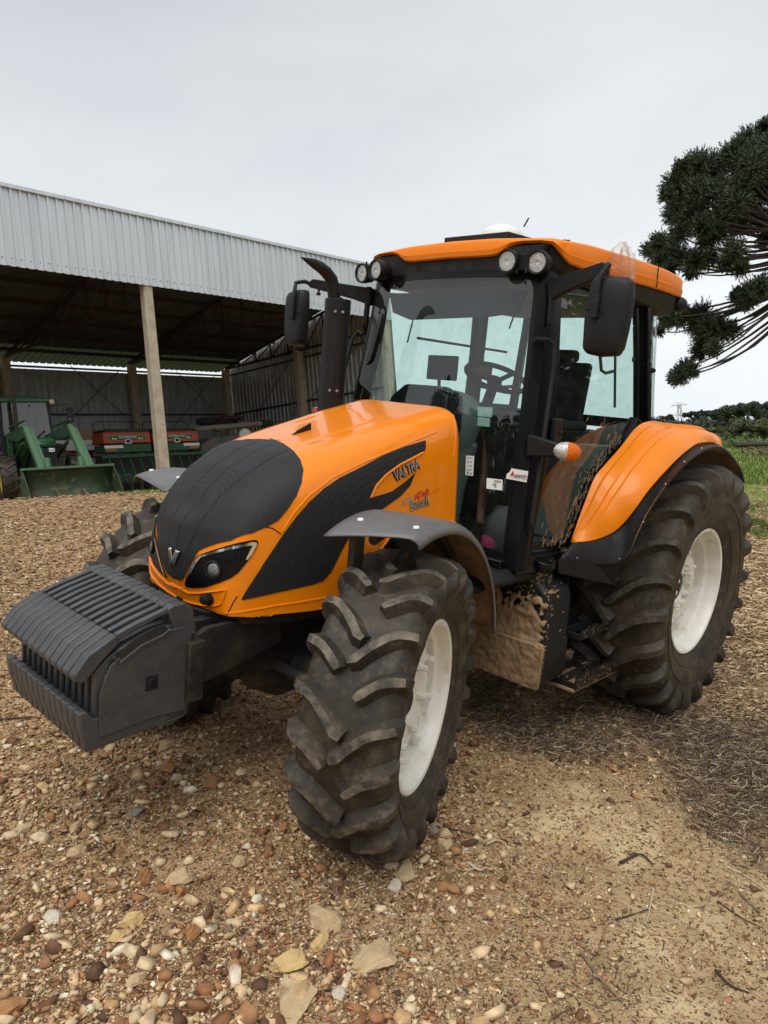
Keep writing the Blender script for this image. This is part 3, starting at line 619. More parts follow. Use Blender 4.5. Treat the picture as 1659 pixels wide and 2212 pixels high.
# ---------------------------------------------------------------- cab
cab = MB(); V3 = Vector
def ws_edge(z): return V3((np.interp(z, [1.12,1.95,2.70], [1.70,1.63,1.545]), np.interp(z, [1.12,1.95,2.70], [.70,.665,.605]), z))
def side_y(z): return .80-(z-1.2)*.095
PN = V3((0,1,.095)); PP = V3((0,.80,1.2))
def D(u, v, o=0): return UP(u, v, PP+PN.normalized()*o, PN)
def mir(P): return [V3((p.x, -p.y, p.z)) for p in P]
def ring(mb, O, I, off):                    # frame between outer and inner loops
    n = len(O); off = V3(off); vs = list(O)+list(I)+[p+off for p in O]+[p+off for p in I]
    f = []
    for i in range(n):
        j = (i+1)%n; f += [(i,j,n+j,n+i), (2*n+i,3*n+i,3*n+j,2*n+j), (i,2*n+i,2*n+j,j), (n+i,n+j,3*n+j,3*n+i)]
    mb.add(vs, f)
BX_ = [D(1137,1186), D(1157,1106), D(1173,1012), D(1187,895), D(1201,778), D(1207,625)]
for s in (1,-1):
    zs = np.linspace(1.10, 2.72, 8)
    A = [V3((ws_edge(z).x, ws_edge(z).y*s, z)) for z in zs]
    B = [V3((np.interp(z,[p.z for p in BX_],[p.x for p in BX_]), side_y(z)*s, z)) for z in zs]
    rows = [[a+V3((.01,-.012*s,0)), (a+b)/2+V3((.03,.018*s,0)), b+V3((.02,.004*s,0)), b+V3((-.04,0,0)), b+V3((-.04,-.03*s,0)), a+V3((-.03,-.004*s,0))] for a, b in zip(A, B)]
    cab.grid(rows, cu=True)
    # rear posts, sill rails
    C = [(D(1392,z_,-.01)) for z_ in (648,780,912)]
    C = [V3((p.x, p.y*s, p.z)) for p in C]; 
    for a, b in zip(C[:-1], C[1:]): cab.beam(a, b, .075, .05, (1,0,0))
    cab.beam((.35,.71*s,1.96),(1.18,.78*s,1.16), .06, .05)
    cab.beam((1.68,.72*s,1.12),(1.1,.79*s,1.12), .08, .10)
    cab.beam((-.10,.50*s,2.75),(-.16,.58*s,1.9), .05, .05); cab.beam((.3,.71*s,1.93),(-.15,.58*s,1.93), .05, .06)
    cab.beam((1.45,.63*s,2.72),(-.1,.60*s,2.76), .07, .08)
cab.beam((1.50,.6,2.75),(1.50,-.6,2.75), .08, .06); cab.beam((-.1,.55,2.78),(-.1,-.55,2.78), .1, .08); cab.beam((-.15,.58,1.92),(-.15,-.58,1.92), .06, .08)
cab.box((1.72,0,1.10),(.10,1.42,.10)).box((.9,0,1.06),(1.6,1.4,.10)); cab.box((.0,0,1.45),(.06,1.2,.8)); cab.box((1.79,0,1.45),(.03,.62,.7))
CAB = cab.build('cab_frame', M['black'], TR, smooth=40, bevel=.006)
# windscreen: one curved pane, wider at its foot, with a dark printed edge
def ws(z, v, o=0): e = ws_edge(z); return V3((e.x+.115*(1-v*v)+o, e.y*v, z))
zs = np.linspace(1.14, 2.715, 24); vs_ = np.linspace(-1, 1, 33)
mb = MB(); mb.grid([[ws(z, v) for v in vs_] for z in zs]); WS = mb.build('windscreen', M['glass'], TR, smooth=80)
mb = MB()
for s in (1,-1): mb.grid([[ws(z, s*v, .003) for v in np.linspace(.965, 1, 4)] for z in zs])
mb.grid([[ws(z, v, .003) for v in vs_] for z in np.linspace(2.675, 2.715, 3)]); mb.grid([[ws(z, v, .003) for v in vs_] for z in np.linspace(1.14, 1.19, 3)])
for s in (1,-1):                           # rounded upper corners
    rr_ = []
    for k in range(7):
        a = k/6*pi/2; rr_.append([ws(2.675-.10*(1-sin(a)), s*(.965-.08*(1-cos(a))), .003), ws(2.675, s*.965, .003)])
    mb.grid(rr_)
mb.build('glass_border', M['black'], WS, smooth=80)
def wtex(z, v, o=.006): return ws(z, v, o)
wsb = MB(); wsb.grid([[ws(z, v) for v in vs_] for z in zs]); WB = BVHTree.FromPolygons([V3(v) for v in wsb.v], wsb.f)
def wdec(name, px, m, parent=None, off=.005, sp=.03, solid=0): return decal(name, px, (1,.15,0), m, parent or WS, off, None, sp, WB, solid)[0]
def whp(u, v): return hit_px(u, v, WB)[0]
def t4(a, b): return (1140+a*.13261)*.8641, (1120+b*.13261)*.8641
WN = (1,.12,.03)
s1 = wdec('sticker', [t4(197,142), t4(349,152), t4(327,527), t4(181,512)], M['paper']); s1['label'] = 'tall white sticker with a column of small signs'
text('sticker_print', 'AGCO', whp(*t4(245,192)), whp(*t4(330,196)), WN, M['ink'], s1, None, .008, bold=.03)
wdec('sticker_print', [t4(212,190), t4(228,160), t4(244,190)], M['redink'], s1, .007)
for k, (s_, yy) in enumerate((('R', 262), ('A', 335), ('Q', 408))):
    text('sticker_print', s_, whp(*t4(228-k*4,yy+14)), whp(*t4(254-k*4,yy+15)), WN, M['ink'], s1, None, .008, bold=.03)
    for dx in (0, 18): wdec('sticker_print', [t4(268-k*4,yy-14+dx), t4(318-k*4,yy-12+dx), t4(318-k*4,yy-2+dx), t4(268-k*4,yy-4+dx)], M['greyink'], s1, .007)
text('sticker_print', 'EP', whp(*t4(212,484)), whp(*t4(258,486)), WN, M['ink'], s1, None, .008, bold=.02)
wdec('sticker_print', [t4(272,465), t4(308,467), t4(306,502), t4(270,500)], M['greyink'], s1, .007)
s2 = wdec('sticker', [t4(584,565), t4(882,598), t4(876,800), t4(578,765)], M['paper']); s2['label'] = 'small white barcode sticker'
for k in range(14):
    x0 = 724+k*9.6; w_ = (3,5,2.5,6)[k%4]; wdec('barcode', [t4(x0,600+k*1), t4(x0+w_,600.5+k*1), t4(x0+w_,648+k*1), t4(x0,647+k*1)], M['ink'], s2, .007)
for s_, a_, b_ in (('Mod.', (735,677), (780,682)), ('F000', (690,697), (768,706)), ('SERIE', (712,721), (766,727)), ('0249', (728,745), (770,750))):
    text('sticker_print', s_, whp(*t4(*a_)), whp(*t4(*b_)), WN, M['ink'], s2, None, .008, bold=.01)
s3 = None
# sticker on the left corner post
PB = MB(); 
for s in (1,):
    zz = np.linspace(1.1, 2.72, 8); pass
if 0: PB.grid([[ws_edge(z)+V3((.01,-.012,0)), (ws_edge(z)+V3((1.6,side_y(z),z)))/2+V3((.03,.018,0)), V3((1.62,side_y(z)+.004,z))] for z in zz])
pn = V3((.75,.62,0)); pp = V3((1.70,.745,1.6))
def PS(u, v): return UP(u, v, pp, pn)
st = MB(); st.prism([PS(*t4(*q)) for q in [(1050,383),(1362,440),(1328,648),(945,575),(958,490),(1010,455)]], pn*-.003); st = st.build('sticker', M['paper'], TR, smooth=0); st['label'] = 'curled white sticker with a red triangle across the corner post'
text('sticker_print', 'AGCO', PS(*t4(1100,535)), PS(*t4(1330,556)), pn, M['ink'], st, None, .004, bold=.04, hs=.8)
MB().prism([PS(*t4(1018,512)), PS(*t4(1078,425)), PS(*t4(1102,520))], pn*.002).build('sticker_print', M['redink'], st, smooth=0)
text('sticker_print', 'Your Agriculture Company', PS(*t4(1015,540)), PS(*t4(1325,598)), pn, M['ink'], st, None, .004, bold=.01, hs=1.3)
# door glass (both sides), quarter panes, rear pane
dpx = [(1206,622),(1198.5,778),(1183,895),(1168,1012),(1152.8,1106),(1137,1184),(1141,1189),(1221,1176),(1235,1153),(1263,1082),(1286,1024),(1305,1003),(1338,965),(1374,923),(1380,905),(1381,778),(1378,642),(1300,632)]
Dg = [D(u, v, -.004) for u, v in dpx]
cen = sum(Dg, V3())/len(Dg)
def inset(P, d): 
    n = len(P); o = []
    for i in range(n):
        a, b, c = P[i-1], P[i], P[(i+1)%n]; e = (b-a).normalized()+(c-b).normalized(); e.normalize(); q = e.cross(PN).normalized()
        if q.dot(cen-b) < 0: q = -q
        o.append(b+q*d)
    return o
DOOR = []
for s, f in ((1, lambda P: P), (-1, mir)):
    fr = MB(); ring(fr, f(inset(Dg, -.012)), f(inset(Dg, .028)), V3((0,-.03*s,0))); dr = fr.build('door', M['black'], TR, smooth=20, bevel=.003)
    g = MB(); g.add(f([p-PN.normalized()*.008 for p in inset(Dg, .02)]), [tuple(range(len(Dg)))]); gg = g.build('door_glass', M['glassd' if s == 1 else 'glass2'], dr, smooth=0)
    DOOR.append((dr, gg))
    q = MB(); rows = []
    for k in range(9):
        a = k/8*pi/2*.98; x0, y0 = .235-.36*sin(a), -.13*(1-cos(a))
        rows.append([(x0, (y0+side_y(1.97)-.005)*s, 1.97), (x0+.03, (y0+side_y(2.72)-.005)*s, 2.72)])
    q.grid(rows); q.build('quarter_glass', M['glass2'], TR, smooth=80)
    q = MB(); q.tube([(r[0][0], r[0][1], 1.965) for r in rows], .018, 6); q.tube([(rows[-1][0][0], rows[-1][0][1], 1.96), (rows[-1][1][0], rows[-1][1][1], 2.72)], .008, 6); q.build('quarter_seal', M['plastic'], TR)
MB().add([(-.13,-.57,1.95),(-.13,.57,1.95),(-.10,.5,2.74),(-.10,-.5,2.74)], [(0,1,2,3)]).build('rear_glass', M['glass2'], TR, smooth=0)
dL, gL = DOOR[0]
for (u, v) in ((1398-14,776) if False else (1366,812), (1383-12,776)): pass
for (u, v) in ((1583*.8641-1,776*1.0),): pass
MB().lathe([(.0,.012),(.014,.01),(.02,0)], D(1583*.8641,776), (0,1,0), 16).build('hinge_cap', M['plastic'], dL)
MB().lathe([(.0,.02),(.014,.018),(.018,0)], UP(1187*.2344*0+1357.6+0,993.5*0+776-0,(0,side_y(2.3),0),(0,1,0)) if 0 else (.12,side_y(2.3)-.012,2.30), (.3,1,0), 16).build('hinge_cap', M['plastic'], TR)
# grab handle and lock on the door
mb = MB(); hb_ = [D(1170,734,.0)+V3((.05,-.01,0)), D(1186,734,.03), D(1196,745,.045), D(1197,781,.045), D(1187,859,.045), D(1172,960,.045), D(1158,1060,.04), D(1147,1130,.03), D(1140,1150,.0)]
mb.tube(hb_, .013, 10); mb.build('grab_handle', M['plastic'], TR)
mb = MB(); mb.tube([(1.56,-.70,2.36),(1.56,-.74,2.38),(1.58,-.77,2.33),(1.62,-.79,2.1),(1.66,-.80,1.7)], .013, 10); mb.build('grab_handle', M['plastic'], TR)
mb = MB(); p = D(1201,935,.02); mb.box(p, (.085,.035,.16)); mb.lathe([(.0,.03),(.01,.03),(.012,.018)], p+V3((-.02,0,.0)), (0,1,0), 12); mb.build('door_lock', M['plastic'], dL, bevel=.012)
# mud thrown over the door: splashes along the wheel arch edge
mbm = MB(); r_ = random.Random(4)
poly = [(1186,1182),(1221,1174),(1235,1150),(1263,1080),(1286,1022),(1305,1001),(1338,962),(1350,945)]
def along_arch(t):
    k = t*(len(poly)-1); i = min(int(k), len(poly)-2); a, b = poly[i], poly[i+1]; return a[0]+(b[0]-a[0])*(k-i), a[1]+(b[1]-a[1])*(k-i)
for k in range(360):
    t = r_.random()**.9; bx, by = along_arch(t); dist = abs(r_.gauss(0, 1))*(26+26*(1-abs(t-.35)))*1.15 if k > 230 else r_.random()**1.3*20
    u, v = bx-dist*.85-1.5, by-dist*(.30+.55*r_.random())-1.5
    if u < 1140+(1184-v)*.17: continue
    c = D(u, v, .000); ang = R(r_.gauss(68, 9)); ln = (.003+r_.random()**3*.028)*(1 if dist < 60 else .6); wd = ln*r_.uniform(.08,.16)+.0009
    ex = V3((cos(ang)*-1, 0, sin(ang))); ez = V3((sin(ang), 0, cos(ang))); n = 8; P = []
    for j in range(n):
        a = 2*pi*j/n; w_ = wd*(1.0 if cos(a) < 0 else .55)*r_.uniform(.7,1.2); P.append(c+ex*(-cos(a))*ln+ez*sin(a)*w_)
    mbm.prism(P, (0,.0025,0))
MUD = mbm.build('mud_splashes', M['mud'], gL, smooth=0); MUD['kind'] = 'stuff'
# roof
RP = [(1.60,0,2.895,2.805),(1.60,.30,2.89,2.80),(1.595,.36,2.888,2.81),(1.59,.41,2.886,2.845),(1.58,.47,2.884,2.862),(1.56,.60,2.88,2.862),(1.54,.665,2.878,2.85),(1.51,.70,2.874,2.80),(1.475,.725,2.872,2.765),(1.3,.75,2.885,2.755),(1.1,.76,2.895,2.765),(.8,.765,2.91,2.78),(.5,.76,2.925,2.795),(.2,.745,2.94,2.81),(-.02,.72,2.947,2.82),(-.17,.69,2.95,2.83),(-.21,.64,2.95,2.83),(-.22,0,2.955,2.84)]
def dense(P, n):
    P = np.array(P); d = np.r_[0, np.cumsum(np.linalg.norm(np.diff(P[:,:2], axis=0), axis=1))]; t = np.linspace(0, d[-1], n); return np.stack([np.interp(t, d, P[:,i]) for i in range(P.shape[1])], 1)
RD = dense(RP, 90); full = [tuple(p) for p in RD]+[(p[0], -p[1], p[2], p[3]) for p in RD[::-1][1:-1]]
c0 = V3((.7,0,0)); rows = []
def toward(p, k, z): q = V3((p[0], p[1], 0)); q = c0+(q-c0)*k; return (q.x, q.y, z)
for kk, f in ((.985, lambda p: p[3]-.004), (1.0, lambda p: p[3]+.004), (1.006, lambda p: p[3]+(p[2]-p[3])*.36), (.998, lambda p: p[3]+(p[2]-p[3])*.40), (.996, lambda p: p[2]-.012), (.985, lambda p: p[2]+.0), (.955, lambda p: p[2]+.010), (.90, lambda p: p[2]+.012), (.87, lambda p: p[2]+.022), (.84, lambda p: p[2]+.032), (.6, lambda p: p[2]+.040), (.3, lambda p: 2.955), (.02, lambda p: 2.958)):
    rows.append([toward(p, kk, f(p)) for p in full])
mb = MB(); mb.grid(rows, cu=True); ROOF = mb.build('roof', M['orange_trim'], TR, smooth=38)
mb = MB(); rw = [[toward(p, k, z) for p in full] for k, z in ((.97,2.84),(.965,2.74),(.93,2.70),(.90,2.695),(.02,2.70))]; mb.grid(rw, cu=True)
mb.box((1.545,0,2.775),(.06,1.26,.14)); mb.build('roof_underside', M['dark'], TR, smooth=40)
MB().grid([[toward(p, k, 2.672 if k < .795 else 2.695) for p in full] for k in (.80,.79,.02)], cu=True).build('roof_liner', M['liner'], TR)
MB().beam((.42,.762,2.80),(.42,.757,2.935),.004,.006).build('roof_seam', M['black'], ROOF)
MB().lathe([(.0,.008),(.028,.007),(.036,.0)], (.06,.712,2.865), (-.15,1,0), 20).build('marker_lamp', M['plastic'], ROOF)
along_b = None
# front work lamps, rear beacon
for s in (1,-1):
    for x, y, z, lb in ((1.66,.650,2.735,0), (1.70,.487,2.742,1)):
        ax_ = V3((1,.10*s,-.10)).normalized(); c = V3((x, y*s, z))-ax_*.03
        o = MB().lathe([(.0,-.085),(.03,-.08),(.052,-.05),(.060,-.01),(.062,.03),(.060,.038),(.052,.036),(.050,.024)], c, ax_, 32).build('work_lamp', M['plastic'], TR, smooth=50)
        MB().lathe([(.0,.020),(.012,.021),(.013,.026),(.03,.027),(.05,.026)], c, ax_, 32).build('lamp_lens', M['lamp'], o, smooth=50)
    mb = MB(); mb.box((1.64,.57*s,2.74),(.05,.07,.08)); 
    for dy in (-.028,.028):
        for dz in (-.05,.05): mb.lathe([(.0,.012),(.007,.01),(.007,-.01)], (1.675,.57*s+dy,2.74+dz), (0,0,1), 8)
    mb.build('lamp_bracket', M['plastic'], TR, bevel=.004)
    MB().lathe([(.0,-.07),(.04,-.06),(.055,-.02),(.055,.02),(.04,.06),(.0,.07)], (-.22,.66*s,2.785), (1,.1*s,0), 20).build('rear_lamp', M['plastic'], TR, smooth=60)
# flat box with dome and cable on the roof
mb = MB(); mb.prism([(1.36,-.24,2.94),(1.36,.24,2.94),(.86,.26,2.965),(.86,-.26,2.965)], (0,0,.045)); mb.prism([(.92,.20,3.0),(.86,.27,2.97),(.86,.27,3.035),(.90,.24,3.04)], (-.05,0,0)); BX = mb.build('antenna_tray', M['plastic'], ROOF, bevel=.005)
MB().lathe([(.0,.125),(.05,.12),(.10,.10),(.135,.065),(.14,.0)], (1.05,-.02,2.985), (0,0,1), 28).build('antenna_dome', M['paper'], ROOF, smooth=60)
MB().tube([(1.0,.10,3.10),(1.0,.13,3.15)], .005, 6).build('antenna_rod', M['plastic'], ROOF)
mb = MB(); P = [(.86,.2,2.99),(.82,.24,3.0),(.78,.27,3.045),(.75,.285,3.05),(.73,.30,3.0),(.71,.33,2.985),(.5,.46,2.99),(.3,.60,2.975),(.2,.66,2.965)]
mb.tube(smooth_poly([(p[0],p[1]) for p in P], 40).tolist() if False else [V3(p) for p in P], .011, 8); mb.build('roof_cable', M['plastic'], ROOF, smooth=60)
# mirrors
mpx = [(1287,597),(1315,594),(1356,599),(1366,609),(1365,649),(1353,713),(1343.4,752),(1333,767),(1294,769),(1265,762),(1258,752),(1262,689),(1270,640),(1279,606)]
mN = V3((1,.12,0)); mP = V3((1.78,1.147,2.447)); MPs = [UP(u, v, mP, mN) for u, v in mpx]
ct = sum(MPs, V3())/len(MPs)
for s in (1,-1):
    f = (lambda p: V3((p.x, p.y*s, p.z))); mb = MB(); rows = []
    n_ = V3((mN.x, mN.y*s, 0)).normalized()
    for k, o in ((1.0,-.045),(1.015,-.03),(1.0,-.005),(.93,.018),(.80,.028),(.4,.034),(.02,.034)): rows.append([f(ct+(p-ct)*k)+n_*o for p in MPs])
    mb.grid(rows, cu=True); mo = mb.build('mirror', M['plastic'], TR, smooth=50, bevel=.003)
    MB().add([f(ct+(p-ct)*.98)-n_*.046 for p in MPs], [tuple(range(len(MPs)))]).build('mirror_glass', M['chrome'], mo)
    mb = MB(); A_ = [UP(1306,592,mP,mN), UP(1303,600,mP,mN), UP(1297,640,mP,mN), UP(1291,690,mP,mN)]
    mb.tube([f(V3((1.70,1.06,2.665))), f(V3((1.75,1.10,2.685))), f(V3((1.80,1.13,2.67))), f(A_[1])+n_*.04, f(A_[2])+n_*.048, f(A_[3])+n_*.045], .014, 10)
    mb.beam(f(A_[2])+n_*.045, f(A_[3])+n_*.045, .034, .03, (1,0,0)); mb.box(f(UP(1277,668,mP,mN))+n_*.03, (.006,.045,.014))
    mb.build('mirror_bracket', M['plastic'], mo, bevel=.003)
    mb = MB(); mb.prism([f(V3(p)) for p in ((1.56,.66,2.66),(1.72,1.055,2.705),(1.74,1.085,2.675),(1.72,1.08,2.65),(1.60,.78,2.585),(1.54,.67,2.55))], (-.045,.0,0)); 
    mb.tube([f(V3((1.54,.69,2.67))), f(V3((1.54,.70,2.43)))], .02, 10); mb.lathe([(.0,-.05),(.016,-.048),(.018,-.035),(.008,-.03),(.008,.02)], f(V3((1.69,1.02,2.65))), (0,0,1), 14)
    mb.build('mirror_arm', M['plastic'], TR, bevel=.004)
# exhaust: heat shield of two half shells, curved and slanted tail pipe
ex = MB(); ex.lathe([(.0,0),(.078,0),(.078,.72),(.0,.72)], (1.985,-.50,1.80), (0,0,1), 20); EX = ex.build('exhaust_shield', M['plastic'], TR, smooth=50, bevel=.004)
MB().box((2.02,-.445,2.16),(.02,.02,.73)).build('shield_flange', M['plastic'], EX)
mb = MB()
for z in (1.98,2.44):
    for d in (-.022,.022): mb.lathe([(.0,.008),(.008,.007),(.009,0)], (2.035+d*.7,-.43-d*.7,z), (.75,.65,0), 10)
mb.build('shield_rivet', M['steel'], EX, split=True)
pth = [U(722,648,'y',-.5), U(721,625,'y',-.5), U(716,603,'y',-.5), U(705,588,'y',-.5), U(692,577,'y',-.5), U(676,568,'y',-.5), U(650,556,'y',-.5)]
mb = MB(); mb.tube(pth, [.037,.038,.037,.036,.033,.026,.003], 16); mb.build('tail_pipe', M['plastic'], EX, smooth=50)
MB().lathe([(.0,.03),(.03,.025),(.035,.0)], (1.98,-.62,1.84),(0,0,1), 14).build('marker_lens', M['redl'], TR)
# corner turn signal on its bracket
mb = MB(); mb.prism([V3((1.70,.74,1.845)), V3((1.70,.93,1.815)), V3((1.70,.93,1.745)), V3((1.70,.74,1.725))], (-.04,0,0)); LB = mb.build('lamp_arm', M['plastic'], TR, bevel=.01)
def ell(name, m, half):
    mb = MB(); c = V3((1.70,.985,1.78)); n = V3((.85,.5,0)).normalized(); t = V3((-.5,.85,0)).normalized(); rows = []
    for i in range(13):
        a = pi*i/12; row = []
        for j in range(9):
            b = -pi/2+pi*j/8; x = cos(a)
            row.append(c+t*(.070*x)+V3((0,0,1))*(.050*sin(a)*sin(b))+n*(.040*sin(a)*cos(b)))
        rows.append(row)
    rows = [r for i, r in enumerate(rows) if (i <= 6 if half > 0 else i >= 6)]
    return mb.add([p for r in rows for p in r], [(i*9+k, (i+1)*9+k, (i+1)*9+k+1, i*9+k+1) for i in range(len(rows)-1) for k in range(8)]).build(name, m, LB, smooth=60)
ell('amber_lens', M['amber'], 1); ell('clear_lens', M['lamp'], -1)
# wiper, wiper on top
mb = MB(); mb.tube([whp(980*.8641+18, 839)+V3((.02,0,0)) if False else ws(1.92,-.35,.03), ws(1.93,-.55,.03), ws(1.925,-.98,.03)], [.012,.008,.004], 6); mb.tube([ws(1.915,-.02,.03), ws(1.92,-.35,.035)], .013, 6); mb.build('wiper', M['plastic'], WS)
# ---------------------------------------------------------------- inside the cab
mb = MB(); rows = []
for k in range(9):
    a = k/8; rows.append([V3((1.36+.10*a,y_,1.20+.92*a-.03*abs(v)**3)) if False else V3((1.62-.0*a, 0, 0)) for v, y_ in ((0,0),)])
mb = MB(); mb.lathe([(.0,.05),(.10,.04),(.165,-.02),(.18,-.10),(.17,-.25),(.12,-.36),(.0,-.38)], (1.42,.05,1.98), (-.35,0,1), 28); mb.tube([(1.45,.05,1.75),(1.48,.05,1.45),(1.5,.05,1.15)], [.17,.13,.12], 16)
mb.box((1.60,-.10,1.70),(.16,.44,.40))
mb.build('dashboard', M['inside'], TR, smooth=40, bevel=.03)
mb = MB(); mb.prism([(1.74,-.30,1.80),(1.74,.22,1.80),(1.70,.18,2.02),(1.68,.05,2.06),(1.68,-.18,2.06),(1.70,-.27,1.98)], (-.16,0,0)); mb.build('dash_cowl', M['black'], TR, bevel=.02)
c = V3((1.02,.03,2.15)); n = V3((-.42,0,1)).normalized(); e1 = V3((0,1,0)); e2 = n.cross(e1)
mb = MB(); P = [c+(e1*cos(a)+e2*sin(a))*.205 for a in np.linspace(0, 2*pi, 41)[:-1]]; Rw_ = []
for i, p in enumerate(P):
    o = (p-c).normalized(); Rw_.append([p+(o*cos(b)+n*sin(b))*.017 for b in np.linspace(0, 2*pi, 9)[:-1]])
Rw_.append(Rw_[0]); mb.grid(Rw_, cu=True)
for a in (R(90), R(205), R(335)): mb.beam(c-n*.03, c+(e1*cos(a)+e2*sin(a))*.2, .03, .012, n)
mb.lathe([(.0,.01),(.045,.0),(.05,-.04),(.035,-.06),(.035,-.35)], c, n, 16); mb.build('steering_wheel', M['seat'], TR, smooth=50)
MB().tube([c+e1*.05-n*.06, c+e1*.15-n*.05+V3((-.02,0,0))], [.008,.012], 8).build('steering_lever', M['redl'], TR)
mb = MB(); mb.tube([c-n*.08+e1*.03, c-n*.06+e1*-.16], .01, 6); mb.build('steering_lever', M['plastic'], TR)
# operator seat
mb = MB(); mb.prism([(.18,-.24,1.72),(.30,-.24,1.72),(.20,-.24,2.33),(.10,-.24,2.33)], (0,.48,0)); mb.box((.45,0,1.66),(.50,.50,.14)); mb.box((.45,0,1.40),(.35,.36,.45)); mb.prism([(.11,-.13,2.33),(.20,-.13,2.33),(.18,-.13,2.42),(.12,-.13,2.42)], (0,.26,0))
mb.box((.50,.33,1.88),(.36,.08,.07)); mb.box((.50,-.36,1.86),(.42,.16,.14)); mb.build('seat', M['seat'], TR, bevel=.035, seg=3)
mb = MB(); mb.box((.60,-.62,1.62),(.8,.22,.5)); mb.box((.55,.62,1.60),(.5,.16,.36)); mb.tube([(.72,-.48,1.85),(.74,-.47,2.02)], .012, 8); mb.tube([(.62,-.5,1.85),(.62,-.5,1.98)], .012, 8); mb.build('side_console', M['inside'], TR, bevel=.03)
mb = MB(); mb.box((.98,-.46,2.20),(.03,.26,.17)); mb.tube([(.96,-.5,2.15),(.8,-.6,1.9)], .014, 6); mb.build('monitor', M['plastic'], TR, bevel=.008)
MB().prism([UP(u,v,(.6,0,0),(1,0,0)) for u,v in ((1034,790),(1062,793),(1059,822),(1034,818))], (-.012,0,0)).build('manual', M['manual'], TR)
mb = MB(); mb.prism([ws(1.63,.60,-.03)+V3((0,-.06,0)), ws(1.63,.60,-.03)+V3((0,.06,0)), ws(1.73,.60,-.03)+V3((0,.06,0)), ws(1.73,.60,-.03)+V3((0,-.06,0))], (-.01,0,0)) if False else None
wp = lambda u, v: UP(u, v, (1.45,0,0), (1,0,0))
mb = MB(); mb.prism([wp(1025,878), wp(1063,880), wp(1061,901), wp(1023,898)], (-.01,0,0)); mb.prism([wp(1028,901), wp(1057,903), wp(1056,922), wp(1026,919)], (-.01,0,0)); mb.build('note_card', M['card'], TR)
mb = MB(); mb.prism([ws(2.62,-.80,-.04), ws(2.62,.86,-.04), ws(2.50,.80,-.06), ws(2.47,.55,-.06), ws(2.45,-.4,-.06), ws(2.50,-.7,-.06)], (-.02,0,0)); mb.build('sun_visor', M['seat'], TR)
for a_, b_ in (((905,640),(880,740)), ((1115,668),(1100,710))):
    MB().tube([wp(*a_)+V3((-1.1,0,0)) if False else UP(*a_,(.3,-.3,0),(1,0,0)), UP(*b_,(.3,-.3,0),(1,0,0))], .007, 6).build('inner_wiper', M['plastic'], TR)
mb = MB(); mb.tube([UP(1296,765,(0,.3,0),(0,1,0)), UP(1299,800,(0,.3,0),(0,1,0)), UP(1308,806,(0,.3,0),(0,1,0)), UP(1325,802,(0,.3,0),(0,1,0))], .012, 8); mb.tube([UP(1329,770,(0,.3,0),(0,1,0)), UP(1328,880,(0,.3,0),(0,1,0))], .01, 8); mb.build('inner_handle', M['liner'], TR)
mb = MB(); mb.tube([(1.0,-.7,2.4),(.0,-.6,2.4)], .01, 6); mb.build('window_rail', M['plastic'], TR)
MB().box((1.25,.0,1.12),(.9,1.3,.02)).build('cab_floor', M['inside'], TR)
BAG = empty('cloth_bag', mat=RW.to_4x4()); setp(BAG, 'small dark cloth bag with a pink patch on the tractor cab floor', 'bag')
mb = MB(); mb.lathe([(.0,.0),(.12,.01),(.15,.08),(.13,.16),(.06,.22),(.02,.25),(.0,.25)], (1.36,.44,1.135), (0,.1,1), 16); mb.build('bag_body', M['bag'], BAG, smooth=60)
MB().lathe([(.0,.0),(.05,.01),(.055,.06),(.0,.1)], (1.47,.42,1.14), (0,.2,1), 12).build('bag_pocket', M['pink'], BAG, smooth=60)
# ---------------------------------------------------------------- rear fender
Y = lambda u, v, y: U(u, v, 'y', y)
inner = [Y(1232,1172,.81), Y(1262,1086,.81), Y(1286,1027,.81), Y(1305,1005,.81), Y(1338,968,.81), Y(1380,918,.82), Y(1400,911,.82), Y(1430,914,.83), Y(1446,917,.87), Y(1469,918,.92), Y(1500,922,.96), Y(1520,931,.99), Y(1548,940,1.04), Y(1558,950,1.08)]
outer_ = [Y(1236,1171,.84), Y(1285,1167,.92), Y(1330,1148,1.0), Y(1350,1129,1.03), Y(1372,1102,1.07), Y(1400,1065,1.10), Y(1420,1042,1.11), Y(1441,1019,1.11), Y(1457,1001,1.11), Y(1482,978,1.11), Y(1505,964,1.11), Y(1524,960,1.11), Y(1545,960,1.11), Y(1561,966,1.11)]
blk = [Y(1210,1206,.84), Y(1290,1217,.96), Y(1338,1213,1.06), Y(1355,1200,1.10), Y(1379,1153,1.14), Y(1400,1109,1.17), Y(1420,1076,1.19), Y(1441,1045,1.2), Y(1465,1016,1.2), Y(1498,986,1.2), Y(1518,973,1.2), Y(1539,966,1.2), Y(1561,968,1.2), Y(1574,978,1.2)]
blk2 = blk+[Y(1590,998,1.2), Y(1602,1019,1.2), Y(1607.5,1041,1.2)]
def crv(P, n):
    P = np.array([tuple(p) for p in P]); d = np.r_[0, np.cumsum(np.linalg.norm(np.diff(P, axis=0), axis=1))]; t = np.linspace(0, d[-1], n); m = np.gradient(P, d, axis=0); o = []
    for q in t:
        i = min(np.searchsorted(d, q, 'right')-1, len(P)-2); h = d[i+1]-d[i]; u = (q-d[i])/h
        o.append(V3((2*u**3-3*u**2+1)*P[i]+(u**3-2*u**2+u)*h*m[i]+(-2*u**3+3*u**2)*P[i+1]+(u**3-u**2)*h*m[i+1]))
    return o
nF = 60; I_ = crv(inner, nF); O_ = crv(outer_, nF)
rows = []
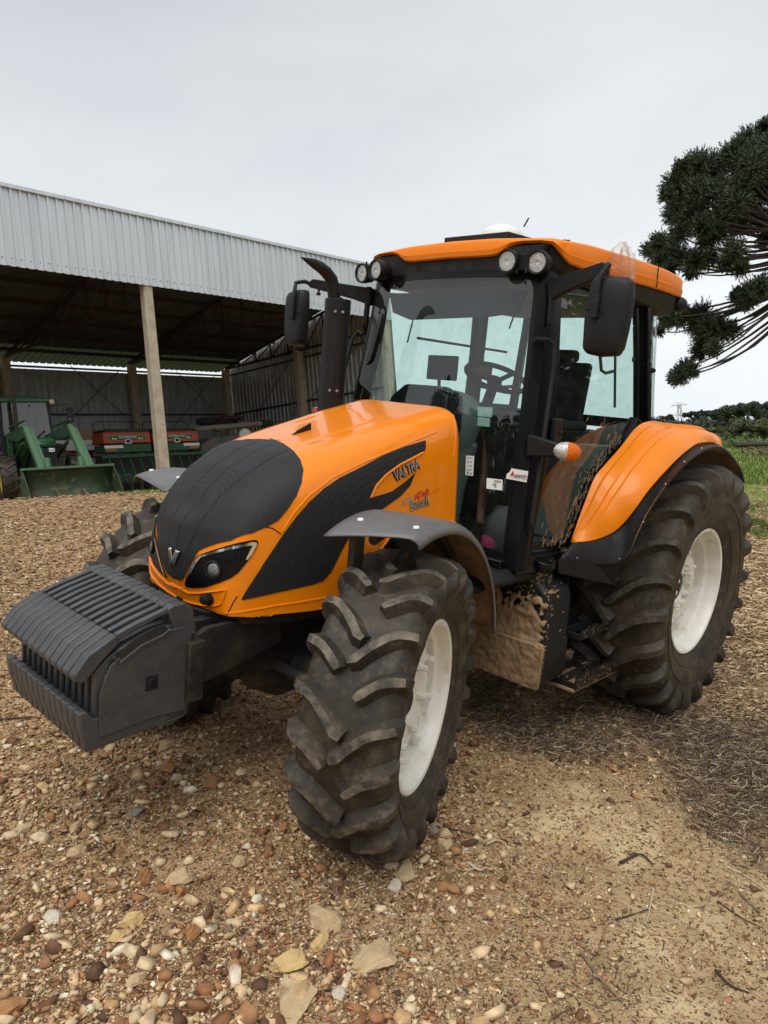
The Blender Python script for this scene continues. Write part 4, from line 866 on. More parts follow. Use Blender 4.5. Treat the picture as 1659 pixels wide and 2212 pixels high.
for k in range(nF):
    a, b = I_[k], O_[k]; row = []; t = (I_[min(k+1,nF-1)]-I_[max(k-1,0)]); nrm = t.cross(b-a); nrm = nrm.normalized() if nrm.length else V3((0,0,1))
    if nrm.z+nrm.x*.5 < 0: nrm = -nrm
    wd = (b-a).length
    e = min(1, k/10, (nF-1-k)/8)
    for u, bu in ((0,0),(.015,.008),(.14,.012),(.19,.034),(.36,.044),(.40,.036),(.50,.036),(.545,.052),(.62,.054),(.74,.050),(.90,.036),(.985,.020),(1,0)):
        row.append(a.lerp(b, u)+nrm*bu*e*min(1, wd/.25))
    rows.append(row)
for s in (1,-1):
    mb = MB(); mb.grid([[V3((p.x, p.y*s, p.z)) for p in r] for r in rows]); rf = mb.build('rear_fender', M['orange_fender'], TR, smooth=28, solid=0, recalc=True)
    av = sum((f.normal*f.area for f in rf.data.polygons), V3()); 
    if av.z < 0: rf.data.flip_normals()
    md = rf.modifiers.new('t', 'SOLIDIFY'); md.thickness = .006; md.offset = -1
    # black flare and the liner under the arch
    n2 = 66; B_ = crv(blk2, n2); Oe = crv(outer_+[Y(1575,980,1.13), Y(1588,1000,1.14), Y(1600,1022,1.14), Y(1603,1042,1.14)], n2)
    mb = MB(); rr_ = []
    for k in range(n2):
        a, b = Oe[k], B_[k]; rr_.append([V3((p.x, p.y*s, p.z)) for p in (a+V3((0,-.01,-.004)), a+V3((0,.004,-.001)), a.lerp(b,.45)+V3((0,.006,.004)), a.lerp(b,.8)+V3((0,.006,.003)), b+V3((0,.004,.002)), b+V3((0,.003,-.012)))])
    mb.grid(rr_); fl = mb.build('fender_flare', M['plastic'], rf, smooth=50, solid=.006)
    mb = MB(); rr_ = []
    for k in range(n2):
        b = B_[k]; a = Oe[k]; q = a.lerp(b, .5); rr_.append([V3((b.x, (b.y-.004)*s, b.z-.006)), V3((q.x-.03, (q.y-.03)*s, q.z-.03)), V3((a.x-.05, (a.y-.15)*s, a.z-.03)), V3((a.x-.06, .60*s, a.z-.05))])
    mb.grid(rr_); mb.build('arch_liner', M['fendermud'], rf, smooth=50)
    mb = MB(); mb.prism([V3((p.x, p.y*s, p.z)) for p in (Y(1206,1207,.84), Y(1290,1219,.96), Y(1340,1214,1.06), Y(1327,1264,1.02), Y(1206,1238,.84))], (-.012,0,0)); mb.build('mud_flap', M['plastic'], rf)
    mb = MB(); 
    for k in range(3, n2-4, 7):
        b = B_[k]; mb.lathe([(.0,.004),(.006,.003),(.007,0)], V3((b.x, (b.y+.004)*s, b.z+.02)), (0,s,0.3), 8)
    mb.build('flare_screw', M['steel'], rf, split=True)
    # dark box closing the cab side under the door
mb = MB(); mb.box((.30,.0,1.5),(.9,.9,.7)); mb.build('rear_bulkhead', M['dark'], TR)
for s in (1,-1):
    arc_ = [(p.x-.035, p.z-.015) for p in [D(u,v) for u,v in ((1232,1172),(1262,1086),(1286,1027),(1305,1005),(1338,968),(1374,928))]]
    MB().prism([V3((x, .735*s if z > 1.6 else .755*s, z)) for x, z in arc_]+[V3((-.1,.70*s,1.93)), V3((-.1,.755*s,1.15))], (0,-.30*s,0)).build('wheel_house', M['inside2'], TR, bevel=.02)
# ---------------------------------------------------------------- fuel tank, steps
mb = MB(); sec = [(.36,.42),(.88,.42),(.90,.46),(.90,.66),(.885,.70),(.885,.90),(.87,.965),(.80,1.02),(.60,1.05),(.36,1.06)]
mb.prism([(1.50,y,z) for y, z in sec], (-.27,0,0)); TK = mb.build('fuel_tank', M['plastic'], TR, smooth=30, bevel=.03, seg=3)
mb = MB(); mb.prism([(1.505,y,z) for y, z in [(.36,.41),(.895,.41),(.90,.66),(.885,.68),(.36,.66)]], (.03,0,0)); mb.build('tank_guard', M['mud'], TK, bevel=.008)
mb = MB(); mb.prism([(2.1,y,z) for y, z in [(.45,1.02),(.76,1.02),(.78,1.05),(.74,1.10),(.45,1.12)]], (-.62,0,0)); mb.build('tank_shoulder', M['plastic'], TK, bevel=.03, seg=3)
ax_ = V3((.16,.34,1)).normalized(); fc = U(1174,1214,'x',1.44)-V3((.16,.34,1)).normalized()*.12
mb = MB(); mb.lathe([(.10,-.14),(.088,-.05),(.078,.02),(.062,.09)], fc, ax_, 24); mb.build('filler_neck', M['plastic'], TK, smooth=50)
mb = MB(); 
rows = [[(r*(1+(.03*(k%2) if 0 < j < 4 else 0)), h) for j, (r, h) in enumerate([(.055,.085),(.072,.09),(.074,.13),(.066,.145),(.0,.146)])] for k in range(2)]
mb.lathe([(.055,.085),(.073,.09),(.075,.128),(.066,.146),(.0,.147)], fc, ax_, 28); mb.beam(fc+ax_*.152-V3((0,.05,0)), fc+ax_*.152+V3((0,.05,-.02)), .026, .02, ax_); mb.build('filler_cap', M['black'], TK, smooth=40, bevel=.004)
# rough mud layer on the tank's front face
n_a, n_b = 84, 90; rr_ = []
g = rng.random((n_b+1, n_a+1))
for _ in range(5): g = (g+np.roll(g,1,0)+np.roll(g,-1,0)+np.roll(g,1,1)+np.roll(g,-1,1))/5
g = np.clip((g-g.mean())/(g.std()*4)+.5, 0, 1)
for i in range(n_b+1):
    z = .415+.58*i/n_b; row = []
    for j in range(n_a+1):
        y = .36+(.535 if z < .67 else .519)*j/n_a; th = .010+.03*(z < .67)+.009*g[i,j]+.002*sin(y*37+z*9)*sin(z*51)+.010*max(0, 1-abs(z-.68)/.02)+.008*max(0,1-abs(z-.83)/.02)
        k = max(0, (z-.80-.16*g[i,j])/.06); th -= k*.05; th -= .05*max(0,(y-.845-.03*g[i,j])/.03)*(z > .66)
        row.append((1.502+th, y, z))
    rr_.append(row)
mb = MB(); mb.grid(rr_); mb.build('mud_crust', M['mud'], TK, smooth=70)
mb = MB(); r_ = random.Random(9)
for k in range(26):                       # splashes running round onto the tank's side
    z = r_.uniform(.45,1.0); x = 1.50-r_.random()**2.2*.18; y = .889 if z < .9 else .889-(z-.9)*.5; l_ = r_.uniform(.006,.026)
    mb.prism([(x,y,z),(x-l_,y,z+l_*.35),(x-l_*1.02,y,z+l_*.35+.002),(x-.003,y,z+.005)], (0,.004,0))
mb.build('mud_flecks', M['mud'], TK, smooth=0)['kind'] = 'stuff'
mb = MB(); r_ = random.Random(5)
for k in range(170):
    a = r_.uniform(0, 2*pi); h = r_.uniform(-.05,.085); rr_2 = np.interp(h, [-.06,0,.05,.09], [.11,.085,.07,.06])+.001; u_ = ax_.orthogonal().normalized(); w_ = ax_.cross(u_)
    p = fc+ax_*h+(u_*cos(a)+w_*sin(a))*rr_2; l_ = r_.uniform(.004,.014); tt = (u_*-sin(a)+w_*cos(a))
    mb.prism([p-ax_*l_, p+tt*.003, p+ax_*l_*.6, p-tt*.003], (u_*cos(a)+w_*sin(a))*.003)
mb.build('mud_flecks', M['mud'], TK, smooth=0)['kind'] = 'stuff'
ST = MB().box((.60,.70,.80),(.012,.40,.78)).box((1.20,.66,.74),(.012,.34,.62)).prism([(.60,.88,.42),(.60,.90,1.12),(.64,.90,1.12),(.64,.88,.42)],(-.012,0,0)).build('step_side_plate', M['plastic'], TR, bevel=.004)
for z, y1, xl in ((1.02,.90,1.14),(.70,.94,1.18),(.42,.98,1.24)):
    mb = MB(); 
    for yy in (y1-.2, y1-.1, y1): mb.box(((xl+.60)/2, yy-.0, z-.02),(xl-.60,.014,.055))
    for xx in (.62, .9, xl): mb.box((xx, y1-.1, z-.03),(.012,.2,.04))
    mb.build('step_tread', M['plastic'], ST, bevel=.003)
MB().prism([(1.25,.99,.37),(1.25,.99,.46),(.62,.99,.46),(.62,.99,.37)], (0,-.012,0)).build('step_kick_plate', M['plastic'], ST)
MB().tube([(.56,.93,1.05),(.55,.94,1.02),(.55,.94,.50)], .008, 6).build('step_rod', M['plastic'], ST)
def flecks(name, parent, n, fn, seed, smin=.004, smax=.02, drip=(0,0,-1)):   # thrown mud: small tapering drops with a body
    r_ = random.Random(seed); mb = MB()
    for k in range(n):
        p, nrm = fn(r_); p = V3(p); nrm = V3(nrm).normalized(); d = (V3(drip)+V3((r_.gauss(0,.25), r_.gauss(0,.1), r_.gauss(0,.25)))); d = (d-nrm*d.dot(nrm)).normalized(); e = nrm.cross(d)
        l_ = smin+r_.random()**2.5*(smax-smin); w_ = l_*r_.uniform(.10,.24)+.0008; mb.add([p-d*l_*.4, p+e*w_, p+d*l_, p-e*w_, p+nrm*w_*.7], [(0,1,4),(1,2,4),(2,3,4),(3,0,4)])
    o = mb.build(name, M['mud'], parent, smooth=0, recalc=False); o['kind'] = 'stuff'; return o
flecks('mud_flecks', ST, 330, lambda r: ((r.uniform(.62,1.25), .993, .37+r.random()**1.5*.09), (0,1,0)), 1, .003, .013)
flecks('mud_flecks', ST, 200, lambda r: ((r.uniform(.62,1.25), r.uniform(.78,.985), .432), (0,0,1)), 2, .003, .012, (1,0,0))
flecks('mud_flecks', ST, 200, lambda r: ((r.uniform(.62,1.18), .950, .71+r.uniform(-.05,.02)), (0,1,0)), 3, .002, .010)
flecks('mud_flecks', ST, 160, lambda r: ((.61, r.uniform(.60,.89), .45+r.random()**2*.6), (1,0,0)), 4, .003, .016)
flecks('mud_flecks', TK, 150, lambda r: ((1.50-r.random()**1.6*.22, .894, r.uniform(.44,.68)), (0,1,0)), 5, .002, .014, (1,0,-.15))
def _ff(r):
    ph = .224; l_ = r.uniform(.06,.178); a = R(r.uniform(78,122)); f_ = V3((cos(ph),sin(ph),0)); n_ = V3((-sin(ph),cos(ph),0)); o_ = f_*cos(a)+V3((0,0,1))*sin(a)
    return V3((2.67681,.81255,.64086))+f_*.03+V3((0,0,.017))+o_*(.824-(.03*max(0,(l_-.15)/.03)))+n_*l_, o_
flecks('mud_flecks', ff1, 110, _ff, 12, .002, .016, (.6,.8,0))
flecks('mud_flecks', TK, 120, lambda r: ((1.51, r.uniform(.40,.85), r.uniform(.93,1.03)), (1,0,.4)), 6, .003, .016, (0,0,1))
mb = MB(); mb.prism([(1.26,.985,.355),(1.26,.76,.355),(.60,.76,.355),(.60,.985,.355)], (0,0,.02)); mb.build('mud_shelf', M['mud'], ST, bevel=.006)
MB().box((.85,.52,.72),(.6,.3,.6)).build('battery_box', M['dark'], TR, bevel=.02)
# plastic wrap caught on the roof edge
# ------------------------------------------------------------------ terrain: a yard sloping up to the shed
def sst(t): t = np.clip(t, 0, 1); return t*t*(3-2*t)
def vnoise(x, y, s, seed):
    g = np.random.default_rng(seed).random((256,256)); x = np.asarray(x)*s; y = np.asarray(y)*s; xi = np.floor(x).astype(int); yi = np.floor(y).astype(int); fx = sst(x-xi); fy = sst(y-yi)
    a = g[xi%256, yi%256]; b = g[(xi+1)%256, yi%256]; c = g[xi%256, (yi+1)%256]; d = g[(xi+1)%256, (yi+1)%256]
    return (a*(1-fx)+b*fx)*(1-fy)+(c*(1-fx)+d*fx)*fy
def gz(x, y, micro=True):
    x = np.asarray(x, float); y = np.asarray(y, float)
    far = sst((-16-x)/10); yy = np.where(y > 8, 8+(y-8)*.35, y); yy = np.where(yy < -16, -16+(yy+16)*.22, yy); r = np.hypot(x, y); k = np.where(r > 105, 105/np.maximum(r, 1), 1.)
    z = .0358*x*k-.1930*yy*k; s = sst((-5.5-y)/6.5)*(1-far); z = z*(1-s)+1.40*s
    z = z+np.where(r > 18, (vnoise(x,y,.12,3)-.5)*.25*np.clip((r-18)/40,0,1), 0)
    if micro:
        wgt = np.clip(1-(r-14)/20, 0, 1)
        m = (vnoise(x,y,1.3,1)-.5)*.05+(vnoise(x,y,4.1,2)-.5)*.028+(vnoise(x,y,11,4)-.5)*.014+(vnoise(x,y,27,5)-.5)*.008
        z = z+m*wgt*(1-.5*s)
    return z
def lines(a, b, d, lo, hi, g=1.12):
    c = list(np.arange(a, b, d)); s = d; q = a
    L0 = []
    while q > lo: s *= g; q -= s; L0.append(q)
    s = d; q = c[-1]; L1 = []
    while q < hi: s *= g; q += s; L1.append(q)
    return np.array(L0[::-1]+c+L1)
gx = lines(-5, 5.6, .035, -900, 500); gy = lines(-8, 3.6, .035, -700, 500)
X, Y_ = np.meshgrid(gx, gy, indexing='ij'); Z = gz(X, Y_); nx, ny = X.shape
idx = np.arange(nx*ny).reshape(nx, ny); F = np.stack([idx[:-1,:-1], idx[1:,:-1], idx[1:,1:], idx[:-1,1:]], -1).reshape(-1, 4)
def ground_mat():
    m = bpy.data.materials.new('gravel_yard_ground'); m.use_nodes = True; t = m.node_tree; b = t.nodes['Principled BSDF']; k = t.links.new; b.inputs['Roughness'].default_value = .92; b.inputs['Specular IOR Level'].default_value = .2
    tc = t.nodes.new('ShaderNodeTexCoord'); P = tc.outputs['Object']
    def noise(s, d=6, r=.6, src=None):
        n = t.nodes.new('ShaderNodeTexNoise'); n.inputs['Scale'].default_value = s; n.inputs['Detail'].default_value = d; n.inputs['Roughness'].default_value = r; k(src or P, n.inputs['Vector']); return n.outputs['Fac']
    def rg(f, a, c, lo=0, hi=1):
        r = t.nodes.new('ShaderNodeMapRange'); r.inputs['From Min'].default_value = a; r.inputs['From Max'].default_value = c; r.inputs['To Min'].default_value = lo; r.inputs['To Max'].default_value = hi; k(f, r.inputs['Value']); return r.outputs[0]
    def mix(f, a, c, bt='MIX'):
        x = t.nodes.new('ShaderNodeMix'); x.data_type = 'RGBA'; x.blend_type = bt
        if isinstance(f, float): x.inputs[0].default_value = f
        else: k(f, x.inputs[0])
        for i, q in ((6, a), (7, c)):
            if isinstance(q, tuple): x.inputs[i].default_value = (*q, 1)
            else: k(q, x.inputs[i])
        return x.outputs[2]
    def ma(op, a, c):
        x = t.nodes.new('ShaderNodeMath'); x.operation = op
        for i, q in ((0, a), (1, c)):
            if isinstance(q, (int, float)): x.inputs[i].default_value = q
            else: k(q, x.inputs[i])
        return x.outputs[0]
    sx = t.nodes.new('ShaderNodeSeparateXYZ'); k(P, sx.inputs[0]); x_, y_ = sx.outputs['X'], sx.outputs['Y']
    vor = lambda s, r=1: (lambda v: (v.inputs.__getitem__('Scale').__setattr__('default_value', s), v.inputs.__getitem__('Randomness').__setattr__('default_value', r), k(P, v.inputs['Vector']), v)[3])(t.nodes.new('ShaderNodeTexVoronoi'))
    soil = mix(rg(noise(3, 9, .7), .35, .65), (.20,.10,.044), (.42,.25,.12)); soil = mix(rg(noise(24, 9, .75), .42, .68), soil, (.60,.45,.26))
    soil = mix(rg(noise(1.3, 4), .5, .7, 0, .5), soil, (.17,.082,.036))
    def pebbles(col, s, amt):
        v = vor(s); sp = t.nodes.new('ShaderNodeSeparateColor'); k(v.outputs['Color'], sp.inputs[0])
        cr = t.nodes.new('ShaderNodeValToRGB'); e = cr.color_ramp
        for i, (p, c) in enumerate(((0,(.10,.05,.028)),(.3,(.25,.135,.065)),(.6,(.42,.28,.15)),(.85,(.58,.44,.27)),(1,(.68,.6,.46)))):
            q = e.elements[i] if i < 2 else e.elements.new(p); q.position = p; q.color = (*c, 1)
        k(sp.outputs[0], cr.inputs[0]); near = rg(v.outputs['Distance'], .30, .45, 1, 0); on = ma('MULTIPLY', near, rg(sp.outputs[1], 1-amt, 1-amt+.02)); return mix(on, col, cr.outputs[0]), on
    sand = mix(rg(noise(5, 9, .7), .3, .7), (.36,.24,.12), (.58,.43,.24)); sand = mix(rg(noise(60, 8, .8), .5, .75), sand, (.24,.145,.07)); sand = mix(rg(noise(2.2, 5, .6), .52, .62), sand, (.62,.47,.27))
    nm = noise(1.1, 6, .65)
    sm = rg(ma('ADD', ma('ADD', y_, ma('MULTIPLY', ma('SUBTRACT', nm, .5), 3.0)), ma('MULTIPLY', x_, -.22)), .35, 1.5)
    c1, o1 = pebbles(soil, 55, .62); c1, o2 = pebbles(c1, 23, .25); c2, o3 = pebbles(sand, 70, .28)
    c = mix(sm, c1, c2)
    # litter bed beside the rear wheel
    lit = ma('MULTIPLY', rg(ma('ADD', x_, ma('MULTIPLY', nm, 1.5)), 2.4, 1.6), rg(ma('ADD', x_, ma('MULTIPLY', nm, 1.5)), -2.6, -1.6)); lit = ma('MULTIPLY', lit, ma('MULTIPLY', rg(y_, .2, .8), rg(ma('ADD', y_, ma('MULTIPLY', nm, 1.2)), 2.6, 1.9)))
    c = mix(ma('MULTIPLY', lit, .45), c, (.10,.066,.042))
    # beyond: chips and grass
    gx_ = rg(ma('ADD', x_, ma('MULTIPLY', ma('SUBTRACT', noise(.35, 6, .7), .5), 18)), -9, -13); yard = rg(ma('ADD', ma('MULTIPLY', x_, -1.), ma('MULTIPLY', y_, 1.)), 14., 22.)
    gr = mix(rg(noise(1.4, 8, .7), .35, .65), (.10,.16,.025), (.20,.26,.045)); gr = mix(rg(noise(9, 8, .8), .5, .8), gr, (.24,.22,.07))
    c = mix(ma('MULTIPLY', gx_, rg(noise(.5, 7, .7), .40, .5)), c, gr); c = mix(rg(ma('MULTIPLY', x_, -1.), 17, 24), c, gr)
    shed = rg(ma('MULTIPLY', y_, -1.), 4.5, 8); tan = mix(rg(noise(7, 8, .75), .4, .65), (.22,.12,.058), (.46,.31,.16)); c = mix(ma('MULTIPLY', shed, rg(ma('MULTIPLY', x_, -1.), 20, 15)), c, tan)
    # ploughed far ridge
    k(c, b.inputs['Base Color'])
    bp = t.nodes.new('ShaderNodeBump'); bp.inputs['Strength'].default_value = .9; bp.inputs['Distance'].default_value = .02
    h = ma('ADD', ma('MULTIPLY', noise(45, 8, .7), .8), ma('MULTIPLY', ma('ADD', o1, o2), .35)); k(h, bp.inputs['Height']); k(bp.outputs[0], b.inputs['Normal'])
    return m
G = npmesh('ground', np.stack([X, Y_, Z], -1), F, ground_mat(), smooth=True); setp(G, 'sloping gravel yard that turns to grass on the right', None, None, 'structure')
# ------------------------------------------------------------------ scatter helpers
RWn = np.array(RW); Cn = np.array(CAM_W)
def on_ground(us, vs):                      # where sight lines meet the ground
    d = (np.array(CF)[None]+np.array(CR)[None]*((us-829.5)/FPX)[:,None]-np.array(CU)[None]*((vs-1106)/FPX)[:,None])@RWn.T
    lo = np.full(len(us), .5); hi = np.full(len(us), 200.); 
    for q in np.geomspace(.8, 200, 130)[::-1]:
        p = Cn+d*q; below = p[:,2] < gz(p[:,0], p[:,1], False)+.03; hi = np.where(below, q, hi)
    lo = hi*.955; hi = hi*1.03
    for _ in range(14):
        m = (lo+hi)/2; p = Cn+d*m[:,None]; b = p[:,2] < gz(p[:,0], p[:,1]); hi = np.where(b, m, hi); lo = np.where(b, lo, m)
    p = Cn+d*hi[:,None]; ok = (p[:,2]-gz(p[:,0],p[:,1]) < .05); return p, ok
def ico(sub):
    bm = bmesh.new(); bmesh.ops.create_icosphere(bm, subdivisions=sub, radius=1); v = np.array([x.co[:] for x in bm.verts]); f = np.array([[q.index for q in x.verts] for x in bm.faces]); bm.free(); return v, f
def pebble_field(name, pts, sizes, m, sub=1, flat=.62, sink=.25, ang=.35, label=None, group=None):
    nt_ = 12; npt = {1: 8, 2: 11}[sub]; Vs_ = []; Fs_ = []; base = 0; n = len(pts); kk = rng.integers(0, nt_, n)   # chipped angular stones: hulls of random points
    sz = sizes; a = rng.random(n)*2*pi; sc = np.stack([sz*rng.uniform(.8,1.4,n), sz*rng.uniform(.6,1.,n), sz*flat*rng.uniform(.6,1.25,n)], 1); tx = rng.normal(0,.3,n)
    for k in range(nt_):
        q = rng.normal(size=(npt,3)); q /= np.linalg.norm(q, axis=1)[:,None]; q *= rng.uniform(.78,1.12,(npt,1)); bm = bmesh.new()
        for c in q: bm.verts.new(c)
        bmesh.ops.convex_hull(bm, input=bm.verts[:]); bmesh.ops.delete(bm, geom=[x for x in bm.verts if not x.link_faces], context='VERTS'); bmesh.ops.triangulate(bm, faces=bm.faces[:]); bm.verts.index_update()
        v0 = np.array([x.co[:] for x in bm.verts]); f0 = np.array([[x.index for x in f.verts] for f in bm.faces]); bm.free(); i = np.where(kk == k)[0]
        v = v0[None]*sc[i][:,None,:]; ca, sa = np.cos(a[i])[:,None], np.sin(a[i])[:,None]; z = v[...,2]+tx[i][:,None]*v[...,0]*.5
        P_ = pts[i]; V = np.stack([v[...,0]*ca-v[...,1]*sa, v[...,0]*sa+v[...,1]*ca, z], -1)+np.stack([P_[:,0], P_[:,1], gz(P_[:,0], P_[:,1])+sz[i]*flat*(1-2*sink)], 1)[:,None,:]
        Vs_.append(V.reshape(-1,3)); Fs_.append((f0[None]+(np.arange(len(i))*len(v0))[:,None,None]).reshape(-1,3)+base); base += len(i)*len(v0)
    return npmesh(name, np.concatenate(Vs_), np.concatenate(Fs_), m, smooth=False)
STN = [(0,(.09,.045,.025)),(.18,(.24,.105,.045)),(.36,(.38,.195,.085)),(.54,(.54,.37,.19)),(.70,(.58,.42,.24)),(.93,(.64,.50,.32)),(1,(.74,.66,.52))]
STF = [(0,(.08,.038,.02)),(.25,(.20,.098,.045)),(.5,(.35,.195,.092)),(.75,(.49,.325,.175)),(.93,(.60,.46,.29)),(1,(.74,.65,.5))]
M['pebble'] = island_mat('loose_gravel_stones', STN); M['fine'] = island_mat('fine_gravel_grit', STF, bump=0)
def region(n, u0, u1, v0, v1): 
    u = rng.uniform(u0, u1, n); v = rng.uniform(v0, v1, n); p, ok = on_ground(u, v); return u[ok], v[ok], p[ok]
def sandy(p): return sst((p[:,1]-.22*p[:,0]+(vnoise(p[:,0],p[:,1],1.1,9)-.5)*1.6-.35)/1.1)
def not_shed(p): return (p[:,1] > -13.5)
cl = lambda p, s, q: vnoise(p[:,0], p[:,1], s, q)
u, v, p = region(95000, -250, 1900, 1085, 2350); keep = (rng.random(len(p)) < (1-.62*sandy(p))*(.45+.9*cl(p,3,21)))&not_shed(p); p = p[keep]
D_ = np.linalg.norm(p-Cn, axis=1); o = pebble_field('gravel', p, rng.uniform(.0035,.0085,len(p))*np.clip(D_/3.0,.8,3.2), M['fine'], sub=1); setp(o, 'fine brown and cream gravel spread over the yard', 'gravel', None, 'stuff')
u, v, p = region(30000, -250, 1900, 1085, 2350); keep = (rng.random(len(p)) < (1-.93*sandy(p))*(.10+1.15*cl(p,2,22)**1.3))&not_shed(p); p = p[keep]
D_ = np.linalg.norm(p-Cn, axis=1); o = pebble_field('coarse_gravel', p, (.008+.015*rng.random(len(p))**2)*np.clip(D_/3.6,.85,1.3), M['pebble'], sub=1, ang=.6); setp(o, 'coarser broken stones scattered in the gravel', 'gravel', None, 'stuff')
u, v, p = region(2600, -200, 1700, 1250, 2350); keep = (rng.random(len(p)) < (1-.97*sandy(p))*(.1+1.3*cl(p,1.6,23)**1.8)*np.clip((v-1250)/400,.1,1)); p = p[keep]
o = pebble_field('broken_stones', p, (.016+.032*rng.random(len(p))**2), M['pebble'], sub=2, ang=.8, flat=.6, sink=.36); setp(o, 'fist sized broken stones half sunk in the gravel', 'stones', None, 'stuff')
# single rocks
def rock_mat(name, c, c2, c3): return mat(name, c, .85, col2=c2, nscale=5, npos=(.4,.6), dirt=c3, dscale=9, dpos=(.52,.66), bump=.9, bscale=22)
RM = dict(tan=rock_mat('tan_stone', (.46,.33,.18), (.58,.45,.28), (.25,.15,.08)), rust=rock_mat('rusty_stone', (.33,.15,.055), (.45,.26,.11), (.14,.07,.04)), white=rock_mat('white_stone', (.58,.52,.42), (.46,.37,.25), (.40,.3,.18)), grey=rock_mat('grey_slate_stone', (.24,.19,.15), (.35,.29,.22), (.14,.1,.08)), yellow=rock_mat('yellow_stone', (.55,.38,.16), (.62,.47,.25), (.3,.18,.08)))
ROCKS = [(640,2160,.155,.075,.4,'tan','biggest cream and rust wedge of rock at the bottom edge of the gravel'),(795,2075,.125,.10,.35,'tan','flat cream slab half sunk right of the yellowish boulder near the bottom'),(625,2085,.072,.055,.8,'yellow','blunt yellowish boulder just above the big rust edged wedge'),
 (700,1998,.10,.07,.7,'tan','split cream rock with an upright crack in the foreground gravel'),(875,1881,.125,.05,.3,'tan','long flat stone with a rust stained end lying in front of the front tyre'),(937,1795,.045,.03,.8,'grey','dark brown stone right beside the foot of the front tyre'),(963,1832,.04,.035,.9,'tan','upright tan stone standing right of the front tyre foot'),
 (850,1921,.045,.035,.7,'white','grey white stone just below the long flat stone'),(167,1846,.058,.045,.8,'tan','rounded tan rock alone on the brown gravel under the weights'),(165,1790,.034,.03,.9,'tan','small blocky tan stone above the rounded tan rock'),(90,1702,.05,.03,.6,'yellow','yellow brown stone lying left of the weights corner'),(37,1715,.05,.03,.6,'tan','pale brown stone at the left edge beside the yellow brown one'),
 (42,1798,.065,.04,.5,'tan','irregular tan rock at the left edge lower than the weights'),(117,1986,.062,.04,.6,'white','chalky white stone at the lower left'),(284,1992,.06,.05,.6,'yellow','pitted yellow white stone left of the bottom centre'),(390,1902,.07,.06,.5,'tan','cracked cream stone cluster in the middle of the gravel'),(392,1904+26,.036,.03,.8,'rust','dark rust stone leaning on the cracked cream one'),
 (517,1868,.046,.035,.8,'tan','smooth tan pebble sized like a fist in the middle gravel'),(362,1613,.05,.04,.8,'tan','pointed tan stone on the dark gravel under the weights'),(455,1690,.085,.04,.35,'rust','long rust brown slab on the gravel below the front axle'),(352,1657,.10,.06,.3,'rust','wide flat rust and tan slab below the weight pack'),(298,2118,.045,.035,.7,'tan','round cream stone near the bottom left centre'),
 (730,2148,.032,.026,.8,'white','small bright white stone at the bottom'),(690,2040,.045,.032,.8,'yellow','orange yellow stone right above the blunt boulder'),(610,1786,.055,.03,.5,'rust','dark rust chip left of the front tyre'),(315,1902,.034,.038,1.1,'rust','upright rust red stone with a flat top in the gravel'),(505,2096,.045,.03,.6,'rust','rust brown lump near the bottom middle'),(415,2020,.03,.04,.9,'rust','red brown stone right of the pitted yellow one'),
 (1185,1425+455,.02,.018,.7,'grey','small dark pebble alone on the sandy soil'),(20,2185,.06,.05,.6,'rust','dark red stone in the bottom left corner'),(250,2030,.04,.032,.7,'yellow','plain yellow pebble below the pitted stone'),(1160,1813,.035,.03,.6,'tan','lone tan stone on the sandy soil right of the front tyre')]
for i, (u, v, a, b, hf, mt, lb) in enumerate(ROCKS):
    p, ok = on_ground(np.array([float(u)]), np.array([float(v)])); p = p[0]
    bm = bmesh.new(); bmesh.ops.create_icosphere(bm, subdivisions=4, radius=1); rr_ = np.random.default_rng(100+i)
    V = np.array([q.co[:] for q in bm.verts]); nr = rr_.normal(size=(18,3)); nr /= np.linalg.norm(nr, axis=1)[:,None]; cut = rr_.uniform(.5,.85,18)
    for q, c in zip(nr, cut): d = V@q; o = d > c; V[o] -= (d[o]-c)[:,None]*q
    fr = np.concatenate([rr_.normal(size=(4,3))*4, rr_.normal(size=(5,3))*13]); V = V*(1+.03*sum(np.sin(V@f+k) for k, f in enumerate(fr))[:,None]/2); V[:,2] += .035*np.sign(np.sin(V[:,2]*17+V[:,0]*3))*(V[:,2] < .75)
    V = V/np.abs(V).max(0); ang = rr_.uniform(-.5,.5)+(.9 if a > b*1.4 else 0); V = V*np.array([a*.95, b*.95, b*hf*1.0]); V = np.stack([V[:,0]*cos(ang)-V[:,1]*sin(ang), V[:,0]*sin(ang)+V[:,1]*cos(ang), V[:,2]], 1)
    for q, c in zip(bm.verts, V): q.co = c
    me = bpy.data.meshes.new('rock'); bm.to_mesh(me); bm.free(); me.materials.append(RM[mt]); me.shade_smooth(); me.set_sharp_from_angle(angle=R(24))
    o = link('rock', me); o.location = (p[0], p[1], float(gz(p[0], p[1]))+b*hf*.28); setp(o, lb, 'rock', 'rocks lying in the gravel')
p, ok = on_ground(np.array([301.,]), np.array([1757.])); p = p[0]
o = MB().add([(0,-.05,.0),(.02,-.02,.012),(.035,.03,.004),(.01,.06,.008),(-.02,.03,.02),(-.03,-.02,.006)], [(0,1,4),(1,2,3),(1,3,4),(0,4,5)]).build('metal_scrap', M['steel'], None, smooth=0, solid=.002); o.location = p+np.array([0,0,.008]); o.rotation_euler = (0,0,-.6); setp(o, 'crumpled silver foil scrap lying on the dark gravel', 'scrap')
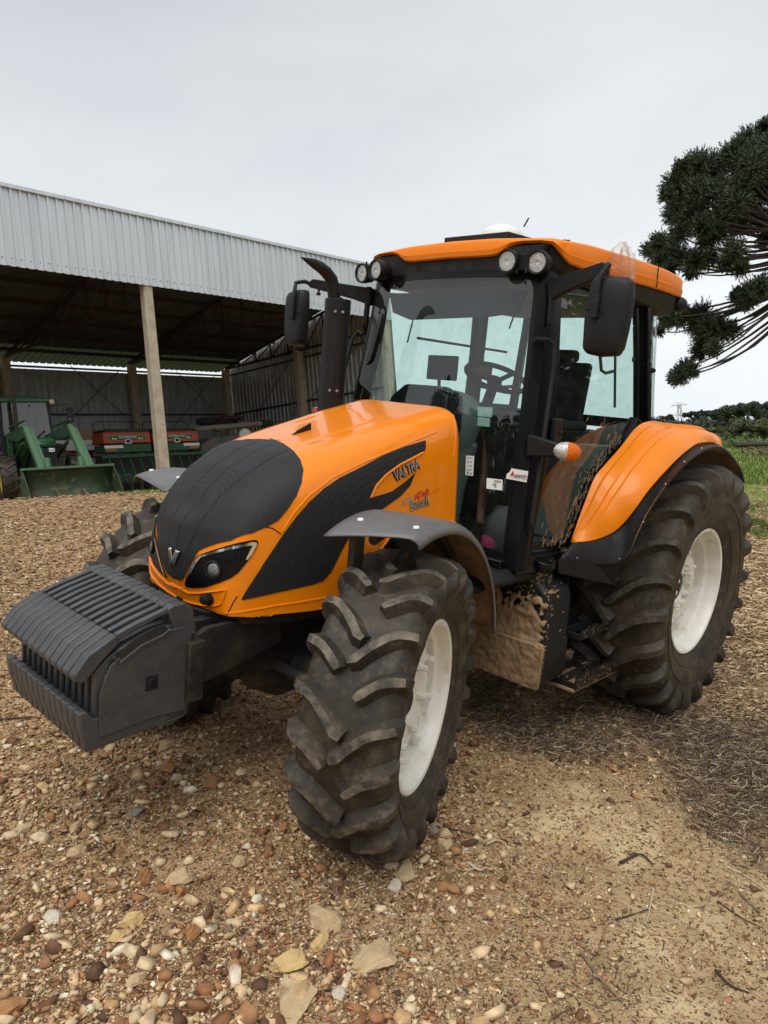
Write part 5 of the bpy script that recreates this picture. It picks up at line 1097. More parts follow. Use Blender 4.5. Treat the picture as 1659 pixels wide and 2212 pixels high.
# ------------------------------------------------------------------ stalks, twigs, leaf
def sticks(name, pts, L_, r, m, lift=.01, tilt=.25, seg=2, aim=None, zref=True):
    n = len(pts); a = rng.random(n)*2*pi if aim is None else rng.normal(aim, .55, n); t = rng.normal(0, tilt, n); d = np.stack([np.cos(a)*np.cos(t), np.sin(a)*np.cos(t), np.sin(t)], 1)
    w = np.stack([-np.sin(a), np.cos(a), 0*a], 1); base = np.stack([pts[:,0], pts[:,1], gz(pts[:,0], pts[:,1])+lift*rng.random(n)+r], 1); bend = rng.normal(0, .18, (n,1))*L_[:,None]
    P = [base-d*L_[:,None]/2, base+w*bend, base+d*L_[:,None]/2]; up = np.array([0,0,1.])[None]; V = []
    for j, q in enumerate(P):
        rr_ = (r*(1.,1.,.5)[j])[:,None] if hasattr(r, '__len__') else r*(1.,1.,.5)[j]
        V += [q+w*rr_, q+up*rr_*1.2, q-w*rr_]
    V = np.stack(V, 1); f = np.array([(0,1,4),(0,4,3),(1,2,5),(1,5,4),(3,4,7),(3,7,6),(4,5,8),(4,8,7),(2,0,3),(2,3,5),(5,3,6),(5,6,8)]); F_ = (f[None]+(np.arange(n)*9)[:,None,None]).reshape(-1,3)
    return npmesh(name, V, F_, m)
M['litter'] = island_mat('dry_needle_litter', [(0,(.03,.02,.014)),(.38,(.10,.062,.038)),(.66,(.22,.15,.09)),(.88,(.42,.32,.2)),(1,(.6,.5,.36))], bump=0)
M['chips'] = island_mat('pale_wood_chips', [(0,(.14,.085,.045)),(.4,(.30,.19,.10)),(.8,(.5,.36,.2)),(1,(.7,.58,.4))], bump=0)
def lit_mask(u, v):                        # measured outline of the litter bed
    top_ = np.interp(u, [985,1100,1300,1480,1640,1800], [1480,1480,1500,1540,1545,1560]); lo_ = np.interp(u, [985,1060,1200,1300,1420,1500,1600,1680,1900], [1545,1590,1635,1660,1680,1790,1830,1850,1900]); return (v > top_)&(v < lo_)
for n_, tag_ in ((60000, 'needle_litter'),):
    u, v, p = region(n_, 960, 1900, 1440, 1960); jit = rng.normal(0, 14, len(u)); k = lit_mask(u+rng.normal(0,10,len(u)), v+jit*1.4+60*(cl(p,1.3,36)-.5))&(rng.random(len(u)) < -.12+1.7*cl(p,2.2,31)); p = p[k]
    o = sticks('needle_litter', p, rng.uniform(.025,.10,len(p)), rng.uniform(.0012,.0030,len(p)), M['litter'], .05, .35); setp(o, 'dark bed of dry needles and twigs beside the rear wheel', 'litter', None, 'stuff')
u, v, p = region(7000, 700, 1850, 1560, 2300); k = rng.random(len(u)) < .12+.6*cl(p,1.7,33)**2; p = p[k]
o = sticks('loose_straw', p, rng.uniform(.015,.07,len(p)), rng.uniform(.0008,.0018,len(p)), M['litter'], .004, .08); setp(o, 'thin loose bits of straw over the sandy soil', 'straw', None, 'stuff')
u, v, p = region(1500, -100, 900, 1500, 2250); o = sticks('loose_straw', p, rng.uniform(.015,.05,len(p)), rng.uniform(.0007,.0014,len(p)), M['litter'], .004, .1); setp(o, 'scattered dry stems among the foreground gravel', 'straw', None, 'stuff')
u, v, p = region(14000, 1540, 1800, 1040, 1560); k = (rng.random(len(u)) < .15+1.1*cl(p,1.1,35)); p = p[k]; D_ = np.linalg.norm(p-Cn, axis=1)
o = sticks('wood_chips', p, rng.uniform(.02,.06,len(p))*np.clip(D_/5,1,2.5), rng.uniform(.003,.007,len(p))*np.clip(D_/5,1,2.5), M['chips'], .02, .2); setp(o, 'pale wood chips on the ground behind the rear wheel', 'wood chips', None, 'stuff')
u, v, p = region(16000, -100, 700, 1056, 1420); k = (rng.random(len(u)) < .75)&not_shed(p); p = p[k]; D_ = np.linalg.norm(p-Cn, axis=1)
o = sticks('wood_chips', p, rng.uniform(.012,.03,len(p))*np.clip(D_/5,1,2.5), rng.uniform(.002,.005,len(p))*np.clip(D_/5,1,2.5), M['chips'], .01, .15); setp(o, 'brown chips and bark bits between tractor and shed', 'wood chips', None, 'stuff')
M['twig'] = mat('grey_brown_twig', (.26,.19,.12), .85, col2=(.12,.08,.05), nscale=30, bump=.6, bscale=80); M['twigp'] = mat('pale_twig', (.5,.4,.28), .85, bump=.5, bscale=80); M['twigd'] = mat('dark_twig', (.05,.032,.022), .85, bump=.5, bscale=80)
TW = [([(1255,2062),(1290,2110),(1325,2150),(1345,2170)],.006,'twig','straight brown stick pointing to the bottom right corner'),([(1052,1828),(1072,1820),(1085,1822),(1098,1840)],.006,'twigp','short bent grey root lying right of the front tyre'),([(1012,1870),(1040,1885),(1048,1880)],.007,'twigp','short pale stub of wood below the bent root'),
 ([(940,1850),(962,1878),(972,1900),(1020,1893)],.0025,'twig','thin wiry stem curling round the stones by the tyre'),([(1412,1925),(1405,1960),(1400,1985),(1395,2000)],.004,'twigp','thin forked pale twig on the sandy soil'),([(1330,1990),(1370,1978),(1400,1968)],.003,'twigd','fine dark straight twig on the sandy soil'),([(1570,1876),(1610,1895),(1659,1930)],.004,'twigp','long pale stem at the right edge of the soil'),
 ([(0,1331),(90,1322),(160,1310)],.004,'twigd','thin dark stem at the left edge above the weights'),([(0,1558),(40,1555),(80,1553)],.006,'twigd','dark stick at the left edge beside the weights'),([(1550,1950),(1600,1985),(1650,2010)],.003,'twigd','fine dark twig near the right edge of the sand'),([(940,1790),(1000,1800),(1050,1815)],.0045,'twigd','dark twig lying right of the front tyre foot'),
 ([(1340,1868),(1390,1852),(1410,1872)],.006,'twigd','dark curved bark strip in the middle of the sand'),([(1600,1935),(1640,1975)],.005,'twig','short brown stick at the right side of the sand'),([(1545,2100),(1580,2135),(1620,2150)],.005,'twigd','dark knobbly stick at the lower right')]
for P_, r_, mt, lb in TW:
    q, ok = on_ground(np.array([float(a[0]) for a in P_]), np.array([float(a[1]) for a in P_])); Q = [V3(a)+V3((0,0,r_*1.1+.004)) for a in q]; c0_ = Q[0].copy()
    sm = crv([a-c0_ for a in Q], 10); mb = MB(); mb.tube(sm, [r_*(1.15-.6*i/9)*random.uniform(.85,1.15) for i in range(10)], 7)
    k = sm[5]; mb.tube([k, k+V3((.02,-.015,.012)), k+V3((.035,-.03,.006))], [r_*.5, r_*.4, r_*.2], 5)
    o = mb.build('twig', M[mt], None, smooth=60); o.location = c0_; setp(o, lb, 'twig', 'twigs and sticks on the ground')
q, ok = on_ground(np.array([1325.]), np.array([1668.])); o = MB().add([(-.04,0,.01),(-.015,.014,.014),(.02,.012,.02),(.045,0,.012),(.02,-.014,.014),(-.015,-.014,.006)], [(0,1,5),(1,2,4,5),(2,3,4)]).build('dry_leaf', mat('orange_brown_leaf', (.5,.22,.1), .7), None, smooth=0, solid=.001); o.location = q[0]+np.array([0,0,.012]); o.rotation_euler = (0,0,.9); setp(o, 'single curled orange brown leaf on the edge of the litter', 'leaf')
# ------------------------------------------------------------------ grass and field
M['grass'] = island_mat('short_green_grass', [(0,(.065,.12,.018)),(.5,(.13,.21,.03)),(.8,(.23,.29,.05)),(1,(.38,.36,.14))], bump=0, rough=.6)
def blades(name, pts, H, W, m, per=1):
    n = len(pts); a = rng.random(n)*2*pi; w = np.stack([np.cos(a), np.sin(a), 0*a], 1)*W[:,None]; ln = rng.normal(0, .35, (n,2))*H[:,None]; b = np.stack([pts[:,0], pts[:,1], gz(pts[:,0], pts[:,1])-.01], 1)
    t = b+np.stack([ln[:,0], ln[:,1], H], 1); md = b+np.stack([ln[:,0]*.3, ln[:,1]*.3, H*.6], 1)
    V = np.stack([b-w, b+w, md+w*.7, md-w*.7, t], 1); f = np.array([(0,1,2),(0,2,3),(3,2,4)]); return npmesh(name, V, (f[None]+(np.arange(n)*5)[:,None,None]).reshape(-1,3), m)
u, v, p = region(34000, 1540, 1800, 948, 1200); D_ = np.linalg.norm(p-Cn, axis=1)
k = ((v < 1045+25*(vnoise(p[:,0],p[:,1],.5,41)-.5))|((v > 1095)&(v < 1170)&(vnoise(p[:,0],p[:,1],1.1,42) > .42)))&(vnoise(p[:,0],p[:,1],.6,43) > .28); p = p[k]; D_ = D_[k]
o = blades('grass', p, rng.uniform(.05,.13,len(p))*np.clip(D_/14,.8,2.6), rng.uniform(.004,.009,len(p))*np.clip(D_/10,1,5), M['grass']); setp(o, 'rough green grass beyond the rear wheel', 'grass', None, 'stuff')
u, v, p = region(2500, 560, 800, 1048, 1120) if False else region(2200, 255, 420, 1052, 1090); k = (p[:,1] < -7)&(p[:,1] > -13.9)&(vnoise(p[:,0],p[:,1],1.3,44) > .45); p = p[k]
o = blades('grass', p, rng.uniform(.03,.07,len(p)), rng.uniform(.006,.012,len(p)), M['grass']); setp(o, 'sparse short grass at the open front of the shed', 'grass', None, 'stuff')
# ------------------------------------------------------------------ leafy plants and trees
def leafcloud(cs, rs, n, size, flat=.8, up=.3):   # leaves gathered in clumps through the crown
    cs = np.array(cs, float); rs = np.array(rs, float); pr = rs**2; pr /= pr.sum(); k = rng.choice(len(cs), n, p=pr); d = rng.normal(size=(n,3)); d /= np.linalg.norm(d, axis=1)[:,None]
    rad = rng.random(n)**.4; p = cs[k]+d*(rs[k]*rad)[:,None]*np.array([1,1,flat]); a = rng.normal(size=(n,3)); a /= np.linalg.norm(a, axis=1)[:,None]; nrm = d*.6+np.array([0,0,up])+rng.normal(0,.4,(n,3)); t = np.cross(a, nrm); t /= np.linalg.norm(t, axis=1)[:,None]+1e-9; s = np.cross(nrm, t); s /= np.linalg.norm(s, axis=1)[:,None]+1e-9
    L_ = size*rng.uniform(.6,1.4,n)[:,None]; V = np.stack([p-t*L_, p+s*L_*.45, p+t*L_, p-s*L_*.45], 1); return V
def leafmesh(name, V, m, parent=None): n = len(V); return npmesh(name, V, np.arange(n*4).reshape(-1,4), m, parent)
M['leafd'] = island_mat('dark_evergreen_leaves', [(0,(.010,.018,.010)),(.5,(.022,.038,.018)),(1,(.045,.065,.026))], bump=0, rough=.7, nz=.5, noise_scale=.5)
M['leafm'] = island_mat('olive_green_leaves', [(0,(.03,.045,.015)),(.5,(.06,.085,.025)),(1,(.13,.15,.045))], bump=0, rough=.7, nz=.4, noise_scale=.8)
M['leafc'] = island_mat('crop_leaves', [(0,(.05,.09,.02)),(.6,(.09,.15,.035)),(1,(.15,.21,.06))], bump=0, rough=.6)
M['bark'] = mat('grey_bark', (.10,.08,.065), .9, col2=(.055,.045,.038), nscale=14, bump=.9, bscale=30)
def dirpx(u, v): d = RW @ ray_t(u, v); return d
def atdist(u, v, dist): d = dirpx(u, v); h = math.hypot(d.x, d.y); return CAM_W+d*(dist/h)
def tree(name, label, u, vtop, vbase, dist, wpx, m, kind='round', seed=0, n=6000, group='trees beyond the field'):
    r_ = np.random.default_rng(seed); top = atdist(u, vtop, dist); base = atdist(u, vbase, dist); base.z = min(base.z, top.z-3); Hh = top.z-base.z; W = wpx/FPX*dist*1.15; root = empty(name, base); setp(root, label, 'tree', group)
    cs, rs = [], []
    if kind == 'umbrella':
        for i in range(26): a = r_.random()*2*pi; q = sqrt(r_.random()); cs.append((W/2*q*cos(a), W/2*q*sin(a), Hh*(.90-.10*q*q+r_.normal(0,.02)))); rs.append(W*.10*r_.uniform(.7,1.2))
        for i in range(10): a = r_.random()*2*pi; q = r_.uniform(.3,.8); cs.append((W/2*q*cos(a), W/2*q*sin(a), Hh*r_.uniform(.55,.78))); rs.append(W*.08)
    else:
        for i in range(34):
            a = r_.random()*2*pi; h = r_.random(); q = sqrt(r_.random())*sqrt(max(.08, 1-(h*1.6-.65)**2)); cs.append((W/2*q*cos(a), W/2*q*sin(a), Hh*(.18+.76*h))); rs.append(W*.13*r_.uniform(.6,1.2))
    V = leafcloud(cs, rs, int(n*2.2), max(.13, dist*.0015)); leafmesh('crown', V, m, root)
    mb = MB(); mb.tube([(0,0,-.5),(W*.01,0,Hh*.5),(0,W*.01,Hh*.86)], [W*.035+.1, W*.026+.07, .05], 8)
    for i in range(0, len(cs), 3): c = V3(cs[i]); mb.tube([V3((0,0,max(Hh*.3, c.z*.72))), c*.6+V3((0,0,c.z*.32)), c], [W*.012+.04, W*.008+.03, .02], 5)
    mb.build('trunk', M['bark'], root, smooth=60); return root
TREES = [('araucaria_tree','wide dark umbrella crowned tree at the far right edge',1640,867,945,120,105,'leafd','umbrella',9000),('araucaria_tree','dark tree with a leaning flat crown left of the big umbrella crown',1572,878,945,130,52,'leafd','umbrella',5000),
 ('broadleaf_tree','bushy olive green tree lowest and nearest, above the rear fender',1583,905,948,95,62,'leafm','round',7000),('broadleaf_tree','rounded mid green tree in front of the umbrella crown at the right edge',1640,907,948,95,60,'leafm','round',7000),('broadleaf_tree','low olive shrub like tree between fender and field',1545,921,950,90,40,'leafm','round',3500),
 ('araucaria_tree','small flat crowned tree on the skyline below the pylon',1497,886,935,190,30,'leafd','umbrella',2500),('araucaria_tree','pair topped flat tree on the skyline right of the pylon',1520,885,935,190,26,'leafd','umbrella',2500),('araucaria_tree','thin leaning tree on the skyline above the rear fender',1543,883,935,185,18,'leafd','umbrella',2000),('broadleaf_tree','dark round tree on the skyline beside the cab corner',1440,897,935,185,36,'leafd','round',3000),('broadleaf_tree','dark dense tree left of the leaning flat crown',1560,896,942,140,40,'leafd','round',4500)]
for i, (nm, lb, u, vt, vb, ds, wp_, mt, kd, n) in enumerate(TREES): tree(nm, lb, u, vt, vb, ds, wp_, M[mt], kd, 50+i, n)
# far wood as one mass, with a lower green belt of crop in front
cs, rs = [], []
for k in range(420):
    u = rng.uniform(1380, 2000); ds = rng.uniform(150, 210); t_ = np.interp(u, [1380,1440,1560,1640,1800,2000], [903,901,899,893,885,890]); q = atdist(u, rng.uniform(t_+26, 952), ds); cs.append(tuple(q)); rs.append(rng.uniform(2,4.2))
o = leafmesh('far_wood', leafcloud(cs, rs, 150000, .36), M['leafd']); setp(o, 'dark far off wood along the horizon at the right', 'wood', None, 'stuff')
u = rng.uniform(1500, 2000, 900); cs = []; rs = []
for a in u: q = atdist(a, rng.uniform(943,953), rng.uniform(60,92)); q.z = float(gz(q.x, q.y))+.4; cs.append(tuple(q)); rs.append(rng.uniform(.5,.9))
o = leafmesh('crop_rows', leafcloud(cs, rs, 50000, .10), M['leafc']); setp(o, 'belt of leafy green crop at the far side of the grass', 'crop', None, 'stuff')
# woods behind the photographer: they stand in the glass reflections
cs, rs = [], []
for k in range(620):
    a = rng.uniform(R(-35), R(185)); ds = rng.uniform(42, 60); x, y = CAM_W.x+ds*cos(a), CAM_W.y+ds*sin(a); hh = rng.random()**1.4*(13+4*sin(a*9)); cs.append((x, y, float(gz(x, y))+hh)); rs.append(rng.uniform(1.5,3))
o = leafmesh('near_wood', leafcloud(cs, rs, 50000, .8), M['leafd']); setp(o, 'dark wood behind the yard seen as reflections in the glass', 'wood', None, 'stuff')
# branch heap in the grass
HP = empty('branch_pile', tuple(on_ground(np.array([1640.]), np.array([987.]))[0][0])); setp(HP, 'heap of bare grey branches with one long dark log in the grass', 'branch pile')
hpz = HP.location; r_ = random.Random(3); mb = MB()
d_ = (CAM_W-hpz).length/FPX
ex = V3((RW@CR)[:]); ex.z = 0; ex.normalize(); ey = V3((-ex.y, ex.x, 0))
mb.tube([ex*(-45*d_)+V3((0,0,26*d_)), V3((0,0,24*d_)), ex*(45*d_)+V3((0,0,20*d_))], [5*d_, 4*d_, 3*d_], 8); mb.build('log', M['twigd'], HP)
mb = MB()
for k in range(46):
    a = ex*r_.uniform(-28,50)*d_+ey*r_.uniform(-25,25)*d_+V3((0,0,r_.uniform(0,16)*d_)); b = a+ex*r_.uniform(-24,24)*d_+ey*r_.uniform(-10,10)*d_+V3((0,0,r_.uniform(-5,8)*d_)); mb.tube([a, (a+b)/2+V3((0,0,r_.uniform(0,5)*d_)), b], [1.6*d_,1.3*d_,.6*d_], 5)
mb.build('branches', M['twig'], HP)
# lattice pylon
top = atdist(1467, 873, 330); PY = empty('transmission_pylon', (top.x, top.y, top.z-28)); setp(PY, 'far off steel lattice power pylon rising above the trees', 'pylon')
mb = MB(); Hh = 28.; px_ = ex
for s in (1,-1):
    for q in (1,-1): mb.beam(px_*2.2*s+ey*2.2*q, px_*.5*s+ey*.5*q+V3((0,0,Hh)), .2)
for i in range(9):
    z0_, z1_ = Hh*i/9, Hh*(i+1)/9; w0, w1 = 2.2-1.7*i/9, 2.2-1.7*(i+1)/9
    for s in (1,-1): mb.beam(px_*w0*s+V3((0,0,z0_)), px_*-w1*s+V3((0,0,z1_)), .14)
for z, w in ((27.5,3.4),(23.5,4.2),(19.5,3.4)): mb.beam(px_*-w+V3((0,0,z)), px_*w+V3((0,0,z)), .2); mb.beam(px_*-w+V3((0,0,z)), V3((0,0,z+1.3)), .12); mb.beam(px_*w+V3((0,0,z)), V3((0,0,z+1.3)), .12)
mb.build('lattice', mat('pylon_steel', (.33,.34,.35), .6, .3), PY, smooth=0)
# ------------------------------------------------------------------ big araucaria at the right
def zT(a, b): return 1348+.2813*a, 242+.2813*b
TF = [(1090,110,60),(950,230,100),(1060,300,110),(850,330,100),(780,390,90),(560,420,110),(440,430,60),(660,400,80),(500,520,110),(380,560,90),(330,650,60),(680,520,90),(760,620,110),(880,420,100),(980,430,120),(1080,430,100),(430,700,110),(560,760,110),(380,800,80),(480,850,100),(600,880,90),(760,800,120),(850,700,100),(960,760,110),(1000,650,90),(880,880,100),(700,950,90),(620,1000,60),(1060,850,80),(270,1000,70),(210,1070,80),(350,1060,90),(290,1130,80),(430,1130,90),(550,1150,90),(360,1200,60),(520,1230,60),(650,1130,70),(850,1080,90),(800,1160,70),(900,1200,60),(420,950,80),(330,1560,80),(420,1590,80),(290,1500,60),(480,1560,60),(340,1630,50),(270,1690,40),(600,1560,90),(560,1640,80),(680,1660,100),(620,1760,100),(740,1690,90),(820,1680,70),(580,1850,70),(690,1820,60),(900,1440,80),(980,1400,90),(1060,1340,80),(870,1400,50),(940,1480,50),(450,2010,75),(400,2050,60),(520,1990,50),(470,1950,50),(1030,560,60),(1090,980,60),(640,620,90),(560,620,90),(900,560,80),(1130,600,90),(1180,400,110),(1200,800,100),(1230,1000,80),(1150,250,90)]
TD = 14.5; TB = atdist(*zT(1330,1300), TD); gzb = float(gz(TB.x, TB.y)); AR = empty('araucaria_tree', (TB.x, TB.y, gzb)); setp(AR, 'tall araucaria pine reaching in from the right with tufted dark branch ends', 'tree')
o0 = V3((TB.x, TB.y, gzb)); tr_top = atdist(*zT(1330,-100), TD)-o0
mb = MB(); mb.tube([(0,0,-.3), (.03,0,2), (0,.03,tr_top.z*.6), (0,0,tr_top.z)], [.30,.26,.2,.1], 14); mb.build('trunk', M['bark'], AR, smooth=60)
br = MB(); Vs = []; r_ = np.random.default_rng(12)
M['arau'] = island_mat('araucaria_needles', [(0,(.016,.032,.017)),(.5,(.036,.065,.029)),(.85,(.06,.095,.038)),(1,(.09,.085,.042))], bump=0, rough=.55, nz=.3, noise_scale=3)
for i, (a, b, rz) in enumerate(TF):
    ds = TD+r_.uniform(-1.3,1.3); c = atdist(*zT(a, b), ds)-o0; rad = rz*.2813/FPX*ds*1.12; za = 1080+(b-1080)*.42; at_ = atdist(*zT(1330, za), TD)-o0; at_.x = 0; at_.y = 0
    ln_ = (c-at_).length; mid = at_.lerp(c, .5)+V3((r_.normal()*.03, r_.normal()*.03, -.075+r_.normal()*.02))*ln_; thick = .022+.010*(c-at_).length/2
    br.tube(crv([at_, mid, at_.lerp(c,.82)+V3((0,0,-.055*ln_)), c], 8), [thick*(1-.72*j/7) for j in range(8)], 6)
    nb = int(60+ 230*(rz/100)**2); out = (c-at_).normalized()
    for k in range(nb):
        d = V3(r_.normal(size=3)); d.normalize(); d = (d+out*.35+V3((0,0,.25))).normalized(); L_ = rad*r_.uniform(.55,1.05); st_ = c+d*(rad*r_.uniform(0,.25))-out*rad*.2*r_.random(); e = d.orthogonal().normalized(); f_ = d.cross(e); nseg = 9; dr_ = V3((0,0,r_.uniform(-.10,.14)*L_))
        for j in range(nseg):
            t = (j+.3)/nseg; pb = st_+d*L_*t+dr_*t*t; wl_ = .017*(1.15-.5*t); 
            for q in range(2):
                an = j*2.4+q*pi+k; w = e*cos(an)+f_*sin(an); tip = pb+w*wl_*2.0+d*.034; sd_ = d.cross(w)*.0095; Vs.append((pb-sd_, pb+sd_, tip))
br.build('branch_limbs', mat('dark_araucaria_bark', (.04,.034,.028), .9, bump=.8, bscale=30), AR, smooth=60); Vn = np.array([[tuple(x) for x in t] for t in Vs]); npmesh('needle_tufts', Vn, np.arange(len(Vn)*3).reshape(-1,3), M['arau'], AR)
# ------------------------------------------------------------------ open machinery shed (level world frame)
SF = 1.40
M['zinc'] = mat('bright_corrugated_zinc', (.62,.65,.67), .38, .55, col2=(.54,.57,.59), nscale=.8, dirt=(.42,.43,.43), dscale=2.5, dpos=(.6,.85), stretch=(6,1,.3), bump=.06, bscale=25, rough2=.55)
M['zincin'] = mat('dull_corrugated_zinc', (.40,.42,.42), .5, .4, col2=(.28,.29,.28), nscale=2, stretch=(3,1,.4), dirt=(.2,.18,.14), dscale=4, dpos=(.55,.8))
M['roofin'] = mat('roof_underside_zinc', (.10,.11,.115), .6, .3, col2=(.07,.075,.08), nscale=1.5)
M['conc'] = mat('cast_concrete', (.47,.41,.31), .9, col2=(.36,.31,.23), nscale=4, dirt=(.26,.2,.13), dscale=14, dpos=(.6,.72), bump=.6, bscale=30)
M['truss'] = mat('dark_red_truss_paint', (.035,.018,.018), .6); M['rod'] = mat('dark_steel_rod', (.03,.03,.03), .6)
def skyl():
    m = bpy.data.materials.new('green_translucent_sheet'); m.use_nodes = True; t = m.node_tree; t.nodes.clear(); o = t.nodes.new('ShaderNodeOutputMaterial'); a = t.nodes.new('ShaderNodeBsdfTranslucent'); a.inputs[0].default_value = (.022,.028,.015,1); b = t.nodes.new('ShaderNodeBsdfDiffuse'); b.inputs[0].default_value = (.10,.125,.07,1); x = t.nodes.new('ShaderNodeMixShader'); x.inputs[0].default_value = .3
    t.links.new(a.outputs[0], x.inputs[1]); t.links.new(b.outputs[0], x.inputs[2]); t.links.new(x.outputs[0], o.inputs[0]); return m
M['skyl'] = skyl()
SH = empty('open_shed', (-4, -14, SF)); setp(SH, 'open fronted machinery shed of corrugated zinc on concrete posts', 'shed'); o0 = V3((-4,-14,SF))
def W(x, y, z): return V3((x, y, z))-o0
def corr(mb, O, A, B, N_, L_, H_, pitch=.245, dep=.032, prof=((0,0),(.60,0),(.70,1),(.88,1),(.98,0)), Hf=None):
    A, B, N_ = V3(A), V3(B), V3(N_); r0, r1 = [], []; n = int(L_/pitch)+1
    for k in range(n):
        for f, d in prof:
            s = (k+f)*pitch
            if s > L_: break
            p = V3(O)+A*s+N_*d*dep; r0.append(p); r1.append(p+B*(H_ if Hf is None else Hf(s)))
    mb.grid([r0, r1]); return mb
XL, XR = 8.0, -14.42
mb = MB(); corr(mb, W(XL,-14.0,6.76), (-1,0,0), (0,0,1), (0,1,0), XL-XR, 1.74, pitch=.205, dep=.045); mb.build('front_fascia', M['zinc'], SH, smooth=0)
mb = MB(); mb.beam(W(XL,-13.97,8.53), W(XR-.05,-13.97,8.53), .10, .09); 
for k in range(9): mb.box(W(XL-2.6*k-.6,-13.95,8.53), (.03,.11,.10))
mb.build('fascia_capping', M['zinc'], SH, bevel=.005)
mb = MB(); r_ = random.Random(2)
for k in range(105): mb.lathe([(.0,.012),(.012,.01),(.014,0)], W(XL-.06-.205*k, -13.996, 6.93+r_.uniform(-.01,.01)), (0,1,0), 6)
mb.build('fascia_screw', M['rod'], SH)
def rz(y): return 8.42+(y+14.0)*.185       # roof slopes down to the back
mb = MB(); P0 = W(XL,-14.0,rz(-14)); Lr = sqrt(8.0**2+(8.0*.185)**2); B_ = V3((0,-1,-.185)).normalized(); Nn = V3((0,-.185,1)).normalized(); Nn = V3((0,-.185,1)).normalized()
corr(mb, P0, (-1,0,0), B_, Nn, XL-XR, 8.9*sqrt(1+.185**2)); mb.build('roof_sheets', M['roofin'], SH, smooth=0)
mb = MB(); corr(mb, W(XL,-22.9,rz(-22.9)), (-1,0,0), B_, Nn, XL-XR, 1.7); mb.build('skylight_sheets', M['skyl'], SH, smooth=0)
mb = MB(); 
for y in np.arange(-14.2, -23.6, -1.28): mb.beam(W(XL,y,rz(y)-.07), W(XR,y,rz(y)-.07), .06, .12)
mb.build('roof_purlins', M['truss'], SH)
BW = -24.0
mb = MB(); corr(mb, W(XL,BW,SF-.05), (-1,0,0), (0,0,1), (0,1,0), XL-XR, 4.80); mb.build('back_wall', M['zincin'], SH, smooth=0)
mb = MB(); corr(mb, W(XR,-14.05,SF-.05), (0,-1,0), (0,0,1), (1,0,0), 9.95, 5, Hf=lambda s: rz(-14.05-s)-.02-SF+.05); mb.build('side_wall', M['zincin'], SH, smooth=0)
def post(x, y, w, d, top, nm='post', lb=None):
    b = .92; mb = MB(); c = .03; R0 = []
    for z, k in ((1.2,1.06),(top,.94)):
        hw, hd = w/2*k, d/2*k; R0.append([W(x+a, y+e, z) for a, e in ((-hw+c,-hd),(hw-c,-hd),(hw,-hd+c),(hw,hd-c),(hw-c,hd),(-hw+c,hd),(-hw,hd-c),(-hw,-hd+c))])
    mb.grid(R0, cu=True); mb.add(R0[1], [tuple(range(8))]); o = mb.build(nm, M['conc'], SH, smooth=20); return o
pf = post(-5.03,-14.15,.27,.27,6.95); pf['label'] = 'pale concrete front post'
for x in (-.2,-4.9,-9.65,-14.1): post(x, BW+.22, .30,.30, 6.45)
post(-14.2,-18.95,.3,.3,6.5); post(-14.2,-14.2,.3,.3,6.95); post(4.4,-14.15,.27,.27,6.95)
for y0, y1 in (): pass
mb = MB()
for z in (4.50, 6.22, 2.9): mb.beam(W(XL,BW+.08,z), W(XR,BW+.08,z), .05, .07); mb.beam(W(XR+.08,-14.1,z), W(XR+.08,BW,z), .05, .07)
mb.build('wall_girts', M['rod'], SH)
mb = MB()
for xa, xb in ((-4.9,-9.65),(-9.65,-14.1),(-.2,-4.9)):
    mb.tube([W(xa-.9,BW+.13,1.6 if False else 3.2), W(xb+.9 if False else xb+.5,BW+.13,6.2)], .014, 5); mb.tube([W(xb+.5,BW+.13,4.5), W(xb+2.4,BW+.13,6.3)], .014, 5)
mb.tube([W(-14.25,-19.2,6.4), W(-14.25,-23.0,3.6)], .014, 5); mb.tube([W(-14.25,-15.2,6.4), W(-14.25,-18.6,4.5)], .014, 5)
mb.build('brace_rods', M['rod'], SH)
for x in (4.4,-.25,-4.98,-9.62,-14.2):
    mb = MB(); zb_ = 6.50; n = 9; ys = np.linspace(-14.1, -23.9, n+1)
    mb.beam(W(x,-14.1,zb_), W(x,-23.9,zb_), .07,.08); mb.beam(W(x,-14.1,rz(-14.1)-.16), W(x,-23.9,max(rz(-23.9)-.16, zb_+.04)), .07,.08)
    for i in range(n):
        zt0, zt1 = max(rz(ys[i])-.16, zb_+.05), max(rz(ys[i+1])-.16, zb_+.05); mb.beam(W(x,ys[i],zb_), W(x,ys[i],zt0), .05); mb.beam(W(x,ys[i],zt0), W(x,ys[i+1],zb_), .04)
    mb.build('truss', M['truss'], SH, smooth=0)
mb = MB(); mb.beam(W(XL,-14.1,6.88), W(XR,-14.1,6.88), .08,.12); mb.beam(W(XL,-14.1,8.1), W(XR,-14.1,8.1), .08,.12)
for x in np.arange(XR, XL, 1.2): mb.beam(W(x,-14.1,6.88), W(x+.6,-14.1,8.1), .04); mb.beam(W(x+.6,-14.1,8.1), W(min(x+1.2,XL),-14.1,6.88), .04)
mb.build('eaves_beam', M['truss'], SH, smooth=0)
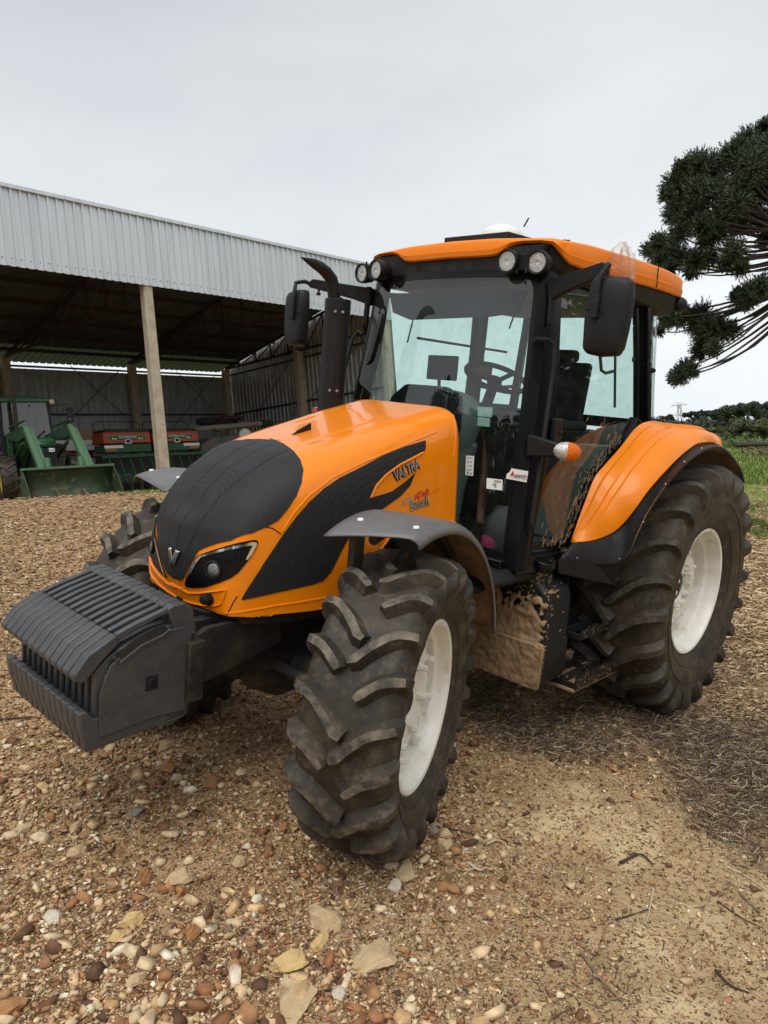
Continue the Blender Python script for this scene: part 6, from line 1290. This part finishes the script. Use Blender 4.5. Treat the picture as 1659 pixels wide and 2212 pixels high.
# ------------------------------------------------------------------ green loader tractor in the shed
M['jg'] = mat('green_machine_paint', (.014,.075,.024), .4, coat=.2, dirt=(.12,.10,.05), dscale=8, dpos=(.6,.8)); M['jgl'] = mat('faded_green_paint', (.06,.14,.07), .5, dirt=(.16,.13,.07), dscale=10, dpos=(.6,.8)); M['bk'] = mat('worn_bucket_green', (.034,.062,.024), .6, col2=(.02,.036,.014), nscale=5, dirt=(.24,.17,.09), dscale=6, dpos=(.56,.74), bump=.4)
M['bkl'] = mat('muddy_bucket_floor', (.16,.14,.065), .8, col2=(.08,.11,.04), nscale=5, dirt=(.28,.2,.11), dscale=6); M['dglass'] = glass_mat('dusty_cab_glass', (.45,.5,.5), .03, .03)
GT = empty('loader_tractor', (-2.72,-17.6,SF), R(-8)); setp(GT, 'green tractor with a front loader and wide green bucket parked in the shed', 'tractor')
mb = MB(); mb.prism([(-.30,2.75,.85),(.30,2.75,.85),(.30,2.78,1.40),(.24,2.70,1.54),(-.24,2.70,1.54),(-.30,2.78,1.40)], (0,.0,0)) if False else None
rows = [[(-w,y,z0_),(-w,y,z1_-.08),(-w*.8,y,z1_),(w*.8,y,z1_),(w,y,z1_-.08),(w,y,z0_)] for y, w, z0_, z1_ in ((.9,.36,.95,1.70),(2.0,.33,.9,1.64),(2.66,.29,1.32,1.56),(2.74,.27,1.33,1.50))]
mb = MB(); mb.grid(rows); mb.add(rows[-1], [tuple(range(6))]); mb.build('hood', M['jg'], GT, smooth=30, solid=.02)
mb = MB(); mb.box((0,2.0,1.05),(.54,1.42,.56)); mb.box((0,2.70,1.02),(.52,.06,.62)); 
for k in range(-5,6): mb.box((k*.045,2.74,.98),(.012,.03,.5))
mb.build('radiator_grille', M['seat'], GT, bevel=.01)
for s in (1,-1): MB().box((.15*s,2.765,1.26),(.14,.02,.10)).build('headlight', M['lamp'], GT, bevel=.01)
mb = MB(); mb.box((0,1.2,.75),(.5,3.0,.35)); mb.box((0,2.9,.62),(.62,.25,.22)); mb.tube([(-.8,2.3,.6),(.8,2.3,.6)], .09, 10); mb.tube([(-.8,0,.75),(.8,0,.75)], .12, 10); mb.build('chassis', M['jg'], GT, bevel=.01)
mb = MB(); mb.box((0,.35,2.66),(1.42,1.75,.14)); mb.box((-.05,.25,2.80),(.9,.7,.12)); mb.build('cab_roof', M['jg'], GT, bevel=.05, seg=3)
mb = MB()
for s in (1,-1):
    mb.beam((.56*s,1.18,2.6),(.62*s,1.28,1.2), .06,.06,(0,1,0)); mb.beam((.62*s,-.40,2.6),(.62*s,-.45,1.3), .07,.07,(0,1,0)); mb.beam((.62*s,.4,2.6),(.66*s,.5,1.0), .05,.05,(0,1,0))
mb.beam((-.6,1.25,1.3),(.6,1.25,1.3),.06,.2); mb.box((0,.4,1.1),(1.2,1.6,.4)); mb.box((0,-.1,1.5),(.5,.3,.9)); mb.tube([(-.12,1.2,2.55),(-.05,1.0,1.9),(.1,.9,1.4)], .03, 8); mb.build('cab_frame', M['seat'], GT)
MB().add([(-.57,1.2,2.6),(.57,1.2,2.6),(.62,1.29,1.35),(-.62,1.29,1.35)],[(0,1,2,3)]).build('windscreen', M['dglass'], GT, smooth=0); MB().add([(-.6,-.4,2.6),(.6,-.4,2.6),(.6,-.45,1.5),(-.6,-.45,1.5)],[(0,1,2,3)]).build('rear_window', M['dglass'], GT, smooth=0)
for s in (1,-1): MB().add([(.60*s,1.2,2.6),(.62*s,-.4,2.6),(.62*s,-.45,1.4),(.65*s,1.25,1.35)],[(0,1,2,3)]).build('door_glass', M['dglass'], GT, smooth=0)
mb = MB(); mb.tube([(.02+.30,1.5,1.6),(.30,1.5,2.2),(.30,1.5,2.62),(.27,1.47,2.74),(.2,1.4,2.80)], [.055,.055,.045,.045,.04], 10); mb.build('exhaust_pipe', mat('rusty_exhaust', (.05,.03,.025), .8), GT, smooth=50)
MB().lathe([(.0,.03),(.06,.02),(.06,-.04)], (-.66,1.25,2.62), (0,1,0), 14).build('roof_lamp', mat('yellowish_lamp', (.5,.45,.25), .3), GT)
for s in (-1,): 
    mb = MB(); mb.tube([(.6*s,1.2,2.5),(1.0*s,1.35,2.55),(1.05*s,1.35,2.45)], .012, 6); mb.box((1.06*s,1.36,2.25),(.16,.05,.40)); mb.build('mirror', M['seat'], GT, bevel=.02)
for s in (1,-1):
    mb = MB(); x = .50*s
    mb.prism([(x-.05,1.45,1.78),(x-.05,3.15,1.84),(x-.05,3.25,1.74),(x-.05,3.15,1.55),(x-.05,2.6,1.50),(x-.05,1.5,1.62)], (.10,0,0)); mb.build('loader_arm', M['jg'], GT, bevel=.01)
    mb = MB(); mb.beam((x,3.18,1.80),(x,4.42,.62), .13,.12,(1,0,0)); mb.beam((x-.085*1,3.16,1.78),(x-.085,4.40,.62), .03,.16,(1,0,0)); mb.build('loader_arm', M['jgl'], GT, bevel=.008)
    mb = MB(); mb.box((x,1.45,1.25),(.12,.2,1.05)); mb.tube([(x+.0,1.5,1.0),(x,2.9,1.45)], .045, 10); mb.tube([(x,3.3,1.95),(x,1.6,1.92)], .03, 8); mb.build('loader_cylinder', M['jg'], GT, bevel=.01)
    mb = MB(); mb.tube([(x*.72,4.25,1.0),(x*.72,4.35,.55)], .07, 10); mb.build('bucket_cylinder', M['jgl'], GT)
# bucket: curved back, side plates, floor with two ribs
bw = .985; prof = [(4.86,.77),(4.52,.76),(4.44,.62),(4.40,.40),(4.44,.20),(4.55,.08),(4.75,.03),(5.18,.0)]
mb = MB(); rowsb = [[(x, y, z) for y, z in prof] for x in (-bw, bw)]; 
mb.grid([[(x, y, z) for y, z in prof[1:]] for x in np.linspace(-bw, bw, 5)]); BKT = mb.build('bucket', M['bk'], GT, smooth=40, solid=.02)
mb = MB()
for s in (1,-1): mb.prism([(bw*s,y,z) for y, z in [(4.56,.77),(4.44,.62),(4.40,.40),(4.44,.20),(4.55,.06),(4.75,.0),(5.2,-.0),(4.96,.34),(4.86,.50)]], (-.018*s,0,0))
mb.build('bucket_side', M['bk'], BKT, split=True)
MB().box((0,4.56,.765),(2*bw+.02,.12,.055)).build('bucket_rim', M['jgl'], BKT, bevel=.006)
mb = MB(); mb.box((0,5.0,.022),(2*bw,.42,.012)); mb.box((0,4.7,.05),(2*bw-.04,.25,.012)); mb.build('bucket_floor', M['bkl'], BKT)
mb = MB()
for x in (-.30,.28): mb.prism([(x,4.45,.28),(x,5.05,.03),(x,4.45,.03)], (.015,0,0))
mb.build('bucket_rib', M['bkl'], BKT)
def simple_wheel(parent, c, R_, w, rr, nl, rot=0):
    mb = MB(); h = w/2; n = 48
    prof = [(rr,h*.7),(rr+.05,h*.95),((R_+rr)/2,h),(R_-.05,h*.92),(R_-.03,h*.6),(R_-.03,-h*.6),(R_-.05,-h*.92),((R_+rr)/2,-h),(rr+.05,-h*.95),(rr,-h*.7)]
    mb.lathe(prof, (0,0,0), (1,0,0), n)
    for s in (1,-1):
        for k in range(nl):
            a = 2*pi*(k+(.5 if s < 0 else 0))/nl; P = []
            for (xx, da) in ((-.02*s,0),(h*.5*s,-.13),(h*.98*s,-.24)): P.append((xx, a-da))
            for (x0_, a0_), (x1_, a1_) in zip(P[:-1], P[1:]):
                q = lambda x, a, r: V3((x, r*cos(a), r*sin(a))); d_a = .035
                mb.add([q(x0_,a0_-d_a,R_-.035), q(x0_,a0_+d_a,R_-.035), q(x1_,a1_+d_a,R_-.04), q(x1_,a1_-d_a,R_-.04), q(x0_,a0_-d_a*.7,R_), q(x0_,a0_+d_a*.7,R_), q(x1_,a1_+d_a*.7,R_-.008), q(x1_,a1_-d_a*.7,R_-.008)], [(4,5,6,7),(0,1,5,4),(1,2,6,5),(2,3,7,6),(3,0,4,7)])
    o = MB().lathe([(.05,.06),(rr*.5,.06),(rr,.0),(rr+.01,.0)], (0,0,0), (1,0,0), 24).lathe([(rr+.005,h*.8),(rr-.03,h*.5),(rr-.03,-h*.5),(rr+.005,-h*.8)], (0,0,0), (1,0,0), 24).build('wheel', mat('yellow_rim_paint', (.45,.33,.04), .5), parent)
    o.location = c; o.rotation_euler = (0,0,rot); mb.build('tyre', M['tyre_rear'], o, smooth=35); return o
for s in (1,-1): simple_wheel(GT, (.80*s,2.3,.60), .60, .36, .32, 18, R(-6)); simple_wheel(GT, (.92*s,0,.80), .80, .45, .45, 20)
# ------------------------------------------------------------------ seed drill with two orange hoppers
M['so'] = mat('orange_hopper_paint', (.40,.05,.01), .45, dirt=(.3,.12,.06), dscale=8, dpos=(.6,.8)); M['sg'] = mat('dark_green_paint', (.012,.085,.03), .5); M['sgd'] = mat('green_black_lid', (.012,.035,.022), .6)
SD = empty('seed_drill', (-7.0,-18.5,SF)); setp(SD, 'wide seed drill with two orange hoppers under dark green lids', 'seed drill'); so = V3((-7.0,-18.5,SF))
for x0_, x1_ in ((-5.36,-6.92),(-7.02,-8.68)):
    f = lambda x, y, z: V3((x,y,z))-so; yf = -18.0
    hpv = MB().prism([f(x0_,yf,2.98),f(x0_,yf,3.25),f(x0_-.03,yf-.03,3.34),f(x1_+.03,yf-.03,3.34),f(x1_,yf,3.25),f(x1_,yf,2.98)], (0,-.75,0)).build('hopper', M['so'], SD, bevel=.02)
    MB().prism([f(x0_-.02,yf+.01,2.70),f(x0_-.02,yf+.01,2.95),f(x1_,yf+.01,2.95),f(x1_,yf+.01,2.70)], (0,-.7,0)).build('hopper_base', M['sg'], hpv, bevel=.015)
    MB().prism([f(x0_-.02,yf+.03,3.33),f(x0_-.10,yf+.0,3.43),f(x1_+.10,yf+.0,3.43),f(x1_+.02,yf+.03,3.33)], (0,-.8,0)).build('hopper_lid', M['sgd'], hpv, bevel=.03)
    xm = (x0_+x1_)/2; MB().prism([f(xm+.62,yf+.003,3.06),f(xm+.62,yf+.003,3.22),f(xm-.62,yf+.003,3.22),f(xm-.62,yf+.003,3.06)], (0,.004,0)).build('name_plate_border', mat('pale_border', (.45,.4,.25), .6), hpv)
    pl = MB().prism([f(xm+.605,yf+.008,3.072),f(xm+.605,yf+.008,3.208),f(xm-.605,yf+.008,3.208),f(xm-.605,yf+.008,3.072)], (0,.004,0)).build('name_plate', M['sg'], hpv)
    text('plate_lettering', 'VICTORIA 3150', f(xm+.30,yf+.014,3.135), f(xm-.30,yf+.014,3.135), (0,1,0), M['paper'], pl, None, .002, bold=.02)
    for a_ in (.52, -.35): text('plate_lettering', 'Rws', f(xm+a_,yf+.014,3.095), f(xm+a_-.17,yf+.014,3.095), (0,1,0), M['card'], pl, None, .002, bold=.03, shear=.3)
    MB().box(f(xm,yf+.02,3.03),(.20,.02,.13)).build('hopper_latch', M['paper'], hpv); MB().box(f(xm,yf+.03,3.035),(.13,.02,.08)).build('latch_slot', M['black'], hpv)
    xs_ = x0_-.30 if x0_ > -6 else x1_+.30; MB().box(f(xs_,yf+.022,2.88),(.60,.01,.09)).build('white_band', M['paper'], hpv); MB().box(f(xs_+(.1 if x0_ > -6 else -.1),yf+.022,2.78),(.36,.01,.07)).build('amber_band', mat('dull_amber_reflector', (.35,.16,.02), .5), hpv)
    MB().tube([f(x0_-.0,yf-.6,3.3),f(x0_-.0,yf-.6,3.62),f(x0_-.1,yf-.6,3.70),f(x1_+.1,yf-.6,3.70),f(x1_,yf-.6,3.62),f(x1_,yf-.6,3.3)], .014, 6).build('hand_rail', M['rod'], hpv)
mb = MB(); f = lambda x, y, z: V3((x,y,z))-so
mb.beam(f(-5.2,-17.9,2.58), f(-8.9,-17.9,2.58), .1,.08); mb.beam(f(-5.2,-18.6,2.3), f(-8.9,-18.6,2.3), .1,.1); mb.beam(f(-5.3,-17.8,2.0), f(-8.8,-17.8,2.0), .06,.07)
for x in np.arange(-5.4,-8.8,-.34): mb.beam(f(x,-17.85,2.5), f(x-.05,-17.6,1.75), .04); 
mb.build('drill_frame', M['sg'], SD)
mb = MB()
for x in np.arange(-5.4,-8.8,-.34): mb.lathe([(.0,.01),(.2,.0),(.0,-.01)], f(x-.1,-17.75,1.62), (1,.1,0), 16); mb.tube([f(x-.03,-18.0,2.7), f(x-.1,-17.8,1.9)], .02, 6)
mb.box(f(-7.0,-18.5,2.3),(3.2,.5,.6)); mb.build('coulter_discs', M['rod'], SD)
MB().lathe([(.0,.05),(.06,.04),(.095,.01),(.1,-.03)], f(-8.6,-17.6,2.37), (.5,.8,0), 20).build('round_mirror', M['chrome'], SD, smooth=60)
for x in (-5.15,-8.95): simple_wheel(SD, f(x,-18.7,1.85), .45, .3, .22, 14)
# red and white spreader
SP = empty('fertiliser_spreader', (-5.3,-20.6,SF)); setp(SP, 'red and white hopper spreader behind the green tractor', 'spreader'); so2 = V3((-5.3,-20.6,SF)); g_ = lambda x, y, z: V3((x,y,z))-so2
M['rw'] = mat('hopper_red', (.30,.012,.015), .45); M['rwl'] = mat('faded_red', (.32,.17,.11), .6)
mb = MB(); mb.grid([[g_(-4.5,-20.2,3.25),g_(-6.22,-20.2,3.25),g_(-6.22,-21.4,3.25),g_(-4.5,-21.4,3.25)],[g_(-4.55,-20.2,2.95),g_(-6.20,-20.2,2.95),g_(-6.2,-21.4,2.95),g_(-4.5,-21.4,2.95)],[g_(-5.1,-20.5,2.2),g_(-5.6,-20.5,2.2),g_(-5.6,-21.,2.2),g_(-5.1,-21.,2.2)]], cu=True); HPR = mb.build('spreader_hopper', M['rw'], SP, smooth=20)
MB().box(g_(-5.36,-20.19,3.43),(1.72,.03,.36)).build('hopper_side_board', M['rwl'], HPR); MB().box(g_(-5.36,-20.17,3.10),(1.74,.02,.33)).build('white_panel', M['paper'], HPR)
text('panel_lettering', '6.000', g_(-5.85,-20.155,3.05), g_(-6.18,-20.155,3.05), (0,1,0), mat('orange_ink', (.5,.2,.08), .6), HPR, None, .002, bold=.0, shear=.3)
MB().box(g_(-5.4,-20.8,2.0),(1.0,.8,.5)).build('spreader_frame', M['rod'], SP); 
for s in (.55,-.55): simple_wheel(SP, g_(-5.36-s,-20.9,1.85), .45, .3, .25, 16)
# grey trailed tank with a long auger tube, dark covers on top
GA = empty('grain_auger', (-10.3,-19.2,SF)); setp(GA, 'long grey auger tube lying over a grey trailed tank in the shed corner', 'auger'); so3 = V3((-10.3,-19.2,SF)); h_ = lambda x, y, z: V3((x,y,z))-so3
M['ga'] = mat('grey_auger_paint', (.26,.23,.18), .6, dirt=(.14,.11,.08), dscale=5); M['gt'] = mat('dull_grey_tank', (.13,.115,.10), .6); M['maroon'] = mat('maroon_cover', (.05,.006,.012), .7)
MB().tube([h_(-8.9,-19.0,3.44),h_(-10.4,-19.0,3.53),h_(-12.1,-19.0,3.64)], .105, 16).build('auger_tube', M['ga'], GA, smooth=50)
mb = MB(); mb.lathe([(.12,0),(.14,.02),(.14,.16),(.12,.18)], h_(-12.1,-19,3.64), (-1,0,.06), 16); mb.lathe([(.0,.0),(.11,.0),(.11,.35),(.0,.4)], h_(-12.3,-19,3.65), (-1,0,.0), 12); mb.build('auger_head', M['rod'], GA)
MB().lathe([(.107,0),(.115,.01),(.115,.05),(.107,.06)], h_(-10.3,-19,3.527), (-1,0,.06), 16).build('tube_clamp', M['ga'], GA)
mb = MB(); mb.prism([h_(-9.1,-18.6,2.3),h_(-9.15,-18.6,2.9),h_(-9.6,-18.6,3.12),h_(-11.4,-18.6,3.3),h_(-11.8,-18.6,2.9),h_(-11.6,-18.6,2.2)], (0,-1.0,0)); mb.build('tank', M['gt'], GA, bevel=.06, seg=3)
MB().lathe([(.0,.04),(.24,.03),(.27,.0),(.27,-.1)], h_(-11.05,-18.58,3.16), (0,1,0), 28).build('tank_lid', M['paper'], GA, smooth=40)
mb = MB(); mb.box(h_(-10.4,-18.9,2.1),(2.6,.8,.2)); mb.box(h_(-10.9,-18.55,2.9),(.04,.03,.5)); mb.tube([h_(-9.9,-18.9,3.4),h_(-10.0,-18.5,3.3),h_(-9.95,-18.5,3.0)], .02, 6); mb.build('tank_frame', M['rod'], GA)
for x in (-9.6,-11.2): simple_wheel(GA, h_(x,-18.7,1.8), .42, .3, .2, 14)
CV = empty('folded_header', (-10.7,-19.6,3.8)); setp(CV, 'maroon and black covered machine part resting above the auger tube', 'machine cover')
mb = MB(); mb.lathe([(.0,-.9),(.12,-.85),(.17,-.4),(.16,.3),(.1,.85),(.0,.9)], (.1,.0,-.02), (-1,0,.0), 14); mb.build('cover', M['seat'], CV, smooth=60); MB().box((-.5,.02,.1),(.95,.35,.16)).box((.2,.1,.04),(.25,.3,.12)).build('cover_panel', M['maroon'], CV, bevel=.05)
# ------------------------------------------------------------------ plastic wrap on the cab roof edge
def plastic():
    m = bpy.data.materials.new('clear_crumpled_film'); m.use_nodes = True; t = m.node_tree; t.nodes.clear(); o = t.nodes.new('ShaderNodeOutputMaterial'); a = t.nodes.new('ShaderNodeBsdfTransparent'); a.inputs[0].default_value = (.97,.95,.93,1); b = t.nodes.new('ShaderNodeBsdfPrincipled'); b.inputs['Base Color'].default_value = (.82,.78,.74,1); b.inputs['Roughness'].default_value = .25; x = t.nodes.new('ShaderNodeMixShader')
    n = t.nodes.new('ShaderNodeTexNoise'); n.inputs['Scale'].default_value = 5; n.inputs['Detail'].default_value = 7; n.inputs['Distortion'].default_value = 1.5; r = t.nodes.new('ShaderNodeMapRange'); r.inputs['From Min'].default_value = .42; r.inputs['From Max'].default_value = .72; r.inputs['To Min'].default_value = .10; r.inputs['To Max'].default_value = .42; tc = t.nodes.new('ShaderNodeTexCoord'); bp = t.nodes.new('ShaderNodeBump'); bp.inputs['Strength'].default_value = 1; bp.inputs['Distance'].default_value = .02; k = t.links.new
    k(tc.outputs['Object'], n.inputs['Vector']); k(n.outputs['Fac'], r.inputs['Value']); k(r.outputs[0], x.inputs[0]); k(n.outputs['Fac'], bp.inputs['Height']); k(bp.outputs[0], b.inputs['Normal']); k(a.outputs[0], x.inputs[1]); k(b.outputs[0], x.inputs[2]); k(x.outputs[0], o.inputs[0]); return m
r_ = np.random.default_rng(8); rows = []; nn = 26
for i in range(nn):
    t = i/(nn-1); row = []
    v = 523+(603-523)*t; uL = np.interp(t, [0,.2,.45,.8,1], [1330,1313,1314,1322,1337]); uR = np.interp(t, [0,.2,.5,.85,1], [1342,1356,1368,1369,1362])
    for j in range(22):
        s = j/21; p = U(uL+(uR-uL)*s, v, 'y', .785-.03*(1-t)**2+(.05*(1-t) if False else 0)); cr = .014*math.sin(s*19+t*7)+.012*math.sin(s*43-t*23); p = p+V3((cr*.3, cr+.012+.02*sin(pi*s), .0)); row.append(p)
    rows.append(row)
mb = MB(); mb.grid(rows); o = mb.build('plastic_bag', plastic(), None, smooth=180, recalc=False); o.matrix_world = RW.to_4x4(); setp(o, 'crumpled clear plastic bag caught on the edge of the orange cab roof', 'plastic bag')
